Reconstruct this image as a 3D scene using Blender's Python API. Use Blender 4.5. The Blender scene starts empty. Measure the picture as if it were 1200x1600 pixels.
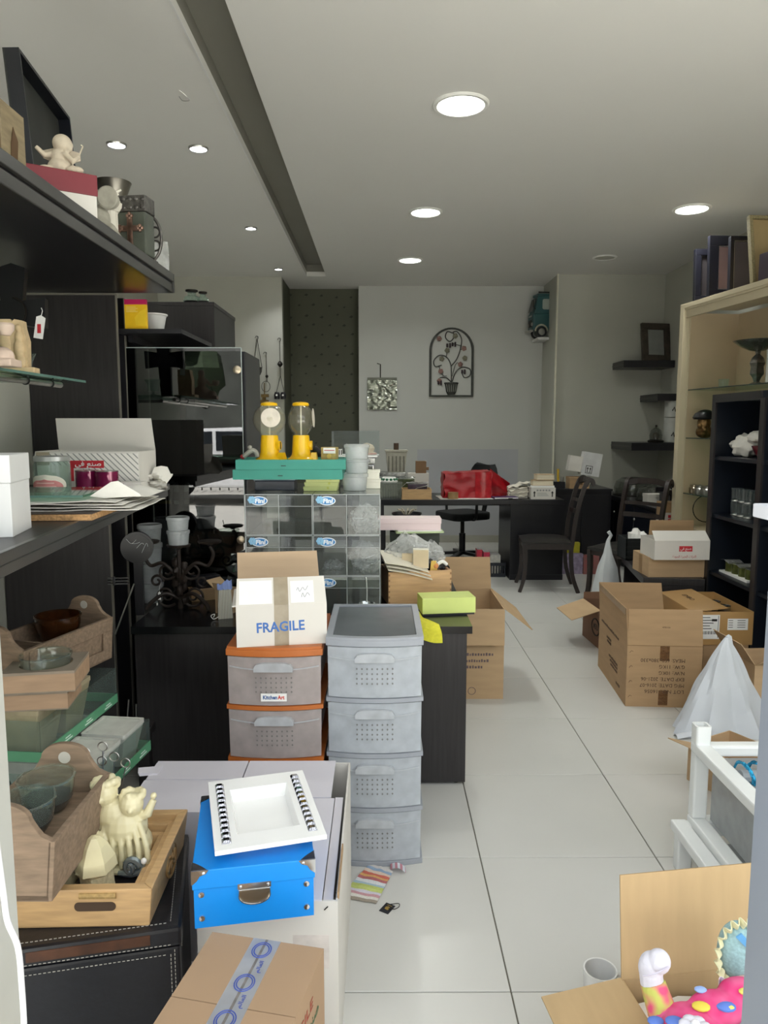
import bpy, bmesh, math, random
from mathutils import Vector, Matrix, Euler, noise

# ------------------------------------------------------------------ camera, world, exposure
SC = bpy.context.scene
COL = SC.collection
F_PX, CAM_H = 1150.0, 1.465
PITCH, YAW = math.atan(135 / F_PX), math.atan(5 / F_PX)
cam_data = bpy.data.cameras.new('camera')
cam_data.sensor_fit = 'VERTICAL'
cam_data.sensor_height = 36.0
cam_data.lens = 36.0 * F_PX / 1600.0
cam_data.clip_start = 0.02
cam_data.clip_end = 200
cam = bpy.data.objects.new('camera', cam_data)
COL.objects.link(cam)
cam.location = (0, 0, CAM_H)
cam.rotation_euler = (math.pi / 2 - PITCH, 0, -YAW)
SC.camera = cam

world = bpy.data.worlds.new('daylight')
SC.world = world
world.use_nodes = True
_bg = world.node_tree.nodes['Background']
_bg.inputs[0].default_value = (0.93, 0.97, 1.0, 1)     # even overcast sky
_bg.inputs[1].default_value = 2.7
sun_data = bpy.data.lights.new('bounce_sun', 'SUN')          # added, high behind the building; its bounce off the pavement brightens the ceiling
sun_data.energy = 33.0; sun_data.angle = math.radians(2); sun_data.color = (1.0, .98, .95)
bounce_sun = bpy.data.objects.new('bounce_sun', sun_data); COL.objects.link(bounce_sun)
bounce_sun.rotation_euler = (math.radians(-28), 0, 0); bounce_sun.location = (0, 6, 12)
SC.view_settings.view_transform = 'Standard'
SC.view_settings.look = 'None'
SC.view_settings.exposure = 0.12
SC.view_settings.gamma = 1.0
SC.view_settings.use_curve_mapping = False

LAMP_W, SPOT_W = 9.0, 3.0
SHOP_Z = 3.15

# ------------------------------------------------------------------ measuring helpers
_c, _s = math.cos(PITCH), math.sin(PITCH)
_cy, _sy = math.cos(YAW), math.sin(YAW)
def _ray(px, py):
    a = (px - 600) / F_PX; b = -(py - 800) / F_PX
    x = a; y = _c + b * _s; z = b * _c - _s
    return Vector((x * _cy + y * _sy, -x * _sy + y * _cy, z))
O = Vector((0, 0, CAM_H))
def P(px, py, Y):                      # sight line meets the upright plane at distance Y
    r = _ray(px, py); return O + r * (Y / r.y)
def G(px, py, Z):                      # sight line meets the level plane at height Z
    r = _ray(px, py); return O + r * ((Z - CAM_H) / r.z)
def S(px, py, X):                      # sight line meets the plane of a side wall
    r = _ray(px, py); return O + r * (X / r.x)
def K(p):                              # metres per picture pixel at a point
    return (p.y * _c - (p.z - CAM_H) * _s) / F_PX
def front(p1, p2, Z, depth):           # a box seen by its front bottom corners: base centre, turn, width
    a, b = G(*p1, Z), G(*p2, Z)
    d = b - a; rz = math.atan2(d.y, d.x)
    n = Vector((-math.sin(rz), math.cos(rz), 0))
    return (a + b) / 2 + n * depth / 2, rz, d.length

# ------------------------------------------------------------------ materials
def lin(h):
    h = h.lstrip('#')
    v = [int(h[i:i + 2], 16) / 255 for i in (0, 2, 4)]
    return tuple(x / 12.92 if x <= .04045 else ((x + .055) / 1.055) ** 2.4 for x in v)
MATS = {}
def mat(name, hexc=None, rough=.5, metal=0., var=.08, scale=12., bump=0., stretch=(1, 1, 1), emit=0., spec=.5, coat=0., hex2=None, detail=4):
    if name in MATS: return MATS[name]
    m = bpy.data.materials.new(name); m.use_nodes = True
    nt = m.node_tree; N = nt.nodes; L = nt.links
    b = N['Principled BSDF']
    c = lin(hexc)
    b.inputs['Roughness'].default_value = rough
    b.inputs['Metallic'].default_value = metal
    b.inputs['Specular IOR Level'].default_value = spec
    b.inputs['Coat Weight'].default_value = coat
    tc = N.new('ShaderNodeTexCoord'); mp = N.new('ShaderNodeMapping')
    mp.inputs['Scale'].default_value = stretch
    L.new(tc.outputs['Object'], mp.inputs['Vector'])
    nz = N.new('ShaderNodeTexNoise'); nz.inputs['Scale'].default_value = scale; nz.inputs['Detail'].default_value = detail
    L.new(mp.outputs['Vector'], nz.inputs['Vector'])
    mx = N.new('ShaderNodeMix'); mx.data_type = 'RGBA'
    ramp = N.new('ShaderNodeMapRange'); ramp.inputs[1].default_value = .3; ramp.inputs[2].default_value = .7
    L.new(nz.outputs['Fac'], ramp.inputs[0]); L.new(ramp.outputs[0], mx.inputs[0])
    if hex2: c1, c2 = c, lin(hex2)
    else: c1, c2 = [x * (1 - var) for x in c], [min(1, x * (1 + var)) for x in c]
    mx.inputs[6].default_value = (*c1, 1); mx.inputs[7].default_value = (*c2, 1)
    L.new(mx.outputs[2], b.inputs['Base Color'])
    if bump:
        bp = N.new('ShaderNodeBump'); bp.inputs['Strength'].default_value = bump; bp.inputs['Distance'].default_value = .004
        L.new(nz.outputs['Fac'], bp.inputs['Height']); L.new(bp.outputs[0], b.inputs['Normal'])
    if emit:
        b.inputs['Emission Color'].default_value = (*c, 1); b.inputs['Emission Strength'].default_value = emit
    MATS[name] = m
    return m
def clear(name, tint='#ffffff', opacity=.06, rough=.03, refl=1., body='#e8f0f0', ior=1.45, bump=0., bscale=25.):
    """thin clear sheet: lets light straight through, mirrors at grazing angles, a little milky body"""
    if name in MATS: return MATS[name]
    m = bpy.data.materials.new(name); m.use_nodes = True
    nt = m.node_tree; N = nt.nodes; L = nt.links
    N.remove(N['Principled BSDF']); out = N['Material Output']
    tr = N.new('ShaderNodeBsdfTransparent'); tr.inputs[0].default_value = (*lin(tint), 1)
    df = N.new('ShaderNodeBsdfDiffuse'); df.inputs[0].default_value = (*lin(body), 1)
    tl = N.new('ShaderNodeBsdfTranslucent'); tl.inputs[0].default_value = (*lin(body), 1)
    md = N.new('ShaderNodeMixShader'); md.inputs[0].default_value = .4
    L.new(df.outputs[0], md.inputs[1]); L.new(tl.outputs[0], md.inputs[2])
    m1 = N.new('ShaderNodeMixShader')
    tc = N.new('ShaderNodeTexCoord')
    nz = N.new('ShaderNodeTexNoise'); nz.inputs['Scale'].default_value = bscale
    L.new(tc.outputs['Object'], nz.inputs['Vector'])
    mr = N.new('ShaderNodeMapRange'); mr.inputs[3].default_value = opacity * .75; mr.inputs[4].default_value = opacity * 1.25
    L.new(nz.outputs['Fac'], mr.inputs[0]); L.new(mr.outputs[0], m1.inputs[0])
    L.new(tr.outputs[0], m1.inputs[1]); L.new(md.outputs[0], m1.inputs[2])
    gl = N.new('ShaderNodeBsdfGlossy'); gl.inputs['Roughness'].default_value = rough
    fr = N.new('ShaderNodeFresnel'); fr.inputs['IOR'].default_value = ior
    if bump:
        bp = N.new('ShaderNodeBump'); bp.inputs['Strength'].default_value = bump; bp.inputs['Distance'].default_value = .02
        L.new(nz.outputs['Fac'], bp.inputs['Height']); L.new(bp.outputs[0], gl.inputs['Normal'])
    ml = N.new('ShaderNodeMath'); ml.operation = 'MULTIPLY'; ml.inputs[1].default_value = refl
    ge = N.new('ShaderNodeNewGeometry'); fb = N.new('ShaderNodeMath'); fb.operation = 'SUBTRACT'; fb.inputs[0].default_value = 1.0
    L.new(ge.outputs['Backfacing'], fb.inputs[1])           # the far side of a thin sheet adds no second mirror
    mf = N.new('ShaderNodeMath'); mf.operation = 'MULTIPLY'; L.new(fr.outputs[0], mf.inputs[0]); L.new(fb.outputs[0], mf.inputs[1])
    L.new(mf.outputs[0], ml.inputs[0])
    m2 = N.new('ShaderNodeMixShader')
    L.new(ml.outputs[0], m2.inputs[0]); L.new(m1.outputs[0], m2.inputs[1]); L.new(gl.outputs[0], m2.inputs[2])
    L.new(m2.outputs[0], out.inputs[0])
    MATS[name] = m
    return m
def striped(name, hexes, axis=0, freq=60., rough=.7, angle=0.):
    """flat printed stripes along a direction"""
    if name in MATS: return MATS[name]
    m = bpy.data.materials.new(name); m.use_nodes = True
    nt = m.node_tree; N = nt.nodes; L = nt.links
    b = N['Principled BSDF']; b.inputs['Roughness'].default_value = rough
    tc = N.new('ShaderNodeTexCoord'); mp = N.new('ShaderNodeMapping')
    mp.inputs['Rotation'].default_value = (0, angle if axis == 2 else 0, 0 if axis == 2 else angle)
    L.new(tc.outputs['Object'], mp.inputs['Vector'])
    sx = N.new('ShaderNodeSeparateXYZ'); L.new(mp.outputs[0], sx.inputs[0])
    mu = N.new('ShaderNodeMath'); mu.operation = 'MULTIPLY'; mu.inputs[1].default_value = freq
    L.new(sx.outputs[axis], mu.inputs[0])
    fr = N.new('ShaderNodeMath'); fr.operation = 'FRACT'; L.new(mu.outputs[0], fr.inputs[0])
    cr = N.new('ShaderNodeValToRGB'); cr.color_ramp.interpolation = 'CONSTANT'
    L.new(fr.outputs[0], cr.inputs[0])
    els = cr.color_ramp.elements
    n = len(hexes)
    while len(els) < n: els.new(.5)
    for i, h in enumerate(hexes):
        els[i].position = i / n
    for i, h in enumerate(hexes):
        els[i].color = (*lin(h), 1)
    L.new(cr.outputs[0], b.inputs['Base Color'])
    MATS[name] = m
    return m

# ------------------------------------------------------------------ mesh builder
class MB:
    def __init__(s): s.v = []; s.f = []; s.sm = []
    def add(s, verts, faces, smooth=False, M=None):
        o = len(s.v)
        for v in verts:
            v = Vector(v)
            if M is not None: v = M @ v
            s.v.append(v)
        for f in faces:
            s.f.append([i + o for i in f]); s.sm.append(smooth)
        return s
    def hexa(s, b, t, M=None):          # four bottom corners, four top corners (anticlockwise from above)
        return s.add(list(b) + list(t), [(3, 2, 1, 0), (4, 5, 6, 7), (0, 1, 5, 4), (1, 2, 6, 5), (2, 3, 7, 6), (3, 0, 4, 7)], False, M)
    def box(s, x0, x1, y0, y1, z0, z1, M=None):
        return s.hexa([(x0, y0, z0), (x1, y0, z0), (x1, y1, z0), (x0, y1, z0)], [(x0, y0, z1), (x1, y0, z1), (x1, y1, z1), (x0, y1, z1)], M)
    def bevbox(s, x0, x1, y0, y1, z0, z1, r=.005, M=None, seg=2):
        bm = bmesh.new(); bmesh.ops.create_cube(bm, size=1)
        for v in bm.verts:
            v.co = ((x0 + x1) / 2 + v.co.x * (x1 - x0), (y0 + y1) / 2 + v.co.y * (y1 - y0), (z0 + z1) / 2 + v.co.z * (z1 - z0))
        bmesh.ops.bevel(bm, geom=bm.edges[:] , offset=r, segments=seg, affect='EDGES', profile=.5)
        bm.verts.index_update()
        s.add([v.co.copy() for v in bm.verts], [[v.index for v in f.verts] for f in bm.faces], False, M)
        bm.free(); return s
    def taper(s, w0, d0, w1, d1, z0, z1, cx=0, cy=0, M=None):
        return s.hexa([(cx - w0 / 2, cy - d0 / 2, z0), (cx + w0 / 2, cy - d0 / 2, z0), (cx + w0 / 2, cy + d0 / 2, z0), (cx - w0 / 2, cy + d0 / 2, z0)],
                      [(cx - w1 / 2, cy - d1 / 2, z1), (cx + w1 / 2, cy - d1 / 2, z1), (cx + w1 / 2, cy + d1 / 2, z1), (cx - w1 / 2, cy + d1 / 2, z1)], M)
    def lathe(s, prof, seg=24, c=(0, 0, 0), M=None, sx=1, sy=1, smooth=True, wob=None):
        c = Vector(c); vs = []; fs = []
        for r, z in prof:
            for i in range(seg):
                a = 2 * math.pi * i / seg
                k = 1 if wob is None else wob(a, z)
                vs.append(c + Vector((r * k * math.cos(a) * sx, r * k * math.sin(a) * sy, z)))
        n = len(prof)
        for j in range(n - 1):
            for i in range(seg):
                i2 = (i + 1) % seg
                fs.append((j * seg + i, j * seg + i2, (j + 1) * seg + i2, (j + 1) * seg + i))
        if prof[0][0] > 1e-6: fs.append(tuple(range(seg - 1, -1, -1)))
        if prof[-1][0] > 1e-6: fs.append(tuple((n - 1) * seg + i for i in range(seg)))
        return s.add(vs, fs, smooth, M)
    def shell(s, prof, th, seg=24, c=(0, 0, 0), M=None, sx=1, sy=1):   # open vessel: outside profile bottom to rim, wall th
        ins = [(max(r - th, .0005), z if i else z + th) for i, (r, z) in enumerate(prof)]
        p = [(0.0001, prof[0][1])] + list(prof) + list(reversed(ins)) + [(0.0001, prof[0][1] + th)]
        return s.lathe(p, seg, c, M, sx, sy)
    def tube(s, pts, r, seg=8, M=None, closed=False, smooth=True):
        pts = [Vector(p) for p in pts]; n = len(pts)
        rs = r if isinstance(r, (list, tuple)) else [r] * n
        vs = []; fs = []; up = None
        for i, p in enumerate(pts):
            if closed: t = pts[(i + 1) % n] - pts[i - 1]
            elif i == 0: t = pts[1] - p
            elif i == n - 1: t = p - pts[i - 1]
            else: t = pts[i + 1] - pts[i - 1]
            if t.length < 1e-9: t = Vector((0, 0, 1))
            t.normalize()
            if up is None:
                up = Vector((0, 0, 1)) if abs(t.z) < .9 else Vector((1, 0, 0))
            u = (up - t * up.dot(t))
            if u.length < 1e-6: u = t.orthogonal()
            u.normalize(); w = t.cross(u); up = u
            for k in range(seg):
                a = 2 * math.pi * k / seg
                vs.append(p + (u * math.cos(a) + w * math.sin(a)) * rs[i])
        m = n if closed else n - 1
        for i in range(m):
            j = (i + 1) % n
            for k in range(seg):
                k2 = (k + 1) % seg
                fs.append((i * seg + k, i * seg + k2, j * seg + k2, j * seg + k))
        if not closed:
            fs.append(tuple(range(seg - 1, -1, -1))); fs.append(tuple((n - 1) * seg + k for k in range(seg)))
        return s.add(vs, fs, smooth, M)
    def bar(s, p0, p1, w, h, M=None, up=(0, 0, 1)):    # straight bar of square section
        p0, p1 = Vector(p0), Vector(p1); t = (p1 - p0).normalized(); up = Vector(up)
        u = up - t * up.dot(t)
        if u.length < 1e-5: u = t.orthogonal()
        u.normalize(); x = t.cross(u)
        b = [p0 - x * w / 2 - u * h / 2, p0 + x * w / 2 - u * h / 2, p0 + x * w / 2 + u * h / 2, p0 - x * w / 2 + u * h / 2]
        return s.hexa(b, [q + (p1 - p0) for q in b], M)
    def strip(s, pts, w, h, side=(0, 1, 0), M=None):   # swept rectangular section, w along side
        pts = [Vector(p) for p in pts]; side = Vector(side).normalized(); vs = []; fs = []; n = len(pts)
        hs = h if isinstance(h, (list, tuple)) else [h] * n
        for i, p in enumerate(pts):
            t = (pts[min(i + 1, n - 1)] - pts[max(i - 1, 0)]).normalized()
            u = t.cross(side).normalized()
            vs += [p - side * w / 2 - u * hs[i] / 2, p + side * w / 2 - u * hs[i] / 2, p + side * w / 2 + u * hs[i] / 2, p - side * w / 2 + u * hs[i] / 2]
        for i in range(n - 1):
            for k in range(4):
                fs.append((i * 4 + k, i * 4 + (k + 1) % 4, i * 4 + 4 + (k + 1) % 4, i * 4 + 4 + k))
        fs += [(3, 2, 1, 0), tuple((n - 1) * 4 + k for k in range(4))]
        return s.add(vs, fs, False, M)
    def ball(s, c, r, seg=14, sc=(1, 1, 1), M=None, wob=0, seed=0):
        vs = []; fs = []; rings = max(5, seg // 2 + 1); c = Vector(c)
        for j in range(rings + 1):
            th = math.pi * j / rings
            for i in range(seg):
                a = 2 * math.pi * i / seg
                d = Vector((math.sin(th) * math.cos(a), math.sin(th) * math.sin(a), -math.cos(th)))
                k = 1 + (wob * noise.noise(d * 2.3 + Vector((seed, seed * 1.7, 0))) if wob else 0)
                vs.append(c + Vector((d.x * r * sc[0] * k, d.y * r * sc[1] * k, d.z * r * sc[2] * k)))
        for j in range(rings):
            for i in range(seg):
                i2 = (i + 1) % seg
                fs.append((j * seg + i, j * seg + i2, (j + 1) * seg + i2, (j + 1) * seg + i))
        return s.add(vs, fs, True, M)
    def prism(s, poly, z0, z1, M=None, smooth=False):  # outline in xy, extruded in z
        n = len(poly)
        vs = [(x, y, z0) for x, y in poly] + [(x, y, z1) for x, y in poly]
        fs = [tuple(range(n - 1, -1, -1)), tuple(range(n, 2 * n))] + [(i, (i + 1) % n, n + (i + 1) % n, n + i) for i in range(n)]
        return s.add(vs, fs, smooth, M)
    def ring(s, outer, inner, z0, z1, M=None):         # outline with a hole, same point count
        n = len(outer)
        vs = [(x, y, z0) for x, y in outer] + [(x, y, z0) for x, y in inner] + [(x, y, z1) for x, y in outer] + [(x, y, z1) for x, y in inner]
        fs = []
        for i in range(n):
            j = (i + 1) % n
            fs += [(i, n + i, n + j, j), (2 * n + i, 2 * n + j, 3 * n + j, 3 * n + i), (i, j, 2 * n + j, 2 * n + i), (n + i, 3 * n + i, 3 * n + j, n + j)]
        return s.add(vs, fs, False, M)
    def sheet(s, fn, nu, nv, th=0., M=None, smooth=True):   # fn(u,v) -> point
        vs = [Vector(fn(i / nu, j / nv)) for j in range(nv + 1) for i in range(nu + 1)]
        w = nu + 1
        q = [(j * w + i, j * w + i + 1, (j + 1) * w + i + 1, (j + 1) * w + i) for j in range(nv) for i in range(nu)]
        if not th: return s.add(vs, q, smooth, M)
        nrm = [Vector() for _ in vs]
        for f in q:
            n = (vs[f[1]] - vs[f[0]]).cross(vs[f[3]] - vs[f[0]])
            for i in f: nrm[i] += n
        lo = [v - (n.normalized() if n.length > 1e-12 else Vector((0, 0, 1))) * th for v, n in zip(vs, nrm)]
        o = len(vs); fs = list(q) + [tuple(reversed([i + o for i in f])) for f in q]
        edge = [i for i in range(w)] + [j * w + nu for j in range(1, nv + 1)] + [nv * w + i for i in range(nu - 1, -1, -1)] + [j * w for j in range(nv - 1, 0, -1)]
        for a, b in zip(edge, edge[1:] + edge[:1]): fs.append((b, a, a + o, b + o))
        return s.add(vs + lo, fs, smooth, M)
    def build(s, name, material, parent=None, bevel=0, sharp=35):
        me = bpy.data.meshes.new(name)
        me.from_pydata([tuple(v) for v in s.v], [], s.f); me.update()
        bm = bmesh.new(); bm.from_mesh(me)
        bmesh.ops.recalc_face_normals(bm, faces=bm.faces[:])
        if bevel:
            bmesh.ops.bevel(bm, geom=[e for e in bm.edges if len(e.link_faces) == 2 and e.calc_face_angle(0) > .6], offset=bevel, segments=2, affect='EDGES', profile=.6, clamp_overlap=True)
        bm.to_mesh(me); bm.free()
        if any(s.sm) and not bevel:
            me.polygons.foreach_set('use_smooth', s.sm)
            me.set_sharp_from_angle(angle=math.radians(sharp))
        me.materials.append(material)
        ob = bpy.data.objects.new(name, me); COL.objects.link(ob)
        if parent is not None: ob.parent = parent
        return ob

def tag(o, label=None, cat=None, group=None, kind=None):
    if label: o['label'] = label
    if cat: o['category'] = cat
    if group: o['group'] = group
    if kind: o['kind'] = kind
    return o
def thing(name, label, cat, loc=(0, 0, 0), rz=0., group=None, rot=None):
    o = bpy.data.objects.new(name, None); COL.objects.link(o)
    o.empty_display_size = .05
    o.location = loc; o.rotation_euler = rot if rot is not None else (0, 0, rz)
    return tag(o, label, cat, group)
def node(name, parent, loc=(0, 0, 0), rot=(0, 0, 0)):    # a part that only carries sub-parts
    o = bpy.data.objects.new(name, None); COL.objects.link(o); o.empty_display_size = .03
    o.parent = parent; o.location = loc; o.rotation_euler = rot
    return o
def copy_tree(o, parent=None):
    c = o.copy(); COL.objects.link(c)
    if parent is not None: c.parent = parent
    for ch in o.children: copy_tree(ch, c)
    return c
def struct(o): return tag(o, kind='structure')
def boxpart(name, m, parent, x0, x1, y0, y1, z0, z1, bevel=0):
    return MB().box(x0, x1, y0, y1, z0, z1).build(name, m, parent, bevel)
def frame(o, right, up):
    r = Vector(right).normalized(); u = Vector(up); u = (u - r * u.dot(r)).normalized(); n = r.cross(u)
    M = Matrix((r, u, n)).transposed().to_4x4(); M.translation = Vector(o); return M
def face(x, y, z, back=False):          # a writing frame on an upright front at (x, y, z), seen from the front
    return frame((x, y, z), (1, 0, 0), (0, 0, 1))
_TX = {}
def text(name, body, size, material, parent, M, width=None, align='CENTER', bold=0., label=None, th=.0004, shear=0., space=1.):
    cu = bpy.data.curves.new('t', 'FONT'); cu.body = body; cu.size = size
    cu.align_x = align; cu.align_y = 'CENTER'; cu.offset = bold; cu.extrude = th / 2; cu.resolution_u = 2; cu.shear = shear
    cu.space_line = .95; cu.space_character = space
    ob = bpy.data.objects.new('t', cu); COL.objects.link(ob)
    dg = bpy.context.evaluated_depsgraph_get(); dg.update()
    me = bpy.data.meshes.new_from_object(ob.evaluated_get(dg))
    bpy.data.objects.remove(ob); bpy.data.curves.remove(cu)
    me.name = name
    k = Matrix.Identity(4)
    if width:
        xs = [v.co.x for v in me.vertices]
        if xs: k = Matrix.Diagonal((width / max(1e-6, max(xs) - min(xs)), 1, 1, 1))
    me.transform(M @ k)
    me.materials.clear(); me.materials.append(material)
    o = bpy.data.objects.new(name, me); COL.objects.link(o); o.parent = parent
    if label: o['label'] = label
    return o
def smooth_path(pts, n=8):               # Catmull-Rom through the points
    pts = [Vector(p) for p in pts]; out = []
    for i in range(len(pts) - 1):
        p0, p1, p2, p3 = pts[max(i - 1, 0)], pts[i], pts[i + 1], pts[min(i + 2, len(pts) - 1)]
        for k in range(n):
            t = k / n
            out.append(.5 * (2 * p1 + (p2 - p0) * t + (2 * p0 - 5 * p1 + 4 * p2 - p3) * t * t + (3 * p1 - p0 - 3 * p2 + p3) * t ** 3))
    out.append(pts[-1]); return out
def rrect(w, h, r, n=4, cx=0, cy=0):
    out = []
    for sx, sy, a0 in ((1, 1, 0), (-1, 1, 90), (-1, -1, 180), (1, -1, 270)):
        for k in range(n + 1):
            a = math.radians(a0 + 90 * k / n)
            out.append((cx + sx * (w / 2 - r) + r * math.cos(a), cy + sy * (h / 2 - r) + r * math.sin(a)))
    return out
def circ(r, n=24, cx=0, cy=0, sy=1): return [(cx + r * math.cos(2 * math.pi * i / n), cy + r * sy * math.sin(2 * math.pi * i / n)) for i in range(n)]
UPF = Matrix.Rotation(math.pi / 2, 4, 'X')   # xy outline -> upright (x, z), thickness towards -y
def upright(y=0., x=0., z=0.): return Matrix.Translation((x, y, z)) @ UPF

# common materials
BLACK = mat('black_laminate', '#2a2728', .38, var=.25, scale=6, stretch=(14, 14, .8), bump=.04)
BLACK2 = mat('black_wood', '#1d1c20', .3, var=.2, scale=8, stretch=(10, 10, 1))
DARKGREY = mat('dark_grey_moulding', '#3a3937', .3, var=.1, scale=5)
CARD = mat('brown_cardboard', '#a98a66', .8, var=.07, scale=5, bump=.05, stretch=(1, 1, 6))
CARD2 = mat('tan_cardboard', '#b99c78', .8, var=.06, scale=5, bump=.05, stretch=(1, 1, 6))
CARDIN = mat('cardboard_inside', '#a88660', .85, var=.07, scale=6, bump=.05)
CARDW = mat('white_cardboard', '#d6d2ca', .7, var=.04, scale=5, bump=.04)
WHITE = mat('white_paint', '#dededc', .4, var=.02)
CHROME = mat('chrome', '#d8d8d8', .15, 1., var=.03)
STEEL = mat('brushed_steel', '#b5b4b0', .3, 1., var=.06, scale=40)
GLASS = clear('clear_glass', '#f4fbf8', .03)
GLASSG = clear('greenish_glass', '#cfe6dc', .08, body='#a8c8bc')
ACRYL = clear('clear_acrylic', '#f4f6f6', .045, body='#c8cccc')
WRAP = clear('crinkled_wrap', '#ffffff', .34, rough=.12, refl=2.0, body='#f2f4f2', bump=1., bscale=60)
INK = mat('black_ink', '#221d18', .8)
INKB = mat('brown_ink', '#5c452c', .8)
RED = mat('red_print', '#c22b35', .6)
PAPER = mat('white_paper', '#efeeea', .7, var=.03)
BRASSY = mat('nickel', '#b8aa94', .3, 1.)
TAPE = clear('packing_tape', '#f6efe2', .5, rough=.2, body='#d8cdb8')
DARKM = mat('dark_metal', '#2a2622', .45, .7, var=.2)
IRON = mat('rusty_iron', '#2b221c', .55, .3, var=.35, scale=40, bump=.2)
CREAM = mat('cream_resin', '#d9cdae', .45, var=.1, scale=18)
STONE = mat('pale_stone_resin', '#c9bda8', .6, var=.12, scale=30, bump=.15)
WOODL = mat('light_wood', '#bd9a6c', .45, var=.14, scale=6, stretch=(2, 14, 14), bump=.05)
WOODG = mat('weathered_wood', '#84705c', .8, var=.22, scale=7, stretch=(2, 12, 12), bump=.2)
# ================================================================== the room
WALLM = mat('grey_green_wall', '#b3b3a8', .75, var=.05, scale=1.6, detail=6)
WALLB = mat('back_wall_paint', '#c0c1bc', .75, var=.03, scale=.9, detail=6)
CEILM = mat('ceiling_paint', '#e0dfda', .8, var=.015, scale=.8)
SLOTM = mat('ceiling_slot_grey', '#8b897f', .8, var=.03, scale=2)  # slot surfaces coloured darker than the ceiling fields
GROUT = mat('grout', '#6b675c', .9, var=.1)
def tile_material():
    m = mat('porcelain_tile', '#cbcac5', .27, var=.025, scale=2.2, spec=.45)
    return m
TILEM = tile_material()

floor = struct(MB().box(-2.6, 3.4, .6, 9.9, -.06, -.004).build('floor', GROUT))
X0, Y0, TS, GAP = .339, 1.758, .6, .004
tile_mesh = None
for i in range(-5, 6):
    for j in range(-2, 14):
        x = X0 + i * TS; y = Y0 + j * TS
        if x + TS > 3.2 and x > 3.2 or x < -2.7: continue
        if y > 9.3 or y < .5: continue
        if tile_mesh is None:
            t = MB().bevbox(GAP / 2, TS - GAP / 2, GAP / 2, TS - GAP / 2, -.012, 0, .0012, seg=1).build('tile', TILEM, floor)
            tile_mesh = t.data
        else:
            t = bpy.data.objects.new('tile', tile_mesh); COL.objects.link(t); t.parent = floor
        t.location = (x, y, 0)

# ceiling in two fields with a recessed slot between them
CZ = SHOP_Z
struct(MB().box(-.62, 3.3, .75, 9.3, CZ, CZ + .05).build('ceiling', CEILM))
cl = struct(MB().box(-2.6, -.84, .75, 8.7, CZ, CZ + .05).build('ceiling', CEILM))
struct(MB().box(-.84, -.62, 8.62, 8.7, CZ, CZ + .05).build('ceiling', CEILM))
struct(MB().box(-1.25, -.2, 9.3, 9.75, CZ, CZ + .05).build('ceiling', CEILM))
struct(MB().box(-1.25, -.62, 8.7, 9.3, CZ, CZ + .05).build('ceiling', CEILM))
sl = MB().box(-.85, -.61, .75, 8.63, CZ + .13, CZ + .16)
sl.box(-.85, -.61, 8.63, 8.66, CZ + .04, CZ + .16); sl.box(-.85, -.84, .75, 8.63, CZ + .05, CZ + .13); sl.box(-.62, -.61, .75, 8.63, CZ + .05, CZ + .13)
slot = struct(sl.build('ceiling_slot', SLOTM))
MB().box(-.846, -.838, .75, 8.62, CZ - .004, CZ + .004).build('slot_bead', WHITE, slot)
hk = MB().tube(smooth_path([Vector((-1.02, 3.95, CZ)), Vector((-1.0, 3.96, CZ - .012)), Vector((-.98, 3.97, CZ - .03)), Vector((-.97, 3.95, CZ - .05)), Vector((-1.0, 3.94, CZ - .055)), Vector((-1.02, 3.95, CZ - .03))]), .0016, 5)
tag(hk.build('wire_hook', STEEL), 'thin loop of wire hanging from the ceiling near the dark slot', 'wire')

# walls
struct(MB().box(-1.62, -1.55, .9, 2.55, 0, CZ).build('wall_left', WALLM))
struct(MB().box(-1.62, -1.55, 2.55, 3.42, 0, 2.04).build('wall_left', WALLM))
struct(MB().box(-2.62, -2.55, .9, 8.7, 0, CZ).build('wall_left', WALLM))
struct(MB().box(-2.6, -1.13, 8.65, 8.75, 0, CZ).build('wall_back', WALLM))
PAPERM = mat('dark_olive_wallpaper', '#525344', .7, var=.05, scale=3)
struct(MB().box(-1.23, -1.13, 8.75, 9.5, 0, CZ).build('wall_back', PAPERM))
rec = struct(MB().box(-1.25, -.2, 9.4, 9.5, 0, CZ).build('wall_back', PAPERM))
random.seed(4)
SPOTM = mat('wallpaper_motif', '#33332b', .7)
sp = MB()
for r in range(19):
    for q in range(5):
        x = -1.12 + q * .19 + (.095 if r % 2 else 0) + random.uniform(-.012, .012); z = .9 + r * .12 + random.uniform(-.02, .02)
        a = random.uniform(-.5, .5); s_ = random.uniform(.8, 1.3)
        sp.prism([(x - .022 * s_, z - .004), (x - .006, z + .008 * s_), (x + .004, z + .016 * s_), (x + .02 * s_, z + .004), (x + .008, z - .012 * s_)], 0, .0012, upright(9.3995))
o = sp.build('leaf_print', SPOTM, rec); o['kind'] = 'stuff'; o['label'] = 'small dark leaf sprigs printed over the wallpaper'
wb = struct(MB().box(-.27, 2.02, 9.2, 9.5, 0, CZ + .04).build('wall_back', WALLB))
PATCH = mat('unpainted_patch', '#b5b6ba', .7, var=.03, scale=3)
a, b = P(652, 702, 9.2), P(808, 776, 9.2)
o = boxpart('painted_patch', PATCH, wb, a.x, b.x, 9.192, 9.2, b.z - .5, a.z); o['label'] = 'bluish grey rectangle low on the back wall'
struct(MB().box(1.985, 3.3, 8.5, 9.3, 0, CZ).build('column', WALLM))
struct(MB().box(1.975, 1.99, 8.46, 8.5, 0, CZ).build('trim_1', mat('pale_corner_bead', '#d8d6c4', .5)))
struct(MB().box(3.2, 3.3, .9, 8.6, 0, CZ).build('wall_right', WALLM))
SK = mat('skirting_tile', '#aaa79b', .3, var=.04)
struct(MB().box(-.27, 1.985, 9.186, 9.2, 0, .09).build('baseboard_back', SK))
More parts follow.
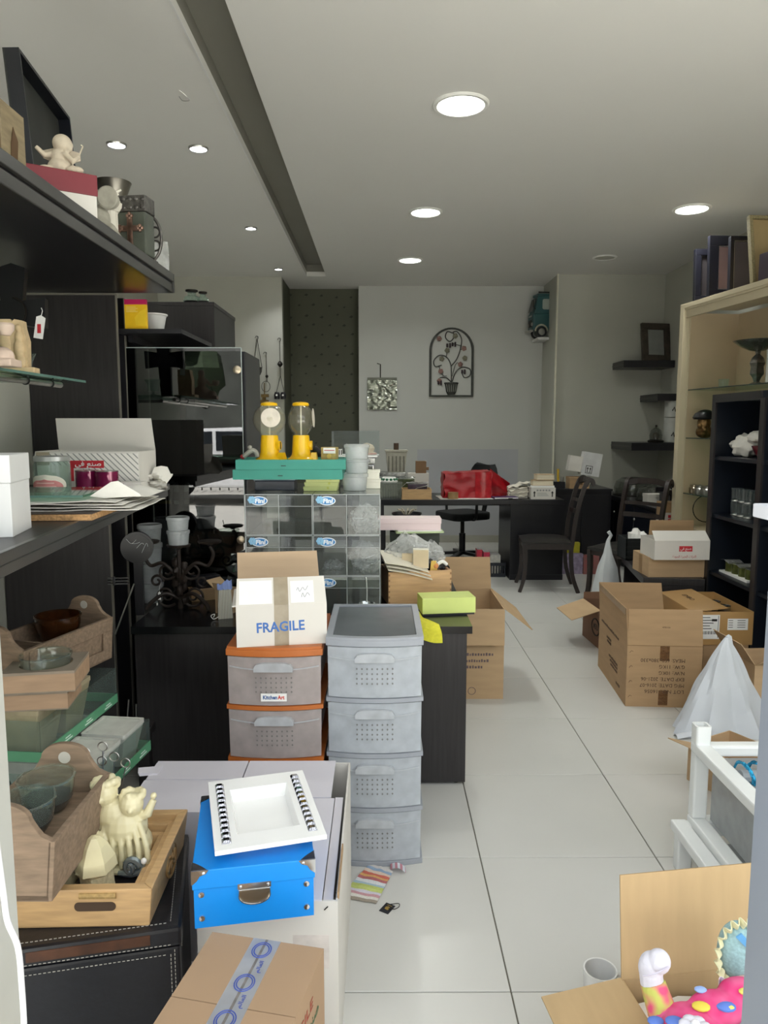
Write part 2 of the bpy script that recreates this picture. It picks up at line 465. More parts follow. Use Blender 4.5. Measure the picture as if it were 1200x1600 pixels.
struct(MB().box(-2.55, -1.13, 8.636, 8.65, 0, .09).build('baseboard_left', SK))
struct(MB().box(3.186, 3.2, .95, 8.5, 0, .09).build('baseboard_right', SK))

# shop front: the camera looks in through the open doorway
JL = mat('pale_door_jamb', '#b0b0a8', .5, var=.03)
JR = mat('blue_grey_metal', '#8f97a3', .32, .35, var=.05, scale=3)
a = P(38, 1600, .92)
struct(MB().box(a.x - .16, a.x, .82, .92, 0, CZ).build('door_jamb', JL))
b = P(1158, 1600, .92)
struct(MB().box(b.x, b.x + .09, .82, .92, 0, CZ).build('door_jamb', JR))
struct(MB().box(-1.7, 3.3, .82, .92, CZ - .12, CZ).build('trim_2', JL))
# white cable down the left jamb
pts = [P(-2, 1340, .8), P(6, 1400, .8), P(12, 1440, .8), P(28, 1480, .8), P(34, 1540, .8), P(38, 1610, .8), P(40, 1700, .8)]
pts = [P(-14, 1250, .805)] + pts + [Vector((P(40, 1700, .8).x, .8, .35)), Vector((-.44, .8, .02)), Vector((-.62, .79, .006))]
cb = MB().tube(smooth_path(pts, 6), .0035, 8)
tag(cb.build('cable', mat('white_cable', '#c6c6c8', .35)), 'white electric cable hanging down the pale door jamb', 'cable')
# white latch box on the grey jamb
q = P(1190, 811, .80)
la = thing('latch_box', 'small white latch box fixed to the grey metal door jamb', 'latch', (q.x, .8, q.z))
boxpart('housing', mat('latch_grey', '#b9bbc0', .5), la, 0, .11, -.014, .021, 0, .0155, .002)
boxpart('bolt', STEEL, la, .012, .03, -.006, .006, -.01, 0)
# street outside, seen only in reflections
PAVE = mat('street_paving', '#b4b2ab', .8, var=.1)
struct(MB().box(-25, 25, -30, .6, -.1, -.02).build('ground', PAVE))

# ------------------------------------------------------------------ lights in the ceiling
TRIM = mat('lamp_trim', '#e9e9e4', .4)
LIT = mat('lit_diffuser', '#fbfff4', .5, emit=14., var=0)
LITS = mat('lit_spot_lens', '#f4f6ff', .5, emit=16., var=0)
OFFM = mat('unlit_diffuser', '#bdbbb0', .5)
def downlight(p, r, lit, label, power, spot=False, group=None):
    t = thing('spotlight' if spot else 'downlight', label, 'ceiling light', (p.x, p.y, CZ), group=group)
    m = MB().lathe([(r * .80, -.002), (r * .84, -.012), (r * .95, -.012), (r, -.004), (r, .0), (r * .8, .0)], 40)
    m.build('trim_ring', TRIM if not spot else STEEL, t)
    MB().lathe([(.0001, -.006), (r * .8, -.006), (r * .8, -.001), (.0001, -.001)], 36).build('diffuser', (LITS if spot else LIT) if lit else OFFM, t)
    if lit:
        ld = bpy.data.lights.new('lamp', 'AREA'); ld.shape = 'DISK'; ld.size = r * 1.5; ld.energy = power; ld.color = (.97, 1., .95) if not spot else (.95, .97, 1.)
        ld.spread = math.radians(150 if not spot else 110)
        lo = bpy.data.objects.new('lamp', ld); COL.objects.link(lo); lo.parent = t; lo.location = (0, 0, -.02)
    return t
downlight(G(720, 163, CZ), .15, True, 'large round ceiling downlight, the one closest to the open doorway', LAMP_W)
downlight(G(665, 331, CZ), .135, True, 'round ceiling downlight, the middle of the three in a row', LAMP_W)
downlight(G(641, 406, CZ), .13, True, 'round ceiling downlight, the one closest to the back wall', LAMP_W)
downlight(G(1081, 326, CZ), .145, True, 'round ceiling downlight above the black picture frames and beige bookcase', LAMP_W)
downlight(G(945, 402, CZ), .12, False, 'unlit round ceiling downlight in front of the wide column', 0)
downlight(G(182, 225, CZ), .06, True, 'small recessed spotlight above the end of the high shelf', SPOT_W, True)
downlight(G(310, 231, CZ), .06, True, 'small recessed spotlight beside the wire loop and dark slot, nearest the doorway in its row', SPOT_W, True)
downlight(G(392, 356, CZ), .052, True, 'small recessed spotlight, the middle one beside the dark slot', SPOT_W, True)
downlight(G(435, 420, CZ), .048, True, 'small recessed spotlight near the wall with hanging ornaments', SPOT_W, True)
# ================================================================== sculpted shapes
def sculpt(name, parts_fn, material, parent=None, voxel=.003, smooth=2):
    """several overlapping forms fused into one continuous skin"""
    m = MB(); parts_fn(m); ob = m.build(name, material, parent)
    rm = ob.modifiers.new('r', 'REMESH'); rm.mode = 'VOXEL'; rm.voxel_size = voxel; rm.use_smooth_shade = True
    sm = ob.modifiers.new('s', 'SMOOTH'); sm.iterations = smooth; sm.factor = .5
    dg = bpy.context.evaluated_depsgraph_get(); dg.update()
    me = bpy.data.meshes.new_from_object(ob.evaluated_get(dg))
    ob.modifiers.clear(); me.materials.clear(); me.materials.append(material); me.name = name
    me.polygons.foreach_set('use_smooth', [True] * len(me.polygons))
    ob.data = me
    return ob

# ================================================================== left wall: shelves
XT = -.90                                    # front of the high shelf
ZT0, ZT1 = 2.04, 2.12
t = thing('wall_shelf', 'deep dark high shelf with stepped front edge carrying the cherub and red lidded box', 'shelf', (XT, 1.0, ZT0))
boxpart('board', BLACK2, t, -.645, -.012, .0, 2.3, .0, .074)
boxpart('upper_moulding', DARKGREY, t, -.02, .0, .0, 2.3, .045, .08, .003)
boxpart('lower_moulding', DARKGREY, t, -.018, -.006, .0, 2.3, .0, .037, .003)
boxpart('end_moulding', DARKGREY, t, -.64, -.0, 2.3, 2.312, .0, .08, .002)

ZM = 1.215                                   # top of the middle shelf
a, b = G(0, 866, ZM), G(265, 756, ZM)
d = (b - a).normalized(); a = a - d * .42; n = Vector((-d.y, d.x, 0))
t = thing('wall_shelf', 'dark waist-high shelf with stepped front edge carrying a white carton and pink glasses', 'shelf', (0, 0, 0))
q = [a + d * .0, b, Vector((-1.545, b.y - .05, ZM)), Vector((-1.545, a.y, ZM))]
MB().hexa([v - Vector((0, 0, .045)) + n * (.012 if i < 2 else 0) for i, v in enumerate(q)], [v + n * (.012 if i < 2 else 0) for i, v in enumerate(q)]).build('board', BLACK, t)
def fascia(nm, o, th, z0, z1):
    w = [a + n * o, b + n * o, b + n * (o + th), a + n * (o + th)]
    MB().hexa([v + Vector((0, 0, z0)) for v in w], [v + Vector((0, 0, z1)) for v in w]).build(nm, DARKGREY, t, .002)
fascia('upper_moulding', 0, .014, -.024, .001)
fascia('lower_moulding', .008, .012, -.052, -.028)
fascia('edge_bead', .006, .004, -.0275, -.0245)
MSA, MSB, MSD, MSN = a, b, d, n

# glass shelf on steel rods
ZG = 1.63
t = thing('glass_shelf', 'green edged glass shelf on steel rods holding a carved plaque and black cross', 'shelf', (-1.09, 1.1, ZG))
MB().box(-.45, 0, 0, 1.66, -.008, 0).build('pane', GLASSG, t)
EDG = mat('green_glass_edge', '#5d7d74', .15)
boxpart('front_edge', EDG, t, 0, .0015, 0, 1.66, -.008, 0)
MB().tube([(-.06, .2, -.02), (-.06, 1.58, -.02)], .011, 12).build('rod', STEEL, t)
MB().tube([(-.2, .2, -.02), (-.2, 1.35, -.02)], .011, 12).build('rod', STEEL, t)
for y in (1.32, 1.5):
    MB().lathe([(.014, -.003), (.014, .003)], 16, M=Matrix.Translation((-.06, y, -.02)) @ Matrix.Rotation(math.pi / 2, 4, 'X')).build('rubber_ring', mat('black_rubber', '#151515', .6), t)
MB().box(-.46, -.19, 1.24, 1.26, -.03, -.012).build('bracket', STEEL, t)

# ------------------------------------------------------------------ dark cabinets behind the shelves
EDGE = mat('grey_edge_band', '#6f6b62', .5)
t = thing('side_cabinet', 'black cabinet end panel under the waist-high shelf behind the wooden planters', 'cabinet', (-1.32, 2.99, 0))
r = P(173, 900, 2.98).x + 1.32
boxpart('end_panel', BLACK, t, -.225, r, -.01, .01, 0, 1.155)
boxpart('edge_band', EDGE, t, r, r + .004, -.01, .01, 0, 1.155)
r2 = P(201, 930, 3.12).x + 1.32
boxpart('back_panel', BLACK2, t, -.21, r2, .12, .14, 0, 1.155)
boxpart('edge_band', EDGE, t, r2, r2 + .004, .12, .14, 0, 1.155)
h = node('hinge', t)
zz = P(190, 908, 2.97).z
for k, dz in enumerate((-.012, 0, .012)):
    MB().tube([(r - .01, -.016, zz + dz), (r + .075, -.012, zz + dz)], .004, 8).build('hinge_bar', CHROME, h)
boxpart('hinge_plate', BLACK2, h, r + .012, r + .018, -.022, -.008, zz - .018, zz + .018)
MB().tube([(r + .005, 0, zz - .23), (r + .085, .02, zz - .02)], .004, 6).build('stay_rod', STEEL, t)
MB().tube([(r + .02, -.004, .05), (r + .05, 0, .32)], .004, 6).build('stay_rod', STEEL, t)
MB().tube([(r + .075, 0, .05), (r + .08, 0, .30)], .004, 6).build('stay_rod', STEEL, t)

r = P(184, 550, 3.30).x
t = thing('tall_cabinet', 'tall black cabinet standing between the high shelf and waist-high shelf', 'cabinet', (r, 3.3, 0))
boxpart('end_panel', BLACK, t, -1.545 - r, 0, -.01, .01, 1.2, 2.035)
boxpart('edge_band', EDGE, t, 0, .004, -.01, .01, 1.2, 2.035)
boxpart('top_band', EDGE, t, -1.545 - r, 0, -.014, -.01, 2.028, 2.035)
r3 = P(200, 640, 3.42).x - r
boxpart('door', BLACK2, t, -.3, r3, .11, .13, 0, 2.035)
boxpart('edge_band', EDGE, t, r3, r3 + .004, .11, .13, 0, 2.035)
boxpart('carcass', BLACK2, t, -.3, r3 - .02, .13, .5, 0, 2.035)
t = thing('upper_cabinet', 'plain black cabinet top standing behind the tall glass door', 'cabinet', (P(198, 600, 4.2).x, 4.2, 0))
ztop = P(300, 472, 4.2).z; w = P(335, 500, 4.2).x - P(198, 600, 4.2).x
boxpart('carcass', BLACK2, t, .13, w - .004, .02, .6, 0, ztop - .02)
boxpart('door', BLACK, t, .13, w - .002, 0, .018, 0, ztop - .02)
boxpart('top', BLACK, t, .12, w, -.004, .6, ztop - .02, ztop)
UCZ = ztop

# two squat glass jars on it
def stopper_jar(loc, r, h, label):
    t = thing('glass_jar', label, 'jar', loc)
    MB().shell([(r * .8, 0), (r, h * .3), (r * .85, h * .6), (r * .5, h * .75), (r * .5, h)], .003, 20).build('body', GLASS, t)
    MB().lathe([(.0001, .003), (r * .78, .003), (r * .93, h * .28), (.0001, h * .28)], 20).build('dark_contents', mat('dark_beads', '#161414', .4, bump=.4, scale=90), t)
    MB().lathe([(r * .5, h), (r * .7, h + .004), (r * .7, h + .012), (.0001, h + .014)], 18).build('stopper', DARKM, t)
p = P(300, 471, 4.3); stopper_jar((p.x, 4.3, UCZ), .05, .07, 'larger squat glass jar with dark contents on the black cabinet')
p = P(314, 471, 4.27); stopper_jar((p.x + .012, 4.27, UCZ), .034, .055, 'smaller squat glass jar with dark contents on the black cabinet')

# yellow and pink book standing against the cabinet, white bowl behind it
p = P(195, 515, 3.36)
sh = thing('cabinet_ledge', 'short black ledge on the tall cabinet door holding a yellow book', 'ledge', (p.x, 3.42, p.z))
boxpart('board', BLACK2, sh, -.02, .26, -.09, .5, -.02, 0)
boxpart('bracket', BLACK2, sh, .0, .02, -.02, .3, -.05, -.02)
t = thing('book', 'yellow book with pink band standing on the black ledge', 'book', (p.x + .002, 3.36, p.z))
k = K(p); W, Hh = 34 * k, 46 * k
YEL = mat('yellow_cover', '#f2c21a', .4, var=.06, scale=20)
boxpart('cover', YEL, t, 0, W, 0, .018, 0, Hh * .83)
boxpart('pink_band', mat('pink_cover', '#c21a5c', .4), t, 0, W, 0, .018, Hh * .83, Hh)
MB().prism([(W * .5, Hh * .15), (W * .98, Hh * .1), (W * .98, Hh * .7), (W * .7, Hh * .6), (W * .45, Hh * .4)], 0, .001, upright()).build('printed_shape', mat('gold_print', '#f7cf2e', .4), t)
for i in range(4): boxpart('print_line', mat('pale_print', '#f4dc8a', .5), t, W * .08, W * (.5 + .1 * (i % 2)), -.001, 0, Hh * (.74 - .05 * i), Hh * (.755 - .05 * i))
pb = P(236, 505, 3.6)
bw = thing('bowl', 'small white bowl behind the yellow book', 'bowl', (pb.x + .01, 3.62, p.z))
MB().shell([(.03, 0), (.045, .04), (.055, .09), (.06, .1)], .004, 24).build('vessel', WHITE, bw)
MB().lathe([(.058, .096), (.063, .098), (.063, .104), (.058, .104)], 24).build('rim', WHITE, bw)

# ------------------------------------------------------------------ things on the high shelf
# wooden block box
t = thing('wooden_box', 'burr wood box with a paler side at the near end of the high shelf', 'box', (-1.0, 2.05, ZT1), .0)
boxpart('body', mat('burr_wood', '#5b4026', .5, var=.5, scale=14, bump=.1, hex2='#8d6f45'), t, -.25, -.004, .004, .126, 0, .16)
boxpart('lid', mat('pale_wood', '#8a7b5e', .6, var=.3, scale=8, stretch=(1, 1, 5)), t, -.25, -.003, .002, .128, .16, .20)
boxpart('pale_side', mat('pale_wood', '#8a7b5e', .6), t, -.004, .0, .0, .13, 0, .2)  # side face coloured paler than the burr body
MB().prism([(.04, .03), (.07, .02), (.085, .12), (.06, .15), (.045, .1)], 0, .0012, Matrix.Translation((.0014, 0, 0)) @ Matrix.Rotation(math.pi / 2, 4, 'Z') @ UPF).build('dark_figure', INKB, t)
# black tray leaning on its edge
tp1, tp2 = G(30, 74, 2.72), G(110, 184, 2.72)
L_, Ht = (tp2 - tp1).length, .60
t = thing('tray', 'empty black rectangular tray leaning upright on the high shelf', 'tray', (tp1.x + .042, tp1.y, ZT1), rot=(0, math.radians(-4), math.atan2(-(tp2.x - tp1.x), tp2.y - tp1.y)))
BT = mat('black_lacquer', '#11141c', .35, var=.15)
boxpart('base', mat('scuffed_grey_base', '#30322f', .6, var=.2, scale=10), t, -.053, -.045, 0, L_, 0, Ht)
for nm, bx in (('rim', (-.048, .0, 0, L_, Ht - .012, Ht)), ('rim', (-.048, .0, 0, L_, 0, .012)), ('rim', (-.048, .0, 0, .012, .012, Ht - .012)), ('rim', (-.048, .0, L_ - .012, L_, .012, Ht - .012))):
    boxpart(nm, BT, t, *bx)
t = thing('picture_frame', 'small plain frame with grey back wedged behind the burr wood box', 'frame', (-1.2, 2.3, ZT1), rot=(0, math.radians(-8), 0))
boxpart('panel', PAPER, t, -.01, 0, 0, .1, .02, .3); boxpart('border', BT, t, -.012, .004, -.01, .0, 0, .32); boxpart('border', BT, t, -.012, .004, .1, .11, 0, .32)
# white box with red lid
p1, p2 = G(15, 249, 2.26), G(152, 274, 2.26)
d_ = p2 - p1; rz = math.atan2(d_.y, d_.x)
t = thing('gift_box', 'flat white box with dark red lid lying under the cherub figurine', 'box', (p1.x, p1.y, ZT1), rz)
W = d_.length
boxpart('base', CARDW, t, .004, W - .004, .004, .17, 0, .08)
boxpart('lid', mat('dark_red_card', '#7d2a33', .55, var=.05), t, 0, W, 0, .175, .075, .14, .004)
# cherub on it
GB = Matrix.Translation((p1.x, p1.y, 0)) @ Matrix.Rotation(rz, 4, 'Z')
cpos = GB @ Vector((W * .63, .08, 0))
t = thing('cherub_figurine', 'pale cherub figurine with arms spread on the red box', 'figurine', (cpos.x, cpos.y, ZT1 + .14), .2)
t.scale = (.8, .8, .8)
def cherub(m):
    m.ball((0, 0, .035), .045, 16, (1.1, .9, .8)); m.ball((0, 0, .075), .034, 16, (1, .9, 1.1))
    m.ball((.012, -.004, .125), .038, 18, (1, 1, .95)); m.ball((.045, -.012, .118), .011, 8)
    m.ball((.04, -.018, .103), .014, 8)
    m.tube([(-.02, 0, .085), (-.055, -.01, .075), (-.085, -.015, .105)], [.014, .012, .009], 8)
    m.tube([(.02, -.02, .085), (.055, -.03, .05), (.075, -.02, .075)], [.014, .012, .009], 8)
    m.ball((.06, -.03, .02), .022, 10, (1.6, .8, .7)); m.ball((-.05, -.03, .018), .022, 10, (1.4, .8, .7))
sculpt('body', cherub, STONE, t, .004)
MB().tube([(.075, -.02, .075), (.085, -.02, .1), (.092, -.02, .115), (.085, -.02, .12)], .003, 6).build('bow', STONE, t)
for sx in (-1, 1):
    MB().sheet(lambda u, v: (sx * (.02 + u * .05), .035 + .01 * u, .06 + v * (.06 - .03 * u) + .02 * u), 4, 4, .006).build('wing', STONE, t)

# white fluted column, silver trumpet vase, winged figurine
p = P(186, 375, 2.95)
t = thing('column_stand', 'small white fluted column stand on the high shelf', 'stand', (-1.035, 2.93, ZT1))
WR = mat('white_resin', '#e6e2d4', .5, var=.05)
boxpart('plinth', WR, t, -.045, .045, -.045, .045, 0, .02, .003)
MB().lathe([(.034, .02), (.03, .03), (.028, .15), (.032, .16)], 40, wob=lambda a, z: 1 + .05 * math.cos(a * 12)).build('shaft', WR, t)
MB().lathe([(.034, .155), (.044, .17), (.046, .185), (.04, .19), (.04, .195)], 24, wob=lambda a, z: 1 + .06 * math.cos(a * 8)).build('capital', WR, t)
t = thing('trumpet_vase', 'silver metal vase with flared mouth behind the white column', 'vase', (-1.07, 3.08, ZT1))
t.scale = (1.02, 1.02, 1.08)
MB().shell([(.045, 0), (.045, .01), (.02, .03), (.028, .1), (.04, .18), (.05, .24), (.066, .28), (.07, .287)], .003, 32).build('vessel', mat('tarnished_silver', '#8d8980', .35, .9, var=.25, scale=10), t)
MB().lathe([(.045, 0), (.048, .004), (.045, .012)], 28).build('foot', STEEL, t)
t = thing('angel_figurine', 'grey stone angel figurine bending forward in front of the white column', 'figurine', (-1.03, 2.8, ZT1), .1)
t.scale = (.85, .85, .92)
GS = mat('grey_stone_resin', '#a5a294', .7, var=.15, scale=25, bump=.2)
def ang(m):
    m.ball((.045, 0, .175), .042, 16, (1.1, .8, .85)); m.ball((0, 0, .1), .05, 14, (1, .8, 1.1))
    m.ball((-.035, 0, .06), .05, 14, (1.1, .9, 1)); m.tube([(.0, -.02, .1), (.06, -.03, .06), (.1, -.02, .01)], [.022, .018, .012], 10)
    m.tube([(-.03, -.02, .06), (.02, -.04, .03), (.08, -.04, .008)], [.028, .024, .014], 10)
sculpt('body', ang, GS, t, .004)
MB().lathe([(.0001, 0), (.042, .002), (.044, .01), (.038, .014), (.0001, .012)], 22, M=Matrix.Translation((.05, -.035, .175)) @ Matrix.Rotation(math.pi / 2, 4, 'X')).build('disc_face', GS, t)
for k in range(5):
    MB().tube([(.0, .03, .13 + k * .012), (.04 + .012 * k, .045, .165 + k * .016)], [.010, .004], 6).build('feather', WR, t)

# tin with cross, openwork oval ornament, clear pack
PEW = mat('pewter', '#6d6a66', .4, .8, var=.3, scale=60, bump=.5)
JADE = mat('grey_green_tin', '#4d5248', .5, var=.25, scale=14)
t = thing('trinket_box', 'grey green trinket box with pewter cross and filigree lid', 'box', (-.957, 2.98, ZT1), -.12)
t.scale = (1.12, 1.0, 1.1)
boxpart('body', JADE, t, -.055, .055, -.04, .04, 0, .145, .006)
boxpart('lid', PEW, t, -.058, .058, -.043, .043, .145, .20, .004)
cr = MB()
for (x0, x1, z0, z1) in ((-.010, .010, .025, .125), (-.032, .032, .078, .098)):
    cr.bevbox(x0, x1, -.048, -.040, z0, z1, .003)
for (x, z) in ((-.036, .088), (.036, .088), (0, .13), (0, .02)):
    for q in ((-.007, 0), (.007, 0), (0, .007), (0, -.007)): cr.ball((x + q[0], -.045, z + q[1]), .007, 8)
cr.build('cross', mat('copper_pewter', '#8a6f62', .35, .9, var=.3, scale=50), t)
fl = MB()
for i in range(5):
    for z in (.158, .186): fl.ball((-.046 + i * .023, -.044, z), .008, 8, (1.2, .5, .8))
fl.build('filigree', PEW, t)
t = thing('openwork_ornament', 'dark openwork metal ornament made of rings beside the trinket box', 'ornament', (-.94, 3.09, ZT1), -.1)
MB().tube([Vector((.055 * math.cos(a), 0, .095 + .09 * math.sin(a))) for a in [2 * math.pi * i / 28 for i in range(28)]], .006, 8, closed=True).build('oval_frame', PEW, t)
rg = 0
for (x, z, r_) in ((0, .155, .022), (-.028, .12, .02), (.028, .12, .02), (0, .095, .022), (-.028, .068, .02), (.028, .068, .02), (0, .035, .022)):
    MB().tube([Vector((x + r_ * math.cos(a), 0, z + r_ * math.sin(a))) for a in [2 * math.pi * i / 16 for i in range(16)]], .004, 6, closed=True).build('ring', PEW, t)
boxpart('base', DARKM, t, -.03, .03, -.02, .02, 0, .008)
t = thing('clear_pack', 'clear plastic packet at the far end of the high shelf', 'packet', (-.955, 3.24, ZT1), .2)
MB().sheet(lambda u, v: (-.05 + .1 * u, .012 * math.sin(7 * u + 5 * v), .12 * v), 10, 10, .001).build('film', WRAP, t)
MB().sheet(lambda u, v: (-.05 + .1 * u, .03 + .012 * math.sin(5 * u + 6 * v), .11 * v), 10, 10, .001).build('film', WRAP, t)

# ------------------------------------------------------------------ things on the glass shelf
p = P(28, 560, 2.25)
t = thing('cross', 'black cross with a price tag leaning against the wall above the glass shelf', 'cross', (-1.235, 2.52, ZG), rot=(math.radians(-6), 0, .05))
BL = mat('black_enamel', '#0e0e10', .35, var=.1)
MB().prism([(-.03, 0), (.03, 0), (.035, .17), (.11, .16), (.11, .26), (.036, .25), (.045, .36), (0, .375), (-.045, .36), (-.036, .25), (-.11, .26), (-.11, .16), (-.035, .17)], -.014, .014, upright()).build('body', BL, t)
MB().tube([Vector((.05 * math.cos(x), -.02, .21 + .05 * math.sin(x))) for x in [math.pi * (-.45 + i / 10) for i in range(10)]], .004, 6).build('string', DARKM, t)
tg = MB().prism([(.075, .125), (.105, .12), (.115, .19), (.1, .2), (.085, .195)], 0, .0015, upright(-.022)).build('price_tag', PAPER, t)
MB().tube([(.1, -.022, .195), (.105, -.022, .215), (.1, -.02, .225)], .0012, 5).build('tag_thread', PAPER, t)
boxpart('tag_writing', RED, tg, .088, .1, -.0242, -.0236, .14, .17)
p = P(45, 578, 2.2)
t = thing('plaque', 'cream carved stone plaque standing on the glass shelf', 'plaque', (-1.16, 2.38, ZG), .15)
CRV = mat('carved_stone', '#cdb48c', .65, var=.18, scale=30, bump=.3)
boxpart('base', CRV, t, -.065, .065, -.03, .03, 0, .018, .003)
MB().prism([(-.04, .018), (.042, .018), (.045, .1), (.036, .14), (.034, .162), (.01, .166), (.004, .158), (-.002, .166), (-.042, .165), (-.044, .1)], -.02, .02, upright()).build('slab', CRV, t)
def fig(m):
    m.ball((.02, -.02, .14), .011, 10); m.ball((.022, -.02, .112), .014, 10, (1, .7, 1.4)); m.ball((.02, -.02, .075), .017, 10, (1, .7, 1.9)); m.ball((.024, -.02, .035), .017, 10, (1, .7, 1.3))
    m.ball((-.02, -.018, .09), .02, 10, (.9, .4, 3))
sculpt('relief', fig, CRV, t, .0035)
t = thing('statuette', 'small pinkish seated figure statuette at the near end of the glass shelf', 'statuette', (-1.13, 2.12, ZG), 0)
PK = mat('pinkish_resin', '#cbb5a4', .6, var=.1, scale=20)
def seat(m):
    m.ball((0, 0, .16), .022, 12, (1, 1, 1.15)); m.ball((0, .0, .105), .03, 12, (.9, .8, 1.5)); m.ball((0, 0, .045), .045, 12, (1.2, 1, .9))
    m.tube([(.02, -.01, .12), (.05, -.02, .09), (.075, -.02, .095)], [.014, .011, .009], 8); m.ball((.06, 0, .03), .03, 10, (1.2, 1, .9))
    m.box(-.05, .1, -.035, .035, 0, .02)
sculpt('body', seat, PK, t, .004)
MB().lathe([(.012, .085), (.022, .1), (.024, .112), (.02, .118), (.0001, .116)], 14, c=(.085, -.02, 0)).build('bowl', PK, t)
t = thing('small_easel', 'dark little wire easel at the edge of the glass shelf', 'easel', (-1.105, 1.98, ZG), .3)
for q in (((-.05, 0, 0), (-.03, .03, .085)), ((.045, 0, 0), (.02, .03, .085)), ((-.05, 0, .035), (.04, 0, .03))):
    MB().tube(q, .005, 6).build('bar', DARKM, t)
t = thing('glass_dish', 'small clear flared glass dish on the glass shelf by the cabinet', 'dish', (-1.27, 2.66, ZG), 0)
MB().shell([(.03, .03), (.034, .06), (.048, .09)], .003, 24).build('vessel', GLASS, t)
MB().lathe([(.03, 0), (.028, .004), (.006, .01), (.006, .026), (.02, .032)], 20).build('stem', GLASS, t)
# ================================================================== cartons
def carton(name, label, loc, rz, w, d, h, m=None, inside=None, flaps=(), group=None, cat='carton', closed=False, rot=None, th=.005):
    """open corrugated carton; flaps = (side, degrees out from upright, length[, start share, end share])"""
    m = m or CARD; inside = inside or CARDIN
    t = thing(name, label, cat, loc, rz, group, rot)
    boxpart('bottom', m, t, -w / 2, w / 2, -d / 2, d / 2, 0, th)
    for nm, bx in (('front_wall', (-w / 2, w / 2, -d / 2, -d / 2 + th)), ('back_wall', (-w / 2, w / 2, d / 2 - th, d / 2)), ('side_wall', (-w / 2, -w / 2 + th, -d / 2 + th, d / 2 - th)), ('side_wall', (w / 2 - th, w / 2, -d / 2 + th, d / 2 - th))):
        boxpart(nm, m, t, *bx, th, h)
    for fdef in flaps:
        side, ang, ln = fdef[:3]; s0, s1 = (fdef[3], fdef[4]) if len(fdef) > 4 else (0, 1)
        a = math.radians(ang)
        along = w if side in 'fb' else d
        x0, x1 = -along / 2 + along * s0, -along / 2 + along * s1
        # flap built upright in (x along, z up), hinge at z=0, outward = -y
        tr = (x1 - x0) * .012
        mb = MB().hexa([(x0, 0, 0), (x1, 0, 0), (x1, th * .8, 0), (x0, th * .8, 0)], [(x0 + tr, 0, ln), (x1 - tr, 0, ln), (x1 - tr, th * .8, ln), (x0 + tr, th * .8, ln)])
        M = Matrix.Rotation(a, 4, 'X')
        place = {'f': Matrix.Translation((0, -d / 2, h)), 'b': Matrix.Translation((0, d / 2, h)) @ Matrix.Rotation(math.pi, 4, 'Z'),
                 'l': Matrix.Translation((-w / 2, 0, h)) @ Matrix.Rotation(-math.pi / 2, 4, 'Z'), 'r': Matrix.Translation((w / 2, 0, h)) @ Matrix.Rotation(math.pi / 2, 4, 'Z')}[side]
        ob = mb.build('flap', fdef[5] if len(fdef) > 5 else m, t); ob.data.transform(place @ M)
    if closed:
        boxpart('lid_flap', m, t, -w / 2, w / 2, -d / 2, -.001, h, h + th * .8); boxpart('lid_flap', m, t, -w / 2, w / 2, .001, d / 2, h, h + th * .8)
    return t
def plainbox(name, label, loc, rz, w, d, h, m, lid=None, lidh=None, cat='box', group=None, over=.003, rot=None, bevel=.0015):
    """shallow box with a slip lid"""
    t = thing(name, label, cat, loc, rz, group, rot)
    lh = lidh or h * .4
    boxpart('base', m, t, -w / 2 + over, w / 2 - over, -d / 2 + over, d / 2 - over, 0, h - lh + .002)
    boxpart('lid', lid or m, t, -w / 2, w / 2, -d / 2, d / 2, h - lh, h, bevel)
    return t

# ================================================================== things on the waist-high shelf
k3 = K(Vector((-1.1, 2.8, ZM)))
loc, rz, w = front((60, 768), (220, 768), ZM, .2)
t = carton('carton', 'white carton with grey diagonal stripes and red label on the waist-high shelf', (loc.x, loc.y, ZM), rz, w, .2, .152, CARDW, CARDW, (('b', -12, .13), ('l', 165, .03)))
DIAG = striped('diagonal_stripes', ['#e6e3dc', '#e6e3dc', '#e6e3dc', '#8f908c'], 0, 62, .7, 0)
nt = DIAG.node_tree; mp = [n for n in nt.nodes if n.type == 'MAPPING'][0]; mp.inputs['Rotation'].default_value = (0, math.radians(45), 0)
MB().box(-.02, w / 2 - .006, -.1012, -.1, .03, .145).build('striped_print', DIAG, t)
MB().box(-w / 2 + .01, -.02, -.1012, -.1, .1, .145).build('striped_print', DIAG, t)
MB().box(-.06, .06, -.1022, -.1012, .09, .118).build('red_label', RED, t)
AR = '\ufef2\ufed3 \ufeca\ufee8\ufebb'
text('label_writing', AR, .024, PAPER, t, face(0, -.1028, .105), .1, bold=.0004)
boxpart('red_stripe', RED, t, -.068, -.056, -.1022, -.1012, .04, .118)
text('side_writing', 'MADE', .012, RED, t, face(.1, -.1022, .058))
boxpart('tape', TAPE, t, -w / 2, -w / 2 + .05, -.1022, -.1, .1, .15)
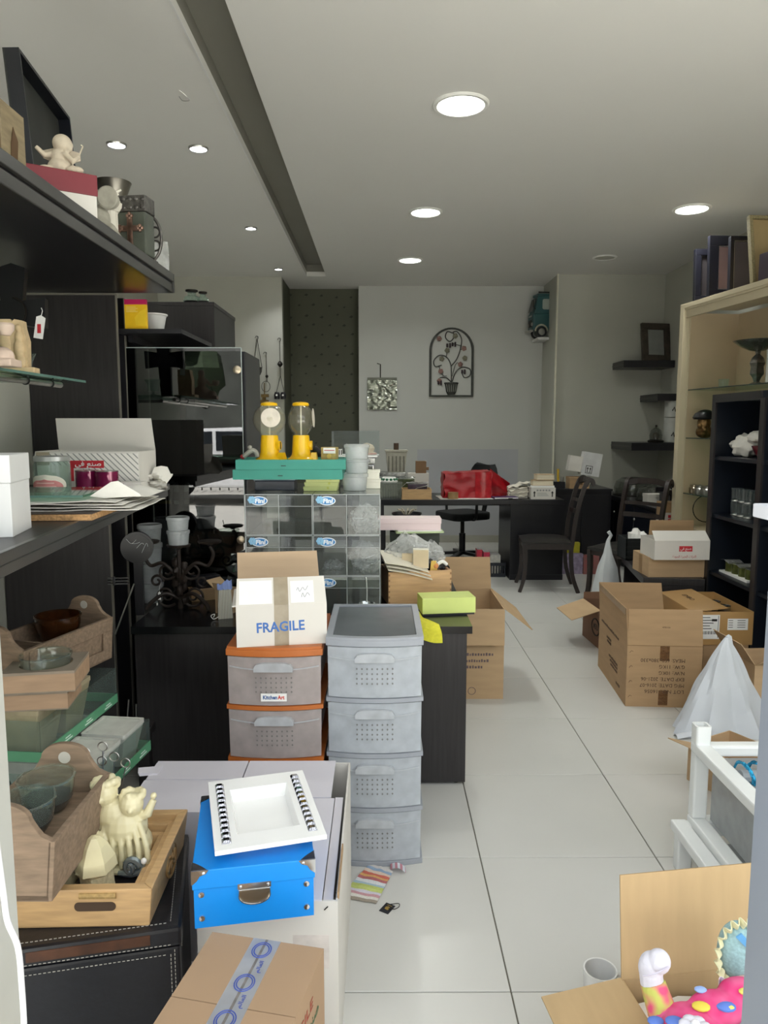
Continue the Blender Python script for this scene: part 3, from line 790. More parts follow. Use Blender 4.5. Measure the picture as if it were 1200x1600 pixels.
# glass jar with label
pj = (G(57, 770, ZM) + G(110, 770, ZM)) / 2
t = thing('glass_jar', 'clear glass jar with metal lid and round pink label beside the striped carton', 'jar', (pj.x + .0, 2.58, ZM))
pj = P(83, 770, 2.58); t.location.x = pj.x
r = 27 * 2.6 / 1150
hj = 64 * 2.6 / 1150
MB().shell([(r * .9, 0), (r, .012), (r, hj * .78), (r * .9, hj * .86), (r * .9, hj * .9)], .004, 32).build('body', clear('jar_glass', '#f2faf6', .12, body='#c9d2cc'), t)
MB().lathe([(r * .96, hj * .88), (r * .98, hj * .885), (r * .98, hj * .99), (r * .94, hj), (.0001, hj)], 32).build('lid', mat('grey_tin_lid', '#b9bbb8', .35, .5), t)
lb = MB().sheet(lambda u, v: ((r + .0008) * math.sin((u - .5) * 2.4 * math.sqrt(max(0, 1 - (2 * v - 1) ** 2))), -(r + .0008) * math.cos((u - .5) * 2.4 * math.sqrt(max(0, 1 - (2 * v - 1) ** 2))), .008 + v * hj * .52), 16, 14).build('label', mat('cream_label', '#e0dccb', .6), t)
lb2 = MB().sheet(lambda u, v: ((r + .0014) * math.sin((u - .5) * 2.0 * math.sqrt(max(0, 1 - (2 * v - 1) ** 2))), -(r + .0014) * math.cos((u - .5) * 2.0 * math.sqrt(max(0, 1 - (2 * v - 1) ** 2))), .012 + v * hj * .38), 16, 12).build('pink_print', mat('dusty_pink_print', '#c9827f', .6, var=.15, scale=40), lb)
for i in range(3):
    lbl = MB().sheet(lambda u, v, i=i: ((r + .002) * math.sin((u - .5) * (1.0 + .2 * (i == 1))), -(r + .002) * math.cos((u - .5) * (1.0 + .2 * (i == 1))), .026 + .013 * i + .004 * v), 8, 1).build('print_line', mat('pale_pink_print', '#e0b9b0', .6), lb)
# magenta glasses
MG = mat('magenta_glass', '#7a1746', .12, .25, var=.3, scale=7, coat=.6)
MGI = mat('silver_lining', '#8c7f80', .25, .7)
for px, y, lab in ((137, 2.68, 'magenta glass tumbler right behind the clear jar'), (168, 2.66, 'magenta glass tumbler in front of the striped carton')):
    q = P(px, 765, y)
    t = thing('tumbler', lab, 'glass', (q.x, y, ZM), group='magenta tumblers')
    rr = 17.5 * y / 1150
    MB().shell([(rr * .93, 0), (rr * .98, .004), (rr, rr * 2.15)], .004, 28).build('vessel', MG, t)
    MB().lathe([(rr * .95, rr * 2.1), (rr * 1.01, rr * 2.12), (rr * 1.01, rr * 2.18), (rr * .95, rr * 2.18)], 28).build('rim', MGI, t)
q = P(202, 768, 2.72)
t = thing('small_carton', 'small white printed carton beside the magenta tumblers', 'box', (q.x, 2.74, ZM), 0)
boxpart('body', CARDW, t, -.04, .045, -.02, .05, 0, .042, .001)
for x, z in ((-.03, .026), (-.03, .008)): boxpart('printed_square', INK, t, x, x + .011, -.0206, -.02, z, z + .011)
boxpart('printed_band', mat('grey_print', '#9a9a98', .6), t, -.01, .04, -.0206, -.02, .004, .009)
def crumple(m, w, d, h, nu=14, nv=14, seed=0, amp=.02, th=.001):
    def fn(u, v):
        n1 = noise.noise(Vector((u * 5 + seed, v * 5, seed * .7))); n2 = noise.noise(Vector((u * 11, v * 11 + seed, 3.1)))
        return ((u - .5) * w + amp * n2, (v - .5) * d + amp * .7 * n1, h * (.5 + .5 * n1) * (1 - .6 * max(abs(2 * u - 1), abs(2 * v - 1)) ** 3) + .3 * amp * abs(n2) + .003)
    m.sheet(fn, nu, nv, th)
q = P(236, 764, 2.9)
t = thing('paper_bag', 'crumpled empty white paper bag at the far end of the waist-high shelf', 'bag', (q.x + .012, 2.93, ZM))
PB = mat('crumpled_paper', '#d8d5cc', .75, var=.06, scale=20)
MB().sheet(lambda u, v: (-.04 + .08 * u + .02 * v, .0 + .03 * math.sin(5 * v + 3 * u), (.09 * v - .02 * abs(u - .5)) * (1 if .2 < u < .8 else .7) + .001), 8, 8, .001).build('sheet', PB, t)
MB().sheet(lambda u, v: (-.05 + .1 * u, -.02 - .02 * v + .03 * noise.noise(Vector((u * 4, v * 4, 2))), .03 * v + .012 * abs(noise.noise(Vector((u * 6, v * 6, 1)))) + .001), 8, 8, .001).build('sheet', PB, t)
# white carton tall at near end
a_ = G(24, 843, ZM)
t = thing('white_box', 'plain tall white box standing at the near end of the waist-high shelf', 'box', (a_.x - .145, a_.y + .09, ZM), .2)
hb = P(20, 712, a_.y).z - ZM
boxpart('body', WHITE, t, -.12, .11, -.08, .08, 0, hb * .66, .002); boxpart('lid', WHITE, t, -.122, .112, -.082, .082, hb * .66, hb, .002)
# chipboard offcut, folded paper, glass sheet on it
q = G(135, 816, ZM)
ang = math.atan2(MSD.x, MSD.y) * -1
t = thing('chipboard_offcut', 'raw chipboard offcut lying under the paper and glass sheet', 'board', (q.x - .19, q.y + .12, ZM), .06)
boxpart('core', mat('chipboard', '#b28a5c', .85, var=.3, scale=160, bump=.3, detail=2), t, -.2, .19, -.11, .16, .002, .018)
boxpart('veneer', mat('brown_veneer', '#3a2c26', .4), t, -.2, .19, -.11, .16, .0, .002); boxpart('veneer', mat('brown_veneer', '#3a2c26', .4), t, -.2, .19, -.11, .16, .018, .02)
t = thing('folded_paper', 'folded sheets of off-white wrapping paper lying on the chipboard', 'paper', (q.x - .15, q.y + .21, ZM + .02), .06)
for i in range(4):
    z = .004 + i * .007
    MB().sheet(lambda u, v, i=i, z=z: (-.22 + .47 * u - .02 * i * u, -.14 + .32 * v, z + .006 * noise.noise(Vector((u * 3 + i, v * 3, i))) ), 10, 8, .002).build('sheet', PB, t)
MB().sheet(lambda u, v: (.15 + .1 * u - .04 * v * (1 - u), -.1 + .05 * u, .03 + .05 * (1 - abs(2 * u - .9)) * v + .002), 8, 6, .001).build('raised_fold', PB, t)
MB().sheet(lambda u, v: (.14 + .12 * u, -.06 + .2 * v, .032 + .025 * math.sin(3.1 * v) * (1 - (2 * u - 1) ** 2)), 8, 8, .001).build('rolled_edge', PB, t)
t = thing('glass_sheet', 'loose rectangular glass sheet lying on the folded paper', 'glass', (q.x - .25, q.y + .2, ZM + .056), .06)
boxpart('pane', GLASSG, t, -.12, .2, -.12, .16, 0, .006)
boxpart('ground_edge', EDG, t, -.12, .2, -.1215, -.12, 0, .006)

# ================================================================== the long black counter
ZC = .67
CY0, CX1 = 2.87, .345
t = thing('counter', 'long low black counter with glossy top behind the plastic drawers', 'counter', (-.32, 2.87, 0))
def cx(x): return x + .32
GLOSSB = mat('black_gloss_top', '#0f0f12', .22, var=.2, scale=3)
boxpart('body', BLACK, t, cx(-.985), cx(CX1 - .012), .012, .85, .02, ZC - .03)
boxpart('top', GLOSSB, t, cx(-.995), cx(CX1 + .02), -.012, .88, ZC - .03, ZC)
boxpart('upright', BLACK, t, cx(.1), cx(CX1), 0, .012, .012, ZC - .03)
boxpart('front_panel', BLACK, t, cx(-.985), cx(.1), 0, .012, .03, ZC - .03)
for x in (-.96, .31): MB().lathe([(.012, 0), (.012, .02)], 10, c=(cx(x), .03, 0)).build('foot', DARKM, t)

# ------------------------------------------------------------------ glass fronted cabinet on the counter
gx0, gx1, gy = P(200, 600, 3.42).x, P(384, 700, 3.42).x, 3.42
gz1 = P(300, 544, gy).z
t = thing('glass_cabinet', 'black display cabinet with tall clear glass door on the counter', 'cabinet', (gx0, gy, ZC))
gw, gh = gx1 - gx0, gz1 - ZC
boxpart('back_panel', BLACK2, t, .02, gw - .0, .42, .44, 0, gh - .03)
boxpart('side_panel', BLACK2, t, gw - .02, gw - .0, .03, .42, 0, gh - .03)
boxpart('side_panel', BLACK2, t, .18, .2, .13, .42, 0, gh - .03)
boxpart('top_panel', BLACK2, t, .18, gw, .03, .44, gh - .03, gh - .012)
boxpart('shelf', BLACK2, t, .2, gw - .02, .06, .42, .40, .415)
boxpart('shelf', BLACK2, t, .2, gw - .02, .06, .42, .155, .167)
door = boxpart('glass_door', clear('door_glass', '#9a9ea0', .03, refl=2.6, rough=.01, ior=1.5, body='#303436'), t, 0, gw - .012, -.006, .002, .012, gh)
boxpart('polished_edge', mat('polished_glass_edge', '#b9c4c2', .15), door, 0, gw - .012, -.007, .003, gh, gh + .003)
boxpart('polished_edge', mat('polished_glass_edge', '#b9c4c2', .15), door, gw - .012, gw - .0095, -.007, .003, .012, gh)
for z in (P(370, 578, gy).z, P(376, 843, gy).z):
    c = P(371, 578, gy).x - gx0
    kn = MB().lathe([(.0001, -.003), (.017, -.003), (.0185, 0), (.0185, .008), (.012, .01), (.0001, .01)], 28, M=Matrix.Translation((c, -.008, z - ZC)) @ Matrix.Rotation(math.pi / 2, 4, 'X')).build('glass_clamp', BRASSY, door)
# things inside the cabinet
zs = ZC + .167
q = P(300, 850, 3.5)
t = thing('storage_tray', 'white plastic tray of small bottles on the cabinet shelf behind the candelabra', 'tray', (P(315, 850, 3.62).x, 3.66, zs), 0)
CRM = mat('cream_plastic', '#cfcfc0', .5)
for bx in ((-.15, .15, -.06, .06, 0, .004), (-.15, .15, -.06, -.056, 0, .1), (-.15, .15, .056, .06, 0, .1), (-.15, -.146, -.06, .06, 0, .1), (.146, .15, -.06, .06, 0, .1)): boxpart('wall' if bx[5] > .01 else 'bottom', CRM, t, *bx)
text('writing', 'LE', .035, mat('blue_ink', '#3b5f96', .6), t, face(.0, -.0606, .035))
for i, (x, hx, rr, nm, mm) in enumerate(((-.1, .15, .022, 'dark brown grey bottle standing in the white tray', 'dark_bottle'), (-.02, .16, .024, 'white rounded bottle standing in the white tray', 'white_bottle'), (.06, .13, .021, 'dark green bottle standing in the white tray', 'green_bottle'))):
    bt = thing('bottle', nm, 'bottle', (t.location.x + x, t.location.y, zs + .004), group='bottles in the cabinet tray')
    mm_ = mat(mm, {'dark_bottle': '#3c3a33', 'white_bottle': '#d8d6cc', 'green_bottle': '#2e332c'}[mm], .25)
    MB().lathe([(rr * .8, 0), (rr, .01), (rr, hx * .65), (rr * .8, hx * .8), (rr * .4, hx * .88), (rr * .4, hx * .93)], 18).build('body', mm_, bt)
    MB().lathe([(rr * .45, hx * .93), (rr * .45, hx), (.0001, hx)], 14).build('cap', mm_, bt)
tv = thing('gift_ball', 'round pink and yellow printed ball in the white tray', 'ball', (t.location.x + .02, t.location.y - .034, zs + .07))
MB().ball((0, 0, 0), .022, 16).build('shell', mat('pink_yellow_print', '#d07a86', .4, hex2='#d8b648', scale=40), tv)
MB().tube([Vector((.0225 * math.cos(a), .0225 * math.sin(a), 0)) for a in [2 * math.pi * i / 20 for i in range(20)]], .002, 6, closed=True).build('seam', PAPER, tv)
zs2 = ZC + .415
q = P(272, 745, 3.5)
t = thing('helmet_visor', 'white rounded visor object on the upper shelf behind the cabinet glass', 'visor', (P(282, 760, 3.6).x, 3.62, zs2), 0)
MB().lathe([(.055, 0), (.06, .03), (.055, .07), (.035, .1), (.0001, .112)], 24).build('shell', WHITE, t)
MB().sheet(lambda u, v: (.063 * math.sin(-1 + 2 * u), -.063 * math.cos(-1 + 2 * u), .02 + .04 * v), 10, 3, .002).build('shield', clear('smoke_visor', '#7a8288', .3, body='#565c60'), t)
boxpart('strap', DARKM, t, -.035, -.025, -.067, -.05, 0, .1)
t = thing('gift_bag', 'small clear gift bag with a yellow base on the upper shelf behind the cabinet glass', 'bag', (P(245, 745, 3.6).x + .02, 3.62, zs2), 0)
boxpart('base', mat('yellow_card', '#d5c332', .5), t, -.05, .06, -.03, .03, 0, .015)
MB().sheet(lambda u, v: (-.05 + .11 * u, .02 * math.sin(6 * u + 4 * v), .015 + .1 * v), 10, 8, .001).build('film', WRAP, t)
boxpart('brown_filling', mat('brown_filling', '#6b4638', .7, var=.3, scale=60), t, -.03, .03, -.02, .02, .015, .06)

# ------------------------------------------------------------------ in front of the glass, on the counter
q = G(285, 940, ZC)
t = thing('candelabra', 'rusty wrought iron candelabra with scrolls on the counter before the glass door', 'candelabra', (q.x + .03, 3.16, ZC), 0)
t.location.x = P(282, 940, 3.16).x
def scroll(m, c, r0, a0, turns, sgn=1, r=.006, n=26, end=.25):
    pts = []
    for i in range(n):
        u = i / (n - 1); rr = r0 * (1 - (1 - end) * u); a = a0 + sgn * turns * 2 * math.pi * u
        pts.append(Vector((c[0] + rr * math.cos(a), c[1], c[2] + rr * math.sin(a))))
    m.tube(pts, [r * (1 - .25 * i / n) for i in range(n)], 8)
MB().tube([(0, 0, .0), (0, 0, .26)], [.012, .008], 10).build('stem', IRON, t)
lv = MB()
for i in range(10):
    a = i * 2.4; z = .04 + .018 * i
    lv.ball((.02 * math.cos(a), .018 * math.sin(a), z), .018, 10, (.9, .8, 1.3), wob=.4, seed=i)
lv.build('leaf_cluster', IRON, t)
for s_ in (-1, 1):
    m = MB()
    scroll(m, (s_ * .055, 0, .165), .042, math.pi / 2 + s_ * 1.4, 1.4, s_); m.build('scroll', IRON, t)
    m = MB(); scroll(m, (s_ * .06, 0, .055), .05, -math.pi / 2 - s_ * .8, 1.3, s_); m.build('scroll', IRON, t)
    m = MB(); scroll(m, (s_ * .1, 0, .12), .03, 0, 1.2, -s_); m.build('scroll', IRON, t)
    m = MB(); m.tube(smooth_path([(s_ * .01, 0, .14), (s_ * .07, 0, .2), (s_ * .125, 0, .19), (s_ * .15, -.0, .24), (s_ * .135, 0, .275)], 6), .008, 8); m.build('arm', IRON, t)
    MB().tube(smooth_path([(0, 0, .04), (s_ * .06, -.02, .07), (s_ * .12, -.04, .03), (s_ * .135, -.05, .006)], 6), .009, 8).build('foot', IRON, t)
for (x, z) in ((0, .262), (.135, .278), (-.135, .278)):
    cp = MB().lathe([(.008, z), (.02, z + .008), (.048, z + .012), (.052, z + .02), (.048, z + .022), (.0001, z + .016)], 26, c=(x, 0, 0)).build('candle_cup', IRON, t)
    MB().tube([(x - .045, 0, z + .02), (x - .05, 0, z + .045)], .002, 5).build('pricket', IRON, cp)
tg = MB().prism([(-.088, .045), (-.076, .045), (-.076, .075), (-.082, .082), (-.088, .075)], 0, .001, upright(-.03)).build('price_tag', PAPER, t)
MB().tube([(-.082, -.03, .08), (-.082, -.025, .1), (-.075, -.02, .12)], .0008, 4).build('tag_thread', PAPER, tg)
CAND = t
FROST = clear('frosted_clear_plastic', '#f8fafa', .36, rough=.2, body='#f4f6f6')
def tub(loc, r, h, label, group, m=FROST):
    t = thing('plastic_tub', label, 'tub', loc, group=group)
    MB().shell([(r * .88, 0), (r * .9, .004), (r, h * .8)], .002, 28).build('body', m, t)
    MB().lathe([(r * 1.0, h * .76), (r * 1.06, h * .78), (r * 1.06, h * .96), (r * .98, h), (r * .9, h * .97), (.0001, h * .97)], 28).build('lid', m, t)
    return t
cupz = ZC + .262 + .022
tub((CAND.location.x, 3.16, cupz), .047, .062, 'small frosted plastic tub standing on the candelabra middle cup', 'tubs by the candelabra')
tub((CAND.location.x, 3.16, cupz + .0625), .047, .058, 'small frosted plastic tub, upper one on the candelabra middle cup', 'tubs by the candelabra')
# behind left: stack of bigger tubs and a black pan
xb = P(233, 860, 3.21).x
z = ZC
for i, hh in enumerate((.09, .09, .09, .085)):
    tub((xb - .02, 3.29, z), .052, hh, ('frosted plastic tub at the foot of the stack beside the candelabra', 'frosted plastic tub second up in the stack beside the candelabra', 'frosted plastic tub third up in the stack beside the candelabra', 'frosted plastic tub on top of the stack beside the candelabra')[i], 'tubs by the candelabra')
    z += hh
q = P(227, 860, 3.08)
t = thing('round_tin', 'black round tin wrapped in clear film standing on edge beside the candelabra', 'tin', (q.x - .02, 3.04, ZC), rot=(0, 0, .2))
ri = .066
zc_ = P(227, 852, 3.09).z - ZC
boxpart('stand', BLACK2, t, -.018, .018, .0, .03, 0, zc_ - ri + .004)
for k, (r0, y) in enumerate(((1, 0), (.86, -.006), (.7, -.009), (.5, -.011))):
    MB().lathe([(.0001, 0), (ri * r0, 0), (ri * r0, .02 - .003 * k), (.0001, .022 - .003 * k)], 32, M=Matrix.Translation((0, y + .008, zc_)) @ Matrix.Rotation(math.pi / 2, 4, 'X')).build('ring' if k else 'body', mat('black_tin', '#08090c', .35), t)
for i in range(4): MB().tube(smooth_path([(-.04 + .02 * i, -.024, zc_ + .04 - .02 * i), (-.02 + .02 * i, -.026, zc_ + .02), (.0 + .015 * i, -.024, zc_ + .035 - .01 * i)], 4), .0008, 4).build('film_crease', mat('bright_crease', '#d9dddd', .15), t)
# kraft box with black box on top
loc, rz, w = front((299, 941), (347, 936), ZC, .08)
t = plainbox('kraft_box', 'small kraft box with a square stamp under the black box', (loc.x, loc.y, ZC), rz, w, .075, .055, CARD, lidh=.015)
boxpart('stamp', mat('lilac_stamp', '#c2a9bd', .6), t, -w * .22, -w * .12, -.0385, -.037, .018, .03)
KB = (loc, rz)
t = plainbox('black_box', 'small black gift box lying on the kraft box', (loc.x + .005, loc.y + .005, ZC + .055), rz + .1, w * .85, .07, .055, mat('black_card', '#17161c', .35), lidh=.02)
# striped gift bag and open kraft carton
q = G(352, 962, ZC)
t = thing('gift_bag', 'striped gift bag with curled ribbon beside the white carton', 'bag', (P(352, 965, 3.0).x, 3.0, ZC), .3)
MB().taper(.06, .04, .05, .03, 0, .12).build('pouch', striped('bag_stripes', ['#8b8a80', '#c8c6ba'], 0, 160, .7), t)
MB().tube(smooth_path([(-.03, -.02, .01), (-.05, -.03, .005), (-.06, -.03, .02), (-.045, -.03, .025), (-.05, -.03, .012)], 6), .0015, 5).build('ribbon', PAPER, t)
MB().sheet(lambda u, v: (-.03 + .06 * u, -.01 + .02 * v, .12 + .035 * v * (1 if u > .4 else .6) + .004 * math.sin(20 * u)), 10, 4, .001).build('tissue', mat('blue_tissue', '#7f93c8', .7), t)
t = carton('carton', 'little open kraft carton leaning by the striped gift bag', (P(348, 925, 3.08).x + .02, 3.1, ZC), -.5, .07, .09, .10, CARD2, None, (('l', 55, .06), ('f', 30, .04)))
# ================================================================== plastic drawer units
def arc_outline(w, d, bulge, n=10, inset=0.):
    pts = [(w / 2 - inset, d / 2 - inset), (-w / 2 + inset, d / 2 - inset)]
    for i in range(n + 1):
        u = i / n; x = -w / 2 + inset + (w - 2 * inset) * u
        pts.append((x, -d / 2 + inset - bulge * (1 - (2 * u - 1) ** 2)))
    return pts
def drawer_unit(label, loc, rz, w, d, h, n, fm, dm, hm, top_rim, bulge=.022, flush_last=True):
    t = thing('drawer_unit', label, 'drawers', loc, rz)
    lid = .03; foot = .018; gap = .016
    MB().prism(arc_outline(w, d, bulge), 0, foot).build('base', fm, t, .002)
    MB().prism(arc_outline(w, d, bulge), h - lid, h - .008).build('top', fm, t, .003)
    if top_rim:
        o = arc_outline(w, d, bulge); i_ = arc_outline(w, d, bulge, inset=.022)
        MB().ring(o, i_, h - .008, h).build('top_rim', fm, t)
        MB().prism(i_, h - .008, h - .005).build('top_inlay', mat('smoky_top', '#63676b', .12, var=.15, scale=5), t)
    else:
        MB().prism(arc_outline(w, d, bulge, inset=.004), h - .008, h).build('top_plate', fm, t)
    for sx in (-1, 1):
        boxpart('post', fm, t, sx * (w / 2 - .004) - .004, sx * (w / 2 - .004) + .004, d / 2 - .06, d / 2, foot, h - lid)
    boxpart('back', dm, t, -w / 2 + .01, w / 2 - .01, d / 2 - .006, d / 2 - .002, foot, h - lid)
    dh = (h - lid - foot - gap * (n - 1)) / n
    holes_mesh = handle_mesh = None
    for k in range(n):
        z0 = foot + k * (dh + gap)
        if k: MB().prism(arc_outline(w, d, bulge), z0 - gap + .001, z0 - .001).build('divider', fm, t)
        dr = node('drawer', t, (0, 0, z0))
        hh = dh - .004; bw = w - .012
        def yf(x): return -d / 2 - bulge * (1 - (2 * x / w) ** 2) + .003
        MB().sheet(lambda u, v: ((u - .5) * bw * (1 - .012 * (1 - v)), yf((u - .5) * bw), .002 + hh * v), 16, 2, .003).build('front', dm, dr)
        m = MB()
        for sx in (-1, 1):
            m.hexa([(sx * bw * .44 - .001, -d / 2 + .004, .006), (sx * bw * .44 + .001, -d / 2 + .004, .006), (sx * bw * .44 + .001, d / 2 - .02, .006), (sx * bw * .44 - .001, d / 2 - .02, .006)],
                   [(sx * bw * .48 - .001, -d / 2 + .004, hh * .8), (sx * bw * .48 + .001, -d / 2 + .004, hh * .8), (sx * bw * .48 + .001, d / 2 - .02, hh * .8), (sx * bw * .48 - .001, d / 2 - .02, hh * .8)])
        m.box(-bw * .44, bw * .44, -d / 2 + .004, d / 2 - .02, .004, .007)
        m.hexa([(-bw * .44, d / 2 - .022, .006), (bw * .44, d / 2 - .022, .006), (bw * .44, d / 2 - .02, .006), (-bw * .44, d / 2 - .02, .006)], [(-bw * .48, d / 2 - .022, hh * .8), (bw * .48, d / 2 - .022, hh * .8), (bw * .48, d / 2 - .02, hh * .8), (-bw * .48, d / 2 - .02, hh * .8)])
        m.build('tray', dm, dr)
        # moulded lip line and grip
        lip = MB().sheet(lambda u, v: ((u - .5) * bw * .96, yf((u - .5) * bw * .96) - .0035, hh * (.80 - .06 * (1 - (2 * u - 1) ** 2)) + .004 * v), 16, 1, .0015).build('lip', hm, dr)
        wv = w * .40
        grip = [(-wv / 2, 0), (wv / 2, 0), (wv / 2, .014), (wv / 2 - .008, .024), (wv / 2 - .03, .029), (-wv / 2 + .03, .029), (-wv / 2 + .008, .024), (-wv / 2, .014)]
        MB().prism(grip, 0, .016, upright(yf(0) + .003, 0, hh * .735)).build('handle', hm, dr)
        hs = MB()
        for r in range(4):
            for c in range(8):
                x = (c - 3.5) * w * .052; z = hh * (.30 + .098 * r)
                s = .0032
                y = yf(x) - .0035
                hs.add([(x - s, y, z), (x, y, z - s * 1.25), (x + s, y, z), (x, y, z + s * 1.25), (x - s, y + .0008, z), (x, y + .0008, z - s * 1.25), (x + s, y + .0008, z), (x, y + .0008, z + s * 1.25)], [(0, 1, 2, 3), (7, 6, 5, 4), (0, 4, 5, 1), (1, 5, 6, 2), (2, 6, 7, 3), (3, 7, 4, 0)])
        o = hs.build('vent_holes', mat('hole_shadow_grey', '#7d7c78', .8), dr); o['kind'] = 'stuff'
    return t, dh, foot, gap
GREYP = mat('grey_plastic', '#999da4', .35, var=.05)
FDG = clear('frosted_grey_drawer', '#eef2f6', .62, rough=.3, body='#e6eaee', refl=.6)
ORANGEP = mat('orange_plastic', '#b5652a', .4, var=.08)
FDO = clear('frosted_smoke_drawer', '#f0e6e2', .6, rough=.3, body='#ded6d3', refl=.6)
HGR = clear('milky_grip', '#f4f6f8', .8, rough=.3, body='#d9dcdf')
a, b = G(512, 1350, 0), G(660, 1350, 0)
gwid = b.x - a.x; gy0 = a.y + .004
drawer_unit('grey plastic drawer unit with four frosted drawers, smoky lid', ((a.x + b.x) / 2, gy0 + .22, 0), 0, gwid, .44, .785, 4, GREYP, FDG, HGR, True)
DU_X = a.x
a2 = P(351, 1010, gy0 + .0)
ow = DU_X - .012 - a2.x
t, dh, foot, gap = drawer_unit('orange framed plastic drawer unit with smoky drawers under the white carton', ((a2.x + DU_X) / 2 - .004, gy0 + .215, 0), 0, ow, .43, .752, 4, ORANGEP, FDO, HGR, False)
OUX, OUY, OUH = t.location.x, t.location.y, .752
zl = foot + 3 * (dh + gap)
lbl = boxpart('brand_label', PAPER, t, -.042, .042, -.43 / 2 - .0245, -.43 / 2 - .0225, zl + .018, zl + .044)
BLUEI = mat('blue_ink', '#3b5f96', .6)
text('label_writing', 'Kitchen', .018, BLUEI, lbl, face(-.012, -.43 / 2 - .025, zl + .031), .046, bold=.0006)
text('label_writing', 'Art', .018, mat('orange_red_ink', '#d0432e', .6), lbl, face(.024, -.43 / 2 - .025, zl + .031), .022, bold=.0006)
# white FRAGILE carton
loc, rz, w = front((370, 1012), (511, 1005), OUH, .26)
t = carton('carton', 'open white carton marked FRAGILE on top of the orange framed drawers', (loc.x, loc.y, OUH), rz, w, .26, .135, CARDW, CARD2, (('f', -38, .10), ('l', 100, .012)))
fl = MB().hexa([(-w / 2, 0, 0), (w / 2, 0, 0), (w / 2, .004, 0), (-w / 2, .004, 0)], [(-w / 2, -.0, .13), (w / 2 - .01, 0, .13), (w / 2 - .01, .004, .13), (-w / 2, .004, .13)], Matrix.Translation((0, .13, .135)) @ Matrix.Rotation(math.radians(-4), 4, 'X')).build('flap', mat('pale_brown_card', '#bda487', .8, var=.04, scale=6, stretch=(1, 1, 6)), t)
text('writing', 'FRAGILE', .046, mat('stencil_blue', '#3f6cb0', .6), t, face(-.005, -.1306, .062) @ Matrix.Rotation(.03, 4, 'Z'), w * .53, bold=.001)
boxpart('tape', TAPE, t, -.025, .022, -.1305, -.13, .0, .135)
nb = Matrix.Translation((0, -.13, .135)) @ Matrix.Rotation(math.radians(-38), 4, 'X')
MB().box(-.025, .022, -.0006, 0, 0, .1, nb).build('tape', TAPE, t)
MB().box(-w / 2 + .01, -.03, -.0006, 0, .006, .09, nb).build('paper_label', PAPER, t)
lab = MB().box(.03, w / 2 - .04, -.0006, 0, .006, .085, nb).build('paper_label', PAPER, t)
sc_ = smooth_path([(.05, -.001, .05), (.055, -.001, .06), (.06, -.001, .045), (.07, -.001, .06), (.078, -.001, .05), (.088, -.001, .066)], 5)
MB().tube(sc_, .0007, 4, nb).build('handwriting', mat('pencil_grey', '#6a6e80', .7), lab)
sc_ = smooth_path([(.065, -.001, .025), (.07, -.001, .04), (.075, -.001, .025), (.085, -.001, .04), (.092, -.001, .03)], 5)
MB().tube(sc_, .0007, 4, nb).build('handwriting', mat('pencil_grey', '#6a6e80', .7), lab)

# ================================================================== acrylic sweet dispensers
fa, fb = P(386, 940, 3.02), P(595, 940, 3.02)
FW = (fb.x - fa.x) / 2; FH = .172; FD = .56; FY = 3.02
EDGEA = mat('bright_acrylic_edge', '#a9aeae', .25)
def dispenser(x, z, label, empty=False):
    t = thing('acrylic_dispenser', label, 'dispenser', (x, FY, z), group='stacked acrylic dispensers')
    w, h, d, e = FW - .002, FH - .0015, FD, .003
    boxpart('back', ACRYL, t, 0, w, d - e, d, 0, h)
    boxpart('bottom', ACRYL, t, 0, w, 0, d - e, 0, e)
    boxpart('top', ACRYL, t, 0, w, 0, d - e, h - e, h)
    for q in (0, w - e): boxpart('side', ACRYL, t, q, q + e, 0, d - e, e, h - e)
    boxpart('divider', ACRYL, t, w / 2 - e / 2, w / 2 + e / 2, .004, d - e, e, h - e)
    for q in (0, w / 2 + e / 2):
        boxpart('fixed_front', ACRYL, t, q + e, q + w / 2 - e, .0, e, e, h * .72)
        MB().hexa([(q + e, 0, h * .70), (q + w / 2 - e, 0, h * .70), (q + w / 2 - e, .003, h * .70), (q + e, .003, h * .70)], [(q + e, .012, h - e), (q + w / 2 - e, .012, h - e), (q + w / 2 - e, .015, h - e), (q + e, .015, h - e)]).build('hinged_lid', ACRYL, t)
    m = MB()
    for q in (0, w / 2 - .0015, w - .003): m.box(q, q + .003, -.001, 0, 0, h)
    for q in (0, h - .003): m.box(0, w, -.001, 0, q, q + .003)
    m.box(0, w, -.001, 0, h * .70, h * .70 + .0018)
    m.build('polished_edges', EDGEA, t)
    lg = node('logo_sticker', t, (0, 0, 0))
    c = (w * .21, h * .84)
    MB().prism([(c[0] + .036 * math.cos(a) , c[1] + .019 * math.sin(a)) for a in [2 * math.pi * i / 24 for i in range(24)]], 0, .0006, upright(-.002)).build('white_oval', mat('sticker_white', '#e8f0f6', .4), lg)
    MB().prism([(c[0] + .032 * math.cos(a) , c[1] + .015 * math.sin(a)) for a in [2 * math.pi * i / 24 for i in range(24)]], 0, .0006, upright(-.0026)).build('blue_oval', mat('sticker_blue', '#2f7fc0', .4), lg)
    fl_ = MB()
    for i in range(6):
        a = i * math.pi / 3; fl_.ball((c[0] - .03 + .009 * math.cos(a), -.0035, c[1] + .004 + .009 * math.sin(a)), .0075, 8, (1, .12, 1))
    fl_.build('splash', mat('sticker_sky', '#8fc4e4', .4), lg)
    text('logo_writing', 'Fini', .026, mat('sticker_white', '#e8f0f6', .4), lg, face(c[0] + .003, -.0034, c[1] - .001), .042, bold=.0012, shear=.1)
    return t
rows = ('bottom', 'middle', 'top')
for r in range(3):
    for c in range(2):
        dispenser(fa.x + c * FW, ZC + r * FH, 'clear acrylic sweet dispenser in the %s row, %s' % (rows[r], 'beside the glass cabinet' if c == 0 else 'on the wooden crate side'))
FZ = ZC + 3 * FH
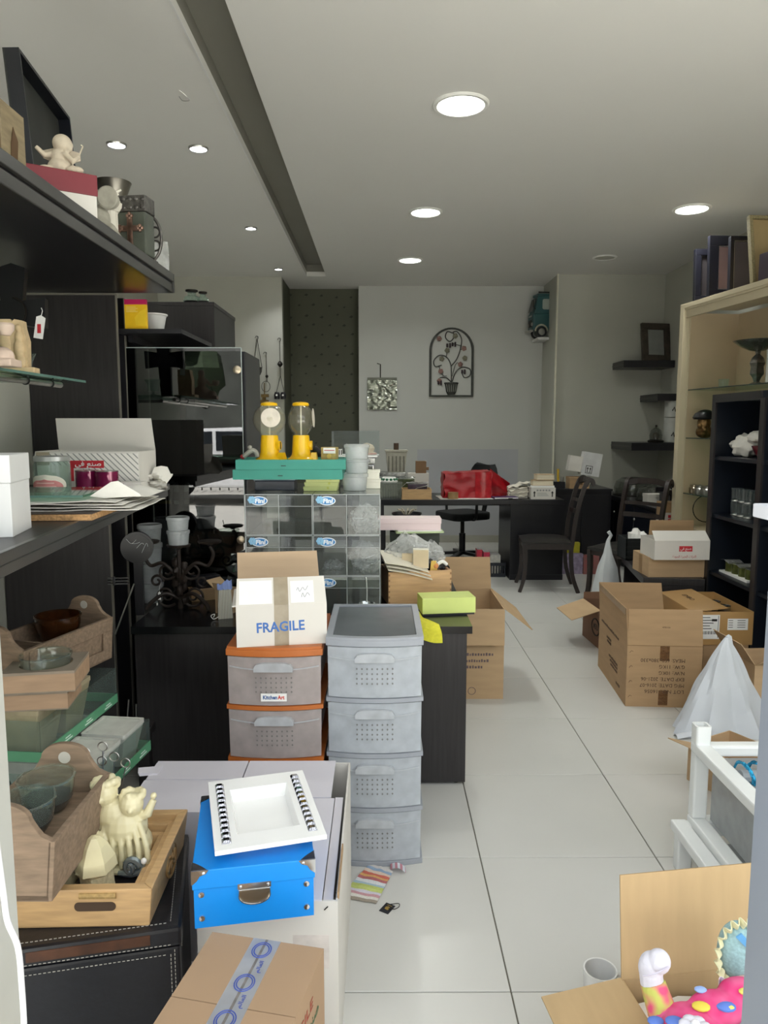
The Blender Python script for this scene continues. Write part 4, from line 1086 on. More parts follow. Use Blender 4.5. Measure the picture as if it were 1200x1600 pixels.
# crinkled wrap bags inside cells
def wrapbag(loc, w, d, h, seed, label, m=WRAP):
    t = thing('plastic_bag', label, 'bag', loc, group='crumpled clear plastic bags')
    mb = MB()
    def fn(u, v):
        a = 2 * math.pi * u; p = Vector((math.cos(a), math.sin(a), 0)); z = v
        k = .55 + .38 * math.sin(math.pi * min(1, v * .9 + .12)) + .28 * noise.noise(Vector((p.x * 2.2, p.y * 2.2, z * 3 + seed)))
        k *= (1 - .5 * max(0, v - .7) / .3) * (1 + .22 * abs(noise.noise(Vector((p.x * 5, p.y * 5, z * 9 + seed)))) - .16 * abs(noise.noise(Vector((p.x * 9 + 4, p.y * 9, z * 15 + seed)))))
        return (p.x * w / 2 * k, p.y * d / 2 * k, max(.001, z * h * (1 + .15 * noise.noise(Vector((p.x, p.y, seed))))))
    mb.sheet(fn, 54, 26, smooth=False)
    ob = mb.build('film', m, t)
    cr = MB()
    rnd = random.Random(seed)
    for i in range(7):
        u0, v0 = rnd.random(), rnd.uniform(.1, .7)
        pts = [Vector(fn(u0 + .05 * j * rnd.choice((-1, 1)), min(1, v0 + .05 * j))) * 1.005 for j in range(5)]
        cr.tube(pts, .0009, 4)
    cr.build('crease', mat('bright_crease', '#d9dddd', .15), t)
    return t
wrapbag((fa.x + FW * 1.76, FY + .09, ZC + 2 * FH + .003), .13, .12, .12, 3, 'crumpled clear plastic bag in a top row dispenser cell')
wrapbag((fa.x + FW * 1.76, FY + .09, ZC + FH + .003), .13, .13, .13, 8, 'crumpled clear plastic bag in a middle row dispenser cell')
wrapbag((fa.x + FW * 1.28, FY + .1, ZC + FH + .003), .09, .1, .05, 12, 'crumpled clear plastic bag lying flat in a middle row dispenser cell')
# metal scoop in the bottom row
t = thing('scoop', 'shiny metal ladle scoop hanging in a bottom row dispenser cell', 'scoop', (fa.x + FW * 1.78, FY + .08, ZC + .003))
MB().shell([(.008, 0), (.022, .006), (.034, .02), (.038, .034)], .0015, 24).build('bowl', CHROME, t)
MB().tube(smooth_path([(.0, .034, .03), (0, .045, .09), (-.005, .05, .14), (-.02, .04, .15)], 6), .004, 8).build('handle', CHROME, t)
t = thing('toy_duck', 'tiny orange and white toy in a bottom row dispenser cell', 'toy', (fa.x + FW * 1.56, FY + .06, ZC + .003))
MB().ball((0, 0, .01), .012, 12, (1.4, 1, .8)).build('body', mat('toy_orange', '#d98a2c', .5), t); MB().ball((-.012, 0, .022), .008, 10).build('head', WHITE, t)

# ------------------------------------------------------------------ on top of the dispensers
q = P(430, 773, 3.16)
t = thing('food_box', 'navy plastic box with pale clear lid under the teal trays', 'box', (P(431, 770, 3.2).x, 3.22, FZ))
wq = 66 * 3.15 / 1150
boxpart('base', mat('navy_plastic', '#232c3c', .35), t, -wq / 2 + .004, wq / 2 - .004, -.055, .055, 0, .043, .004)
boxpart('lid', clear('bluish_lid', '#c8d4e2', .6, body='#9fb0c4'), t, -wq / 2, wq / 2, -.06, .06, .043, .057, .003)
YG = mat('pale_yellow_card', '#d6dd94', .5, var=.04)
YGS = mat('olive_card_side', '#6f7442', .5)
x0 = P(476, 770, 3.16).x; x1 = P(529, 770, 3.16).x
for i in range(3):
    t = thing('flat_box', ('flat pale yellow box at the bottom of a stack of three', 'flat pale yellow box in the middle of a stack of three', 'flat pale yellow box on top of a stack of three under teal tray')[i], 'box', ((x0 + x1) / 2 + .004 * (i - 1), 3.2, FZ + i * .019), .03 * (i - 1), group='flat pale yellow boxes')
    ww = (x1 - x0)
    boxpart('base', YG, t, -ww / 2 + .002, ww / 2 - .002, -.05, .05, 0, .012); boxpart('lid', YG, t, -ww / 2, ww / 2, -.052, .052, .009, .0188, .001)
    boxpart('ribbon', mat('yellow_ribbon', '#c8cf62', .4), t, ww * .2, ww * .26, -.0526, -.052, .009, .0188)
TEAL = mat('teal_paint', '#2f8f7f', .45, var=.06, scale=8)
TZ = FZ + .0572
def teal_tray(z, label, rz, dx, bz=0.):
    x0, x1 = P(368, 745, 3.1).x, P(536, 745, 3.1).x
    w = x1 - x0; d = .26; h = .041; th = .009
    t = thing('tray', label, 'tray', ((x0 + x1) / 2 + dx, 3.04 + d / 2, z), rz, group='teal trays')
    boxpart('base', TEAL, t, -w / 2 + th, w / 2 - th, -d / 2 + th, d / 2 - th, bz, bz + .006)
    for nm, bx in (('side', (-w / 2, w / 2, -d / 2, -d / 2 + th)), ('side', (-w / 2, w / 2, d / 2 - th, d / 2)), ('side', (-w / 2, -w / 2 + th, -d / 2 + th, d / 2 - th)), ('side', (w / 2 - th, w / 2, -d / 2 + th, d / 2 - th))):
        boxpart(nm, TEAL, t, *bx, 0, h, .001)
    boxpart('scuff', mat('paint_scuff', '#2a4a44', .7), t, -.04, -.02, -d / 2 - .0006, -d / 2, .014, .018)
    return t
teal_tray(TZ, 'teal wooden tray, the lower of two', 0, 0)
tt = teal_tray(TZ + .041, 'teal wooden tray, the upper of two, carrying yellow gumball machines', .03, .01, .03)
GZ = TZ + .041 + .036
YEP = mat('yellow_plastic', '#f0be10', .3, var=.05, coat=.3)
def gumball(px, label, turn, flat):
    q = P(px, 722, 3.18)
    t = thing('gumball_machine', label, 'gumball machine', (q.x, 3.18, GZ), turn)
    s = 3.2 / 1150
    MB().lathe([(.0001, 0), (22 * s, 0), (22 * s, .004), (18.5 * s, .009), (15.5 * s, .02), (14.5 * s, .034), (13.2 * s, .098), (12.6 * s, .104), (.0001, .104)], 36, sy=.96).build('base', YEP, t)
    R = 25 * s
    MB().lathe([(12.5 * s, .102)] + [(R * math.sin(a) , .170 - R * 1.0 * math.cos(a)) for a in [math.pi * (.19 + .67 * i / 16) for i in range(17)]], 36, sy=flat).build('globe', clear('globe_glass', '#fbfbf6', .10, refl=1.8, body='#ece6d0'), t)
    ztop = .170 + R * .9
    MB().lathe([(12.5 * s, ztop - .004), (13 * s, ztop), (12 * s, ztop + .008), (7 * s, ztop + .012), (.0001, ztop + .014)], 32).build('cap', YEP, t)
    yd = -R * flat * .9
    MB().lathe([(.0001, 0), (14.5 * s, 0), (14.5 * s, .0012), (.0001, .0012)], 28, M=Matrix.Translation((.004, yd - .004, .178)) @ Matrix.Rotation(math.pi / 2 - .05, 4, 'X')).build('round_sticker', mat('faded_sticker', '#ddd4c4', .5, var=.1, scale=40), t)
    kn = MB().lathe([(.0001, 0), (.018, 0), (.02, .004), (.02, .014), (.0001, .016)], 24, M=Matrix.Translation((0, -.034, .06)) @ Matrix.Rotation(math.pi / 2, 4, 'X')).build('coin_knob', YEP, t)
    boxpart('knob_slot', INK, kn, -.0025, .0025, -.0515, -.05, .045, .075)
    MB().taper(.05, .03, .03, .02, 0, .03, 0, -.055).build('chute', YEP, t)
    MB().tube([(0, 0, .105), (0, 0, ztop)], .0035, 8).build('centre_rod', mat('pale_rod', '#d8d6c8', .3), t)
    return t
# machine turned away so the knob is on its right side
g1 = gumball(422, 'yellow gumball machine with round sticker facing the doorway', math.radians(10), .96)
for ch in list(g1.children):
    if ch.name.split('.')[0] in ('coin_knob', 'chute'): ch.rotation_euler.z = math.radians(62)
g2 = gumball(471, 'yellow gumball machine turned sideways with its knob showing', math.radians(88), .78)
# toy on the tray end
q = P(390, 722, 3.12)
t = thing('toy_hook', 'grey plastic bent toy with red tip in the corner of the teal tray', 'toy', (q.x, 3.15, GZ))
MB().tube(smooth_path([(-.03, 0, .012), (-.01, 0, .03), (.01, 0, .04), (.025, 0, .028), (.028, 0, .012)], 6), .010, 10).build('body', mat('grey_toy', '#9b988e', .4), t)
MB().ball((-.002, .0, .052), .010, 10).build('knob', mat('grey_toy', '#9b988e', .4), t)
MB().ball((-.035, .005, .012), .011, 10).build('red_tip', RED, t)
# little printed carton
t = thing('tea_carton', 'tiny printed gold and cream carton on the teal tray', 'box', (P(514, 722, 3.17).x, 3.2, GZ), -.2)
boxpart('body', mat('gold_print_card', '#b39a5a', .5, var=.3, scale=50), t, -.03, .034, -.025, .025, 0, .052)
boxpart('cream_band', PAPER, t, -.02, .034, -.0256, -.025, .026, .05); boxpart('red_line', RED, t, -.016, .03, -.0262, -.0256, .038, .041)
MB().prism(circ(.01, 14, .005, .014), 0, .0008, upright(-.0252)).build('printed_ring', mat('gold_ring', '#d8b860', .4), t)
# black camera-like gadget behind
t = thing('binoculars', 'black binoculars standing behind the sideways gumball machine', 'binoculars', (P(503, 705, 3.42).x, 3.42, FZ), 0)
boxpart('stand_box', BLACK2, t, -.06, .05, -.03, .05, 0, .1)
for x, dz in ((-.02, .02), (.02, 0)):
    MB().tube([(x - .02, -.02, .16 + dz), (x + .03, .0, .115 + dz * .5)], [.016, .022], 14).build('barrel', mat('black_rubber', '#151515', .6), t)
MB().tube([(-.03, -.01, .12), (.03, -.01, .12)], .008, 8).build('bridge', DARKM, t)
# clear tubs
xt = P(557, 768, 3.15).x
z = FZ
for i, (r_, hh) in enumerate(((.055, .075), (.053, .062), (.053, .062))):
    tub((xt - (.008 if i == 0 else 0), 3.2, z), r_, hh, ('large frosted tub at the bottom of the stack on the acrylic dispensers', 'frosted tub in the middle of the stack on the acrylic dispensers', 'frosted tub on top of the stack on the acrylic dispensers')[i], 'tubs on the dispensers'); z += hh
# white boxes
xw = P(578, 768, 3.28).x
for i in range(2):
    plainbox('small_box', ('small white card box, lower of two behind the frosted tubs', 'small white card box, upper of two behind the frosted tubs')[i], (xw + .012 - .004 * i, 3.3, FZ + i * .042), 0, .075, .06, .041, mat('cream_card', '#e2dfd0', .6), lidh=.012, group='small white card boxes')
# shiny packages and the cake in clear box behind
SILV = mat('silver_foil', '#9a9a98', .25, .8, var=.4, scale=30, bump=.8)
xs = P(556, 690, 3.45).x
t = thing('foil_package', 'silver foil covered packages stacked behind the frosted tubs', 'package', (xs, 3.47, FZ), 0)
boxpart('lower_block', SILV, t, -.07, .085, -.07, .07, 0, .10, .006); boxpart('upper_block', SILV, t, -.08, .09, -.07, .075, .10, .135, .006)
boxpart('upper_tray', PAPER, t, -.09, .1, -.08, .08, .135, .142)
pz = FZ + .142
t = thing('clear_box', 'clear plastic box holding a pink and cream figurine', 'box', (xs, 3.47, pz), 0)
zt = P(550, 674, 3.4).z
hh = max(.06, zt - pz)
for bx in ((-.11, .11, -.08, -.0785), (-.11, .11, .0785, .08), (-.11, -.1085, -.08, .08), (.1085, .11, -.08, .08)): boxpart('wall', ACRYL, t, *bx, .0, hh)
boxpart('lid', ACRYL, t, -.112, .112, -.082, .082, hh, hh + .003)
boxpart('bottom', PAPER, t, -.108, .108, -.078, .078, 0, .002)
t2 = thing('cake_figurine', 'pink and cream sugar figurine inside the clear box', 'figurine', (xs + .05, 3.46, pz + .002))
MB().lathe([(.045, 0), (.046, .006), (.03, .014), (.036, .03), (.028, .045), (.012, .052), (.0001, .056)], 20, wob=lambda a, z: 1 + .06 * math.cos(5 * a)).build('body', mat('cream_sugar', '#d8c8b0', .6, var=.1, scale=30), t2)
MB().lathe([(.0465, .002), (.049, .004), (.046, .008)], 20).build('pink_rim', mat('pink_sugar', '#d49a94', .5), t2)
boxpart('price_strip', PAPER, t, -.1, -.06, -.081, -.08, .0, .03)
for i in range(4): boxpart('bar', INK, t, -.096 + .01 * i, -.092 + .01 * i, -.0816, -.081, .004, .026)
# ================================================================== low left: trunk, planters, trays
LEA = mat('black_leather', '#15161b', .35, var=.2, scale=60, bump=.15)
STI = mat('white_stitching', '#a8a49a', .8)
ZK = .42
ta, tb = G(33, 1482, ZK), G(281, 1447, ZK)
dv = (tb - ta).normalized(); rzt = math.atan2(dv.y, dv.x)
t = thing('leather_trunk', 'black leather trunk with white stitching under the wooden nesting trays', 'trunk', (tb.x, tb.y, 0), rzt)
TW, TD = .78, .36
boxpart('body', LEA, t, -TW, 0, 0, TD, 0, ZK - .045, .006)
boxpart('lid', LEA, t, -TW - .004, .004, -.004, TD + .004, ZK - .042, ZK, .008)
boxpart('worn_edge', mat('worn_brown_leather', '#4a2b18', .4, var=.5, scale=14), t, -.3, -.06, -.0055, -.003, ZK - .03, ZK - .008)
def stitches(p0, p1, step=.009):
    p0, p1 = Vector(p0), Vector(p1); n = int((p1 - p0).length / step); m = MB(); d = (p1 - p0).normalized()
    for i in range(n): m.bar(p0 + d * step * i, p0 + d * (step * i + step * .6), .0012, .0012)
    return m
seams = [((-.72, -.0012, ZK - .06), (-.02, -.0012, ZK - .06)), ((-.02, -.0012, ZK - .06), (-.02, -.0012, .03)), ((-.012, -.0012, ZK - .05), (-.012, -.0012, .03)),
         ((-.7, -.0046, ZK - .036), (-.01, -.0046, ZK - .036)), ((.0012, .02, ZK - .06), (.0012, TD - .02, ZK - .06)), ((-.02, .02, ZK + .0008), (-.02, TD - .02, ZK + .0008)), ((-.7, .015, ZK + .0008), (-.02, .015, ZK + .0008))]
for a_, b_ in seams:
    o = stitches(a_, b_).build('seam', STI, t); o['kind'] = 'stuff'
MB().tube(smooth_path([(-.33, -.01, .1), (-.25, -.03, .125), (-.16, -.035, .13), (-.08, -.03, .125), (-.03, -.01, .11)], 6), .012, 8).build('carry_handle', LEA, t)
MB().tube([Vector((-.035 + .012 * math.cos(a), -.012, .118 + .012 * math.sin(a))) for a in [2 * math.pi * i / 14 for i in range(14)]], .0025, 6, closed=True).build('handle_ring', CHROME, t)

# nested wooden trays
wa, wb = G(36, 1453, ZK), G(240, 1453, ZK)
rr_ = G(294, 1262, ZK + .095); dirr = (Vector((rr_.x, rr_.y, 0)) - Vector((wb.x, wb.y, 0)))
rzw = math.atan2(-dirr.x, dirr.y)
LD = dirr.length
t = thing('wooden_tray', 'nest of three light wooden trays with carved round emblem on the trunk', 'tray', (wb.x, wb.y, ZK), rzw)
W_ = .36
def tray_ring(nm, x0, x1, y0, y1, z0, h, th, fl=.012):
    m = MB()
    o0 = [(x0 + fl, y0 + fl), (x1 - fl, y0 + fl), (x1 - fl, y1 - fl), (x0 + fl, y1 - fl)]; o1 = [(x0, y0), (x1, y0), (x1, y1), (x0, y1)]
    i1 = [(x0 + th, y0 + th), (x1 - th, y0 + th), (x1 - th, y1 - th), (x0 + th, y1 - th)]; i0 = [(x0 + th + fl, y0 + th + fl), (x1 - th - fl, y0 + th + fl), (x1 - th - fl, y1 - th - fl), (x0 + th + fl, y1 - th - fl)]
    for j in range(4):
        k = (j + 1) % 4
        MBp = MB().hexa([(*o0[j], z0), (*o0[k], z0), (*i0[k], z0), (*i0[j], z0)], [(*o1[j], z0 + h), (*o1[k], z0 + h), (*i1[k], z0 + h), (*i1[j], z0 + h)])
        MBp.build(nm, WOODL, t, .003)
    boxpart('tray_bottom', BLACK2 if z0 > .02 else WOODL, t, x0 + fl + .01, x1 - fl - .01, y0 + fl + .01, y1 - fl - .01, z0, z0 + .005)
tray_ring('outer_side', -W_, 0, 0, LD, 0, .092, .022)
tray_ring('middle_side', -W_ + .024, -.024, .026, LD - .024, .010, .066, .016)
tray_ring('inner_side', -W_ + .046, -.046, .05, LD - .046, .022, .038, .012)
# handle slot on the front and carved emblem on the right side
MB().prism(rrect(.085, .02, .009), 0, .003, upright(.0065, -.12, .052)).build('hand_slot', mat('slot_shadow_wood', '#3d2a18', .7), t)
MB().tube([(-.15, .004, .078), (-.075, .004, .078)], .008, 8).build('hemp_wrap', mat('hemp_cord', '#a08452', .8, var=.2, scale=120, bump=.4), t)
em = node('carved_emblem', t, (-.004, LD * .52, .052))
EMW = mat('carved_dark_wood', '#9a7444', .6, var=.25, scale=60)
MB().tube([Vector((.0, .04 * math.cos(a), .034 * math.sin(a))) for a in [2 * math.pi * i / 28 for i in range(28)]], .003, 6, closed=True).build('ring', EMW, em)
for i in range(6):
    a = i * math.pi / 3
    MB().tube([(.0, 0, 0), (.001, .018 * math.cos(a), .016 * math.sin(a)), (.0, .034 * math.cos(a + .4), .029 * math.sin(a + .4))], .0028, 6).build('petal', EMW, em)
TRZ = ZK + .033
def tw(x, y, z=0.):      # point in the tray's own frame
    return Matrix.Translation((wb.x, wb.y, ZK)) @ Matrix.Rotation(rzw, 4, 'Z') @ Vector((x, y, z))
# cherub pair figurine in cream resin
CRR = mat('cream_gloss_resin', '#d8cfa8', .3, var=.06, scale=20, coat=.2)
q = tw(-.12, LD * .62, .033)
t = thing('cherub_figurine', 'cream glazed pair of cherubs figurine standing in the wooden tray', 'figurine', q, 0)
def pair(m):
    m.ball((0, 0, .045), .062, 18, (1.05, .85, .8)); m.ball((.005, -.01, .09), .052, 16, (1.05, .9, 1.0)); m.ball((-.02, -.01, .125), .04, 16, (1, .9, .9))
    m.ball((-.035, -.015, .175), .030, 16); m.ball((-.036, -.043, .17), .007, 8); m.ball((.028, -.02, .150), .027, 14); m.ball((.032, -.046, .146), .006, 8)
    rn = random.Random(3)
    for i in range(16):
        a = i * 2.4; m.ball((-.035 + .026 * math.cos(a), -.008 + .02 * math.sin(a), .19 + .012 * rn.random()), .010, 8); m.ball((.028 + .023 * math.cos(a), -.012 + .018 * math.sin(a), .163 + .011 * rn.random()), .009, 8)
    m.tube([(.035, -.01, .115), (.062, -.015, .125), (.075, -.01, .155)], [.015, .012, .008], 8); m.ball((.076, -.012, .166), .008, 8)
    m.tube([(-.04, -.02, .13), (-.062, -.04, .10), (-.03, -.055, .085)], [.015, .013, .009], 8)
    for i in range(7): m.tube(smooth_path([(-.05 + .016 * i, -.03, .11), (-.045 + .019 * i, -.055, .07), (-.05 + .02 * i, -.05, .012)], 4), [.007] * 9, 6)
sculpt('body', pair, CRR, t, .0022, 1)
MB().lathe([(.058, 0), (.06, .006), (.052, .012), (.0001, .012)], 24).build('foot', CRR, t)
# bell shaped drape sculptures
q = tw(-.15, LD * .30, .03)
t = thing('candle_holder', 'cream draped bell shaped holder with rough base in the wooden tray', 'holder', q, .3)
MB().lathe([(.04, 0), (.036, .012), (.034, .042), (.042, .054)], 7, smooth=False, wob=lambda a, z: 1 + .08 * math.sin(3 * a + z * 60)).build('rough_base', mat('knitted_cream', '#c9bf9b', .8, var=.15, scale=120, bump=.6), t)
MB().lathe([(.046, .052), (.042, .075), (.028, .105), (.012, .122), (.0001, .126)], 6, smooth=False).build('draped_cap', CRR, t)
q = tw(-.225, LD * .36, .03)
t = thing('candle_holder', 'smooth cream egg shaped holder beside the draped bell in wooden tray', 'holder', q, 0)
MB().lathe([(.02, 0), (.028, .012), (.03, .03), (.024, .046), (.01, .056), (.0001, .058)], 20).build('body', CRR, t)
MB().lathe([(.022, 0), (.024, .003), (.02, .006)], 18).build('foot', CRR, t)
# memo clips: wires with loops
q = tw(-.185, LD * .80, .03)
t = thing('photo_clip', 'bundle of wire photo clips with ring tops standing in the wooden tray', 'clip', q, 0)
for i, (dx, hh) in enumerate(((-.02, .24), (.005, .25), (.02, .22), (.035, .2), (-.005, .2))):
    top = Vector((dx * 1.5, .01 * i - .02, hh))
    w1 = MB().tube([(dx * .3, 0, .01), top], .0013, 5)
    w1.tube([top + Vector((.011 * math.cos(a), 0, .011 + .011 * math.sin(a))) for a in [2 * math.pi * j / 14 for j in range(14)]], .0016, 5, closed=True)
    w1.build('wire', STEEL, t)
MB().lathe([(.025, 0), (.025, .01), (.008, .014)], 18).build('base', STEEL, t)
q = tw(-.085, LD * .42, .033)
t = thing('snail_ornament', 'small silver snail shaped ornament lying in the wooden tray', 'ornament', q, 0)
m = MB(); 
pts = [Vector((.018 * (1 - .12 * i / 3) * math.cos(i * .5) * (1 - i / 30), -.004 * i / 6, .026 + .018 * math.sin(i * .5) * (1 - i / 30))) for i in range(24)]
MB().tube(pts, [.009 * (1 - i / 30) for i in range(24)], 8).build('shell', mat('bluish_silver', '#8a969c', .25, .7), t)
MB().tube([(-.03, 0, .008), (0, 0, .008), (.025, 0, .014), (.03, -.004, .036)], [.006, .009, .008, .004], 8).build('body', mat('bluish_silver', '#8a969c', .25, .7), t)
MB().ball((.03, -.004, .04), .007, 8).build('head', PAPER, t)

# black frames lying askew on the tray's left part, planter caddy above
q = tw(-.24, .02, .0925)
t = thing('picture_frame', 'dark grey picture frame with pale inner line lying under the planter', 'frame', (q.x - .02, q.y - .03, ZK + .0925), .22)
fw, fd = .3, .42
FRM = mat('charcoal_frame', '#3a3938', .4)
for nm, bx in (('border', (-fw, 0, 0, .03)), ('border', (-fw, 0, fd - .03, fd)), ('border', (-fw, -fw + .03, .03, fd - .03)), ('border', (-.03, 0, .03, fd - .03))): boxpart(nm, FRM, t, *bx, 0, .022, .002)
boxpart('pale_slip', mat('pale_slip', '#a8a18c', .5), t, -.034, -.03, .03, fd - .03, .0, .024); boxpart('pale_slip', mat('pale_slip', '#a8a18c', .5), t, -fw + .03, -.03, .03, .034, 0, .024)
boxpart('panel', BLACK2, t, -fw + .03, -.03, .03, fd - .03, 0, .006)
FZ2 = ZK + .0925 + .024
def bowl(loc, r, h, label, m, fill=None, group=None):
    t = thing('glass_bowl', label, 'bowl', loc, group=group)
    MB().shell([(r * .62, 0), (r * .85, h * .25), (r * .97, h * .65), (r, h)], .004, 32).build('vessel', m, t)
    MB().tube([Vector((r * math.cos(a), r * math.sin(a), h)) for a in [2 * math.pi * i / 32 for i in range(32)]], .0035, 6, closed=True).build('rim', m, t)
    if fill: MB().lathe([(.0001, .006), (r * .68, .006), (r * .9, h * .38), (.0001, h * .38)], 28).build('filling', fill, t)
    return t
BG = clear('bowl_glass', '#f6fbf8', .06, refl=1.8, body='#ccd6d0')
DKF = mat('dark_filling', '#2b2a2b', .7)
# caddy with two bowls
def caddy(label, loc, rz, L, w, h, ears, panel=False, dividers=()):
    t = thing('planter_caddy', label, 'planter', loc, rz, group='weathered wooden planters')
    th = .014
    fl = .012
    for sx in (-1, 1):
        MB().hexa([(sx * (w / 2 - fl) - th / 2, 0, 0), (sx * (w / 2 - fl) + th / 2, 0, 0), (sx * (w / 2 - fl) + th / 2, L, 0), (sx * (w / 2 - fl) - th / 2, L, 0)],
                  [(sx * w / 2 - th / 2, 0, h), (sx * w / 2 + th / 2, 0, h), (sx * w / 2 + th / 2, L, h), (sx * w / 2 - th / 2, L, h)]).build('long_side', WOODG, t, .002)
    boxpart('bottom', WOODG, t, -w / 2 + fl, w / 2 - fl, 0, L, 0, .012)
    e = []
    for i in range(13):
        a = math.pi * i / 12; e.append((.055 * math.cos(a), h + ears * .55 + ears * .45 * math.sin(a)))
    poly = [(-w / 2 + fl, 0), (w / 2 - fl, 0), (w / 2, h), (w / 2 - .02, h + .01), (.066, h + ears * .3)] + e + [(-.066, h + ears * .3), (-w / 2 + .02, h + .01), (-w / 2, h)]
    for y, nm in ((0, 'end_board'), (L - th, 'end_board')):
        ob = MB().prism(poly, 0, th, upright(y + th)).build(nm, WOODG, t, .0015)
        MB().lathe([(.0001, 0), (.014, 0), (.014, th + .002), (.0001, th + .002)], 18, M=Matrix.Translation((0, y + th + .001, h + ears * .55)) @ Matrix.Rotation(math.pi / 2, 4, 'X')).build('hand_hole', mat('pale_hole', '#b9b5aa', .8), ob)
    for y in dividers: boxpart('divider', WOODG, t, -w / 2 + fl, w / 2 - fl, y, y + .01, .012, h - .02)
    if panel:
        P_ = node('side_panel', t, (w / 2 - fl * .3 + th * .4, 0, 0))
        for nm, bx in (('panel_rail', (0, .008, .02, L - .02, h - .045, h - .008)), ('panel_rail', (0, .008, .02, L - .02, .012, .045)), ('panel_stile', (0, .008, .02, .06, .045, h - .045)), ('panel_stile', (0, .008, L - .06, L - .02, .045, h - .045))):
            boxpart(nm, WOODG, P_, *bx, .002)
    return t
pa = G(76, 1409, FZ2); pb = G(160, 1292, FZ2)
dd = pb - pa; rzc = math.atan2(-dd.x, dd.y)
Lc = dd.length + .02
nrm = Vector((math.cos(rzc), math.sin(rzc), 0))
wC = .19
loc = pa - nrm * (wC / 2 - .012)
cadB = caddy('long weathered wooden planter holding two clear glass bowls, on the dark frame', (loc.x, loc.y, FZ2), rzc, Lc, wC, .125, .075)
def cad(x, y, z): return Matrix.Translation((loc.x, loc.y, FZ2)) @ Matrix.Rotation(rzc, 4, 'Z') @ Vector((x, y, z))
for y, lab in ((.10, 'clear glass bowl with dark filling at the near end of the planter'), (Lc - .095, 'clear glass bowl with dark filling at the far end of the planter')):
    bowl(cad(-.005, y, .0845), .059, .075, lab, BG, DKF, group='glass bowls in the planters')
# ledge board inside the planter carrying the bowls
# (the bowls stand on a slatted insert)
ins = node('insert', cadB, (0, 0, .012))
boxpart('top_board', WOODG, ins, -.078, .078, .016, Lc - .016, .06, .072); boxpart('support', WOODG, ins, -.07, .07, .03, .045, 0, .06); boxpart('support', WOODG, ins, -.07, .07, Lc - .045, Lc - .03, 0, .06)

# ------------------------------------------------------------------ stack of acetate trays with cement pots behind
bench = thing('low_bench', 'low black bench carrying the green edged acetate trays of pots', 'bench', (-1.16, 2.3, 0))
boxpart('top', BLACK, bench, -.36, .33, -.24, .30, .355, .385); 
for x in (-.33, .30):
    for y in (-.21, .27): boxpart('leg', BLACK, bench, x - .02, x + .02, y - .02, y + .02, 0, .355)
ACET = clear('acetate', '#eef4f2', .10, body='#b8c4c0', refl=1.2)
GREEN = mat('green_tray_edge', '#5f9f78', .5, var=.06)
def acetate_tray(label, loc, rz, w, L, h, band):
    t = thing('acetate_tray', label, 'tray', loc, rz, group='green edged acetate trays')
    boxpart('base', ACET, t, -w, 0, 0, L, 0, .004)
    for nm, bx in (('long_edge', (-.004, 0, 0, L)), ('long_edge', (-w, -w + .004, 0, L)), ('short_edge', (-w + .004, -.004, 0, .004)), ('short_edge', (-w + .004, -.004, L - .004, L))): boxpart(nm, GREEN, t, *bx, .004, band)
    for nm, bx in (('clear_wall', (-.003, -.001, 0, L)), ('clear_wall', (-w + .001, -w + .003, 0, L)), ('clear_wall', (-w + .003, -.003, .001, .003)), ('clear_wall', (-w + .003, -.003, L - .003, L - .001))): boxpart(nm, ACET, t, *bx, band, h)
    pr = mat('white_print', '#d6e8da', .6)
    for y in (L * .25, L * .52, L * .8):
        boxpart('printed_mark', pr, t, .0, .0008, y, y + .05, band * .3, band * .42); boxpart('printed_mark', pr, t, .0, .0008, y + .01, y + .04, band * .55, band * .65)
    return t
CEM = mat('cement_pot', '#a89c7e', .85, var=.15, scale=20, bump=.25)
CEMW = mat('pale_cement_pot', '#c4c4bb', .8, var=.1, scale=20, bump=.2)
def pot(loc, rz, w, h, label, m, group='square cement pots'):
    t = thing('cement_pot', label, 'pot', loc, rz, group=group)
    MB().taper(w * .68, w * .68, w * .97, w * .97, 0, h - .012).build('body', m, t, .003)
    o, i = rrect(w, w, .006), rrect(w * .86, w * .86, .005)
    MB().ring(o, i, h - .014, h).build('rim', m, t)
    boxpart('soil', m, t, -w * .42, w * .42, -w * .42, w * .42, h - .02, h - .003)
    return t
# lower tray
lp = G(213, 1172, .385)
la_ = acetate_tray('green edged acetate tray of pale pots, lower of two', (lp.x, lp.y - .42, .385), -.12, .34, .42, .11, .036)
lm = Matrix.Translation(la_.location) @ Matrix.Rotation(-.12, 4, 'Z')
for y, x in ((.335, -.085), (.17, -.085), (.335, -.25), (.17, -.25)):
    p_ = lm @ Vector((x, y, .004)); pot(p_, -.12, .145, .115, 'pale cement pot in the lower acetate tray, %s, %s' % ('nearest the black counter' if y > .3 else 'under the upper tray', 'aisle side' if x > -.2 else 'wall side'), CEMW, 'pale cement pots in the lower tray')
# upper tray rests on those pots
UZ = .385 + .004 + .1155
ua = G(66, 1194, UZ); ub = G(184, 1098, UZ)
dd2 = ub - ua; rzu = math.atan2(-dd2.x, dd2.y); LU = dd2.length
up_ = acetate_tray('green edged acetate tray of cement pots, upper of two', (ua.x, ua.y, UZ), rzu, .36, LU, .125, .034)
um = Matrix.Translation(up_.location) @ Matrix.Rotation(rzu, 4, 'Z')
PH = .145
for i, y in enumerate((.09, .25, .41, .56)):
    if y > LU - .07: continue
    for x in (-.09, -.26):
        pot(um @ Vector((x, y, .004)), rzu, .15, PH, 'grey brown cement pot %s, %s' % (('under the plywood holders', 'under the panelled planter', 'at the far end of the upper tray', 'at the very end')[i], 'aisle side' if x > -.2 else 'wall side'), CEM, 'cement pots in the upper tray')
PZ = UZ + .004 + PH
